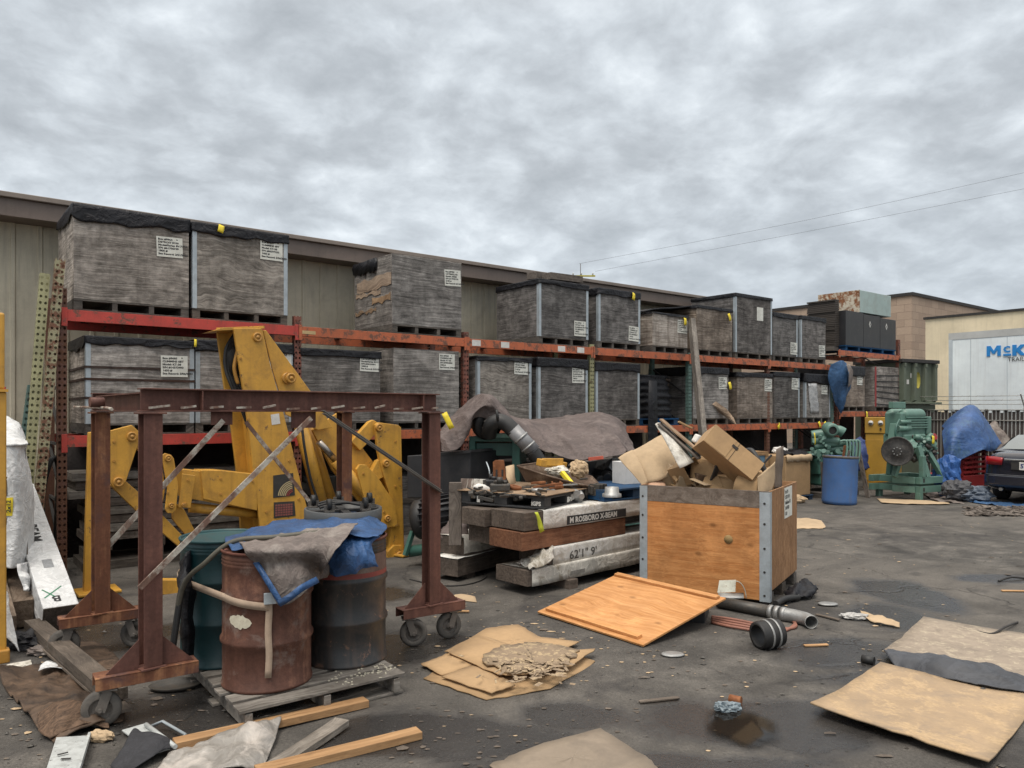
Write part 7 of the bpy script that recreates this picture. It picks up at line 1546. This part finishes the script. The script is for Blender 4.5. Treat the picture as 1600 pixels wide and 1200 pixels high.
# ================================================================ things stored on the ground under the rack
rr = random.Random(21)
ts = thing('plank_stack', 'stack of weathered grey planks under the first rack bay', 'planks', RK(.55, .30, 0), RZ)
for k in range(8):
    z = .34+k*.105; MB().box2((-.42+rr.uniform(-.05, .05)+(0.18 if k < 5 else 0), .0+rr.uniform(-.02, .03), z), (1.55+rr.uniform(-.1, .2), .62, z+.095)).build('plank', M_grey_p if k % 2 else M_old, ts, bevel=.004)
for x in (-.1, .5, 1.1): MB().box2((x, .02, .22), (x+.12, .6, .338)).build('bearer', M_endd, ts)
MB().box2((-.3, -.05, 0), (1.4, .7, .10)).build('pallet_base', M_pal, ts)
for x in (-.25, .45, 1.2): MB().box2((x, -.02, .101), (x+.14, .6, .219)).build('bearer', M_pal, ts)
def junk(label, cat, name, t, d, kind, s=1.0, seed=0):
    r_ = random.Random(seed); o = thing(name, label, cat, RK(t, d, 0), RZ); 
    if kind == 'crate':
        MB().box2((-.5*s, 0, .12), (.5*s, .8, .12+.7*s)).build('body', PLY[2], o, bevel=.004); MB().box2((-.5*s, 0, 0), (.5*s, .8, .118)).build('pallet_base', M_pal, o)
        MB().bar((-.5*s, -.012, .2+.3*s), (.5*s, -.012, .2+.3*s), .02, .08).build('batten', M_pal, o)
    elif kind == 'engine':
        MB().box2((-.45*s, .1, .15), (.45*s, .7, .55*s)).build('block', M_greasy, o, bevel=.03); MB().box2((-.38*s, .2, .55*s), (.38*s, .6, .8*s)).build('head', M_greasy, o, bevel=.03)
        m = MB()
        for k in range(9): x, z = r_.uniform(-.4, .4)*s, r_.uniform(.2, .8)*s; m.cyl((x, .12, z), (x+r_.uniform(-.05, .05), -.02, z), r_.uniform(.04, .11), 12)
        m.build('fittings', M_greasy, o)['kind'] = 'stuff'
        for x in (-.35, .3): MB().box2((x*s, .05, 0), (x*s+.1, .75, .149)).build('bearer', M_endd, o)
    elif kind == 'pipes':
        for k in range(7): a = r_.uniform(-.1, .1); MB().cyl((-.9*s, .1+.09*k, .06+.13*(k % 3)), (.9*s, .1+.09*k+a, .06+.13*(k % 3)), .05, 12).build('pipe', M_rb if k % 2 else M_greasy, o)
    elif kind == 'pallets':
        for k in range(5):
            z = k*.135; MB().box2((-.6*s, 0, z+.09), (.6*s, 1.0, z+.115)).build('deck', M_pal, o)
            for x in (-.6, -.06, .48): MB().box2((x*s, .01, z), (x*s+.1, .98, z+.0895)).build('bearer', M_pal, o)
    return o
junk('dark greasy engine stored under the second rack bay', 'engine', 'spare_engine', 3.3, .35, 'engine', 1.2, 1)
junk('dim grey crate stored under the second rack bay', 'crate', 'low_crate', 4.7, .3, 'crate', 1.1, 2)
junk('dark greasy engine stored under the third rack bay', 'engine', 'spare_engine', 6.4, .2, 'engine', 1.3, 3)
junk('dim crate stored under the third rack bay', 'crate', 'low_crate', 7.6, .3, 'crate', 1.15, 4)
junk('dark engine under the fourth rack bay behind the tarp', 'engine', 'spare_engine', 9.1, .3, 'engine', 1.2, 5)
junk('low stack of old pallets under the fourth rack bay', 'pallets', 'pallet_stack', 10.3, .2, 'pallets', 1, 6)
junk('dark engine stored under the fifth rack bay', 'engine', 'spare_engine', 11.9, .2, 'engine', 1.3, 7)
junk('dusty crate stored under the fifth rack bay', 'crate', 'low_crate', 13.2, .3, 'crate', 1.1, 8)
junk('rusty pipes stacked under the sixth rack bay', 'pipes', 'pipe_stack', 14.7, -.1, 'pipes', .8, 9)
junk('greasy engine stored at the end of the sixth rack bay', 'engine', 'spare_engine', 15.9, .25, 'engine', 1.2, 10)
# dark sheets added to stand in for the shade on the wall behind the lower bays
M_back = m_cloth('brown_black_sheeting', (.035, .028, .026), .7, .4, .5, crease=4)  # near-black colour stands for the shade on the wall
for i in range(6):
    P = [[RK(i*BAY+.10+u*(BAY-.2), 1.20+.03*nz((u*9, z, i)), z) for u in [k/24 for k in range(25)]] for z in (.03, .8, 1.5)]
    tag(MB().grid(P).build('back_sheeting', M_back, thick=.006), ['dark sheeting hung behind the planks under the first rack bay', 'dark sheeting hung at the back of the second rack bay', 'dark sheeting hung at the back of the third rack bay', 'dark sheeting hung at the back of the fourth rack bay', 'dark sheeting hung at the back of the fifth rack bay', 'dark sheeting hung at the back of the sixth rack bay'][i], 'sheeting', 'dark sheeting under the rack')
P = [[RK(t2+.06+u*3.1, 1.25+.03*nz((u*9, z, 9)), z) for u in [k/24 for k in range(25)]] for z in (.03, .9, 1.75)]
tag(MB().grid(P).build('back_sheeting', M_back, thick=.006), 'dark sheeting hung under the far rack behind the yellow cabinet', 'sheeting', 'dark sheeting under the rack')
# white lump on a pale cap and red rod beneath the fifth bay
o = crumple('white_casting', 'small dusty white casting near the rack foot behind the crate', 'casting', RK(TX(1200), -.3, 1.02), .14, M_whitelab, 4, (1.2, .8, .7))
# black wrapped bundle on the lower tier (between two crates)
bw_ = thing('wrapped_bundle', 'black plastic wrapped bundle on the lower tier beside the plain dark crate', 'bundle', RK(TX(1036), .1, ZL+.004), RZ)
P = []
for k in range(24):
    z = .14+.86*k/23; row = []; sc = 1-.18*(k/23)**2
    for j in range(40):
        an = 2*math.pi*j/40; c_, s_ = math.cos(an), math.sin(an); q_ = (abs(c_)**4+abs(s_)**4)**-.25
        r_ = (1+.06*nz((c_*2, s_*2, z*9), 1, 3)+.05*math.sin(z*46+2*nz((c_, s_, z*3))))*sc; row.append(V((c_*q_*.58*r_, .52+s_*q_*.5*r_, z)))
    P.append(row)
P.append([V((0, .5, 1.02))]*40)
MB().grid(P, True, True).build('plastic_wrap', M_blackwrap, bw_); m = MB(); m.box2((-.6, 0, .11), (.6, 1.1, .139)); m.box2((-.6, 0, 0), (.6, .1, .016)); m.build('pallet_base', M_bp, bw_)
for x in (-.58, -.06, .46): MB().box2((x, .01, .016), (x+.12, 1.08, .109)).build('block', M_bp, bw_)
for k in range(5): pass
st_ = MB().grid([[RK(TX(1017)-.13+.26*u, -.05-.03*nz((u*3, z, 1)), z) for u in (0, .5, 1)] for z in (2.5, 2.0, 1.6, 1.2, .9, .75)])
tag(st_.build('plastic_strip', M_blackwrap, thick=.01), 'long black plastic strip hanging over the lower beam', 'strip')
for k in range(4): lumber('dark_board', ['topmost of four dark boards stacked behind the black bundle', 'second of four dark boards stacked behind the black bundle', 'third of four dark boards stacked behind the black bundle', 'lowest of four dark boards stacked behind the black bundle'][k], 'board', RK(TX(1050), .55, ZL+.95-k*.09), RK(TX(1074), .6+.05*k, ZL+.90-k*.09), .3, .05, M_endd, 'dark boards on the lower tier')
# long wooden pole leaning on the rack
a = RK(TX(1101), -1.0, .0); b = RK(TX(1077), -.05, 3.02)
lumber('leaning_pole', 'long grey wooden pole leaning against the rack upright', 'pole', A(1102, 760, 13.6), A(1077, 500, 15.3), .17, .10, m_wood('grey_pole', (.13, .115, .1), (.30, .27, .235), 'x', 30, knots=.4), up=(1, .2, 0))
# ================================================================ litter, boards and sheets on the ground
M_2x4 = m_wood('fresh_lumber', (.30, .165, .075), (.48, .29, .145), 'x', 26, .7, knots=.5, stain=.2, scol=(.16, .09, .05), wavy=.2, bump=.2, streak=0)
M_2x4g = m_wood('grey_lumber', (.13, .11, .09), (.30, .265, .225), 'x', 34, .85, knots=.4, stain=.5, wavy=.3)
M_dbrd = m_wood('dark_lumber', (.075, .06, .048), (.19, .155, .125), 'x', 34, .85, knots=.3, stain=.4, wavy=.3)
def stick(label, p0, p1, w, h, mat, z0=.004, z1=.004, grp=None): return lumber('lumber', label, 'lumber', G(*p0)+V((0, 0, z0)), G(*p1)+V((0, 0, z1)), w, h, mat, grp)
stick('fresh two-by-four lying in front of the drum pallet', (272, 1178), (572, 1103), .092, .045, M_2x4, .03, .004)
stick('fresh two-by-four at the bottom edge, nearest the camera', (400, 1215), (655, 1152), .092, .045, M_2x4)
stick('grey weathered board between the two fresh boards', (425, 1208), (535, 1138), .10, .04, M_2x4g, .004, .02)
stick('long dark timber lying from the beam ends to the caster', (52, 992), (182, 1118), .135, .075, M_dbrd, .06, .09)
stick('thin dark timber tucked beneath the long dark timber', (58, 1003), (192, 1130), .11, .022, M_dbrd, .03, .06)
# wet cardboard / carpet at left
M_carpet = m_wood('sodden_carpet', (.035, .024, .018), (.16, .105, .07), 'x', 9, .6, knots=0, stain=.7, scol=(.02, .016, .014), wavy=1.2, bump=.5, fresh=None)
ground_sheet('sodden brown carpet rumpled on the ground at the left', [[(-10, 1052), (50, 1042), (110, 1040), (165, 1062)], [(15, 1085), (60, 1075), (110, 1075, .03), (190, 1100)], [(40, 1120, .03), (80, 1108, .06), (130, 1105, .07), (195, 1112, .03)], [(60, 1145, .04), (100, 1135, .09), (140, 1128, .06), (195, 1120, .03)], [(82, 1165), (120, 1152, .05), (160, 1140, .05), (195, 1127)]], M_carpet, .012, .05, 3, 9, 9, 'carpet', 'carpet', fr=4)
ground_sheet('striped brown carpet fold at the near edge of the sodden carpet', [[(60, 1136, .06), (95, 1126, .11), (135, 1124, .10), (160, 1128, .05)], [(62, 1150, .03), (100, 1142, .10), (138, 1134, .09), (168, 1134, .05)], [(80, 1160, .02), (108, 1152, .05), (145, 1142, .04), (172, 1140, .02)]], m_wood('ribbed_carpet', (.05, .032, .022), (.20, .125, .08), 'y', 60, .75, knots=0, stain=.3), .01, .03, 8, 8, 8, 'carpet', 'carpet')
crumple('paper_wad', 'pale brown crumpled paper wad by the sodden carpet', 'paper', G(157, 1158)+V((0, 0, .03)), .05, M_card2, 4, (1.5, .8, .7))
M_wm = m_paint('white_sheet_metal', (.46, .48, .47), .45, 0, .45, (.10, .09, .08), 8, .1, wear=.08, wcol=(.06, .05, .045))
wp = thing('scrap_sheet_metal', 'white metal panel with small slots at the bottom left', 'panel', G(72, 1205), R(18)); a = G(72, 1210); pts = [G(70, 1212, .05), G(120, 1212, .05), G(138, 1152, .03), G(88, 1155, .03)]
MB().prism(pts, (0, 0, .012)).build('panel', M_wm, wp, world=True, bevel=.003)
m = MB()
for p, an in (((98, 1180), .7), ((103, 1188), .1)): m.box(G(*p, .055)+V((0, 0, .009)), (.05, .012, .003), (0, 0, an))
m.build('slot', M_dark, wp, world=True)
MB().prism([G(120, 1212, .05), G(124, 1212, .05), G(142, 1152, .03), G(138, 1152, .03)], (0, 0, .03)).build('flange', M_wm, wp, world=True)
wp2 = thing('scrap_sheet_metal', 'white metal panel with rolled edge lying under the black cloth', 'panel', G(230, 1160), 0)
MB().prism([G(190, 1143, .02), G(228, 1132, .04), G(275, 1168, .04), G(240, 1180, .02)], (0, 0, .01)).build('panel', M_wm, wp2, world=True, bevel=.003)
MB().tube([G(228, 1132, .06), G(274, 1167, .06)], .013, 8).build('rolled_edge', M_wm, wp2, world=True)
tag(MB().tube([G(235, 1135, .03), G(254, 1127, .06), G(290, 1148, .04), G(272, 1166, .04)], .009, 6).build('wire_frame', M_galv), 'bent wire frame beside the white rolled-edge panel', 'wire frame')
o = ground_sheet('black cloth scrap lying over the white panel', [[(172, 1200), (195, 1180, .05), (210, 1164, .09), (230, 1166, .08)], [(185, 1210), (215, 1190, .06), (240, 1176, .09), (262, 1176, .06)], [(200, 1212), (230, 1200, .04), (255, 1188, .05), (274, 1181, .03)]], m_cloth('black_cloth', (.03, .03, .034), .8, .4), .006, .02, 5, 7, 7, 'cloth', 'cloth')
M_clear = m_cloth('dirty_clear_plastic', (.27, .25, .225), .3, .3, .7, (.42, .38, .34), crease=6)
ground_sheet('dirty pale plastic sheet crumpled at the bottom between boards', [[(262, 1182, .03), (300, 1176, .06), (345, 1168, .07), (400, 1156, .09), (438, 1138, .06)], [(255, 1198, .02), (300, 1194, .05), (350, 1186, .06), (400, 1178, .07), (432, 1164, .04)], [(240, 1215, .02), (300, 1215, .03), (350, 1212, .04), (390, 1208, .04), (412, 1200, .03)]], M_clear, .004, .035, 7, 9, 9, 'plastic_sheet', 'plastic')
dsh = thing('tray', 'shallow dark metal tray on wet ground left of the pallet', 'tray', G(275, 1075), .3)
MB().lathe([(0, .01), (.11, .01), (.14, .03), (.145, .03), (.115, .0), (0, 0)], 28, (0, 0, .002), Matrix.Diagonal((1.2, .8, 1))).build('dish', M_greasy, dsh)
# cardboard pile
M_cpile = m_paint('pile_cardboard', (.42, .275, .145), .9, 0, .35, (.22, .15, .09), 2.5, .1, fine=30)
def rough_poly(pts, jag, seed, n=7):
    r_ = random.Random(seed); out = []
    for i in range(len(pts)):
        a, b = V(pts[i]), V(pts[(i+1) % len(pts)])
        for k in range(n): q = a.lerp(b, k/n); out.append(q+V((r_.uniform(-jag, jag), r_.uniform(-jag, jag), 0))*(1 if k else .3))
    return out
GP = 'cardboard pieces in the flattened pile'
def cpiece(label, pts, z, mat, seed, jag=.008, th=.008, tilt=0):
    poly = [p+V((0, 0, 0)) for p in rough_poly([G(x, y) for x, y in pts], jag, seed)]; m = MB(); c = sum(poly, V((0, 0, 0)))/len(poly)
    zz = [V((p.x, p.y, z+.012*nz((p.x*3, p.y*3, seed))+tilt*(p.x-c.x))) for p in poly]; n = len(zz); cen = V((c.x, c.y, z+.01))
    rings = []
    for f_ in (1, .66, .33): rings.append([V((c.x+(p.x-c.x)*f_, c.y+(p.y-c.y)*f_, p.z*f_+cen.z*(1-f_)+.008*nz((p.x*4*f_, p.y*4*f_, seed)))) for p in zz])
    rings.append([cen]*n); m.grid(rings, True, True); return tag(m.build('flat_cardboard', mat, thick=th), label, 'cardboard', GP)
cpiece('lowest grey cardboard layer showing at the near edge of the pile', [(662, 1062), (760, 1095), (860, 1078), (930, 1035), (800, 1000), (700, 1030)], .006, M_cardm, 1)
cpiece('left tan cardboard flap of the flattened pile', [(657, 1043), (690, 1060), (760, 1040), (730, 1010), (690, 1030)], .030, M_cpile, 2)
cpiece('near tan cardboard flap of the flattened pile', [(690, 1065), (768, 1092), (805, 1080), (750, 1042)], .034, M_cpile, 3, tilt=.01)
cpiece('far tan cardboard sheet of the flattened pile', [(695, 1026), (760, 990), (810, 984), (845, 1003), (905, 1010), (850, 1040), (760, 1030)], .040, M_cpile, 4)
cpiece('central tan cardboard sheet of the flattened pile', [(700, 1030), (745, 1003), (800, 1020), (875, 1030), (930, 1026), (895, 1052), (820, 1068), (780, 1068)], .058, M_cpile, 5)
M_shred = m_paint('shredded_card', (.26, .19, .125), .9, 0, .6, (.10, .075, .055), 6, .5, wear=.3, wcol=(.40, .30, .18), fine=40)
cpiece('crumbling shredded patch on top of the cardboard pile', [(752, 1048), (782, 1025), (840, 1020), (905, 1032), (890, 1050), (840, 1062), (800, 1072)], .078, M_shred, 6, .03, .014)
rr = random.Random(50); m = MB()
for k in range(110):
    u, v_ = rr.gauss(0, .4), rr.gauss(0, .4); px, py = 832+u*85, 1046+v_*28; p = G(px, py, .09); m.box(p+V((0, 0, rr.uniform(0, .012))), (rr.uniform(.02, .10), rr.uniform(.006, .04), rr.uniform(.001, .004)), (rr.uniform(-.08, .08), rr.uniform(-.08, .08), rr.random()*3))
tag(m.build('card_shreds', M_shred), 'shreds and chips heaped on the cardboard pile', 'shreds', kind='stuff')
# near wet cardboard
cp_ = cpiece('damp grey-tan cardboard sheet at the bottom centre edge', [(765, 1200), (812, 1178), (938, 1142), (1008, 1186), (1045, 1215), (800, 1230)], .012, m_paint('damp_card', (.24, .19, .14), .7, 0, .6, (.11, .09, .07), 1.5, .15, fine=35), 9, .01, .008); del cp_['group']
# plywood sheets at lower right
M_osb = m_paint('worn_plywood', (.36, .255, .155), .75, 0, .75, (.21, .165, .125), 2.2, .15, wear=.36, wcol=(.39, .275, .16), fine=45)
M_osb2 = m_paint('strand_board', (.29, .235, .18), .85, 0, .5, (.13, .105, .085), 5, .5, wear=.25, wcol=(.36, .30, .22), fine=24)
def board_sheet(label, pts, mat, th, seed, lift):
    a, b, c, d_ = [G(*p) for p in pts]; P = []
    for i in range(11):
        row = []
        for j in range(11):
            u, v_ = i/10, j/10; p = a.lerp(b, u).lerp(d_.lerp(c, u), v_); e = min(u, 1-u, v_, 1-v_)
            p.z = .010+lift*((1-u)**3*.5+(1-v_)**4)*.6+.010*abs(nz((p.x*1.2, p.y*1.2, seed))); row.append(p+(V((nz((u*9, v_*9, seed)), nz((u*9, v_*9, seed+2)), 0))*.02 if e == 0 else V((0, 0, 0))))
        P.append(row)
    o = MB().grid(P).build('plywood_sheet', mat, thick=th, rotz=math.atan2((b-a).y, (b-a).x)); return tag(o, label, 'plywood')
board_sheet('yellowish worn plywood sheet with curled near edge, lower right', [(1266, 1118), (1545, 1207), (1625, 1092), (1376, 1043)], M_osb, .012, 1, .075)
board_sheet('grey strand board sheet behind the yellowish plywood', [(1378, 1030), (1640, 1078), (1650, 1000), (1443, 969)], M_osb2, .012, 4, .05)
ground_sheet('black rubber sheet wedged between the two plywood sheets', [[(1378, 1024, .03), (1450, 1036, .07), (1530, 1056, .09), (1610, 1072, .05)], [(1385, 1034, .05), (1455, 1048, .09), (1530, 1066, .10), (1615, 1080, .06)], [(1400, 1044, .01), (1455, 1060, .02), (1535, 1078, .03), (1620, 1090, .02)]], m_cloth('rubber_sheet', (.055, .058, .066), .55, .35, .6, crease=4), .006, .03, 3, 9, 9, 'rubber_sheet', 'sheet')
o = MB().cyl(G(1347, 1029, .03), G(1366, 1033, .03), .032, 12).build('rubber_plug', M_rub); tag(o, 'short black plug at the tip of the rubber sheet', 'plug')
# puddle
pd = rough_poly([G(x, y) for x, y in ((1112, 1142), (1122, 1122), (1150, 1112), (1185, 1116), (1200, 1135), (1198, 1165), (1165, 1158), (1130, 1150))], .006, 5, 1)
pd = [q for q in spline(pd+[pd[0]], 8)][:-1]
m_, nb_, b_ = newmat('puddle_water'); b_.inputs['Base Color'].default_value = (.013, .0115, .010, 1); b_.inputs['Roughness'].default_value = .05; b_.inputs['Specular IOR Level'].default_value = .5
c = sum(pd, V((0, 0, 0)))/len(pd); m = MB(); m.add([V((p.x, p.y, .016)) for p in pd], [tuple(range(len(pd)))]); 
gp = c; pc = nb_.sep(nb_.coord()); rr_ = nb_.math('SQRT', nb_.math('ADD', nb_.math('POWER', nb_.math('DIVIDE', pc[0], .24), 2), nb_.math('POWER', nb_.math('DIVIDE', pc[1], .29), 2)))
rr_ = nb_.math('ADD', rr_, nb_.math('MULTIPLY', nb_.math('SUBTRACT', nb_.noise(nb_.coord(), 5, 5, .6), .5), .9)); nb_.put(b_.inputs['Alpha'], nb_.ramp(rr_, [(.65, .85), (1.0, 0)]))
m = MB(); m.add([c+V((dx, dy, .016)) for dx, dy in ((-.8, -.6), (.8, -.6), (.8, .6), (-.8, .6))], [(0, 1, 2, 3)]); o = m.build('puddle', m_); structure(o); o['label'] = 'muddy puddle'
# more sodden scraps near the timbers at left
ground_sheet('dark wet cardboard flattened between timber and gantry foot', [[(95, 1010), (130, 1006), (165, 1012)], [(105, 1030, .02), (145, 1028, .03), (185, 1034)], [(125, 1055), (160, 1052), (198, 1056)]], M_carpet, .006, .03, 12, 7, 7, 'wet_cardboard', 'cardboard')
ground_sheet('white torn plastic scrap on the sodden carpet', [[(62, 1050, .05), (78, 1046, .06), (92, 1048, .05)], [(60, 1060, .05), (80, 1058, .07), (98, 1056, .05)]], M_wlp, .004, .02, 5, 6, 6, 'plastic_scrap', 'plastic')
ground_sheet('pale flattened strip beside the yellow post foot', [[(10, 1042), (30, 1038), (48, 1034)], [(14, 1050), (32, 1045), (50, 1040)]], M_wrapd, .004, .01, 6, 5, 5, 'plastic_scrap', 'plastic')
ground_sheet('small pale card scrap beneath the right gantry casters', [[(700, 935), (720, 930), (742, 934)], [(704, 944), (722, 940), (745, 942)]], M_card2, .004, .012, 7, 5, 5, 'card_scrap', 'cardboard')
# assorted small items, each its own
crumple('crushed_bag', 'crushed pale blue plastic bag at the puddle edge', 'bag', G(1136, 1113)+V((0, 0, .03)), .06, m_cloth('bag_film', (.22, .27, .30), .3, .5), 3, (1.3, .8, .6), amp=.7)
o = MB().cyl(G(1140, 1092, .03), G(1158, 1096, .03), .03, 14).build('pipe_scrap', M_rb); tag(o, 'short rusty pipe scrap above the puddle', 'pipe')
crumple('foil_scrap', 'crumpled silver foil scrap on the bare ground', 'foil', G(1335, 966)+V((0, 0, .02)), .10, m_cloth('foil', (.40, .39, .37), .35, .4), 5, (1.2, .8, .25), amp=.6)
ground_sheet('torn tan cardboard strip beside the silver foil scrap', [[(1344, 958, .03), (1365, 966, .03), (1405, 976)], [(1350, 968, .02), (1372, 976, .02), (1406, 981)]], M_card2, .004, .03, 3, 6, 6, 'card_strip', 'cardboard')
o = MB().lathe([(0, .0), (.07, 0), (.085, .008), (.075, .016), (0, .012)], 24, G(1051, 1024, .004), Matrix.Diagonal((1.1, .75, 1))).build('flattened_lid', M_cast); tag(o, 'flat grey metal disc on the ground below the plywood lid', 'disc')
o = MB().lathe([(0, .0), (.08, 0), (.09, .01), (.08, .016), (0, .012)], 24, G(1330, 962, .004)+V((-.05, .4, 0)), Matrix.Diagonal((1.1, .75, 1))).build('flattened_lid', M_cast); tag(o, 'flat pale disc on the open ground right of the crate', 'disc')
rr = random.Random(90)
for i, (px, py, L, an, mt, lb) in enumerate(((1275, 1010, .10, .1, M_2x4, 'small splinter of yellow wood on the open ground'), (1590, 925, .16, -.1, M_2x4, 'pale wood splinter at the right edge'), (1030, 1096, .14, .25, M_dbrd, 'dark wood piece on the ground below the cardboard pile'), (1293, 966, .12, -1.0, M_dbrd, 'thin dark stick near the silver foil scrap'), (700, 958, .2, .1, M_2x4, 'thin wood sliver by the right casters'))):
    p = G(px, py); d_ = V((math.cos(an), math.sin(an), 0))*L; lumber('wood_splinter', lb, 'splinter', p-d_+V((0, 0, .004)), p+d_+V((0, 0, .006)), .035, .012, mt)
tag(MB().tube(spline([G(640, 905, .01), G(690, 915, .01), G(735, 912, .012), G(760, 900, .01), G(735, 888, .02), G(700, 893, .01)], 8), .007, 6).build('loose_wire', M_dark), 'loose dark wire looping on the ground by the low beams', 'wire')
tag(MB().tube(spline([G(1520, 985, .01), G(1550, 990, .02), G(1572, 979, .04), G(1590, 972, .01)], 8), .009, 6).build('loose_wire', M_dark), 'dark wire lying above the grey strand board', 'wire')
tag(MB().tube(spline([G(1560, 908, .01), G(1580, 902, .03), G(1605, 904, .01)], 8), .012, 6).build('loose_wire', M_dark), 'dark wire at the right edge of the yard', 'wire')
tag(MB().bar(G(1000, 925, .006), G(1030, 918, .006), .12, .004).build('paper_scrap', M_whitelab), 'white paper scrap by the block under the beams', 'paper')
# countless chips, flakes and gravel
def scatter(name, label, n, seed, region, mat, smin, smax, flat=.3):
    r_ = random.Random(seed); m = MB()
    for k in range(n):
        x0, x1, y0, y1 = region[r_.randrange(len(region))]; px, py = r_.uniform(x0, x1), r_.uniform(y0, y1); p = G(px, py)
        s_ = r_.uniform(smin, smax)*(1 if r_.random() < .9 else 2.2); a, b = s_, s_*r_.uniform(.25, .9); an = r_.random()*6.28; h = s_*r_.uniform(.1, flat)
        q = [p+V((a*math.cos(an+t)*r_.uniform(.6, 1.1), b*math.sin(an+t)*r_.uniform(.6, 1.1), 0)) for t in (0, 1.3, 2.5, 3.7, 5)]
        z = gz(p.x, p.y)+.003; top = p+V((0, 0, z+h)); q = [V((v_.x, v_.y, z+h*r_.uniform(.2, .6))) for v_ in q]; m.add(q+[top], [(0, 1, 5), (1, 2, 5), (2, 3, 5), (3, 4, 5), (4, 0, 5)])
    return tag(m.build(name, mat), label, 'litter', kind='stuff')
allg = [(0, 1600, 830, 1200), (620, 1100, 900, 1060), (0, 420, 960, 1200), (900, 1500, 880, 1100), (1200, 1600, 790, 900)]
scatter('grit', 'dark grit and gravel scattered over the whole yard', 1300, 1, allg, M_greasy, .004, .014, .8)
scatter('wood_chips', 'pale wood chips and paper flecks scattered over the yard', 420, 2, allg+[(640, 960, 900, 1000)], M_card2, .006, .022, .3)
scatter('leaf_litter', 'dark brown flakes and leaf litter scattered over the yard', 380, 3, allg+[(0, 420, 1000, 1200), (600, 1000, 1100, 1200)], M_dbrd, .008, .028, .3)
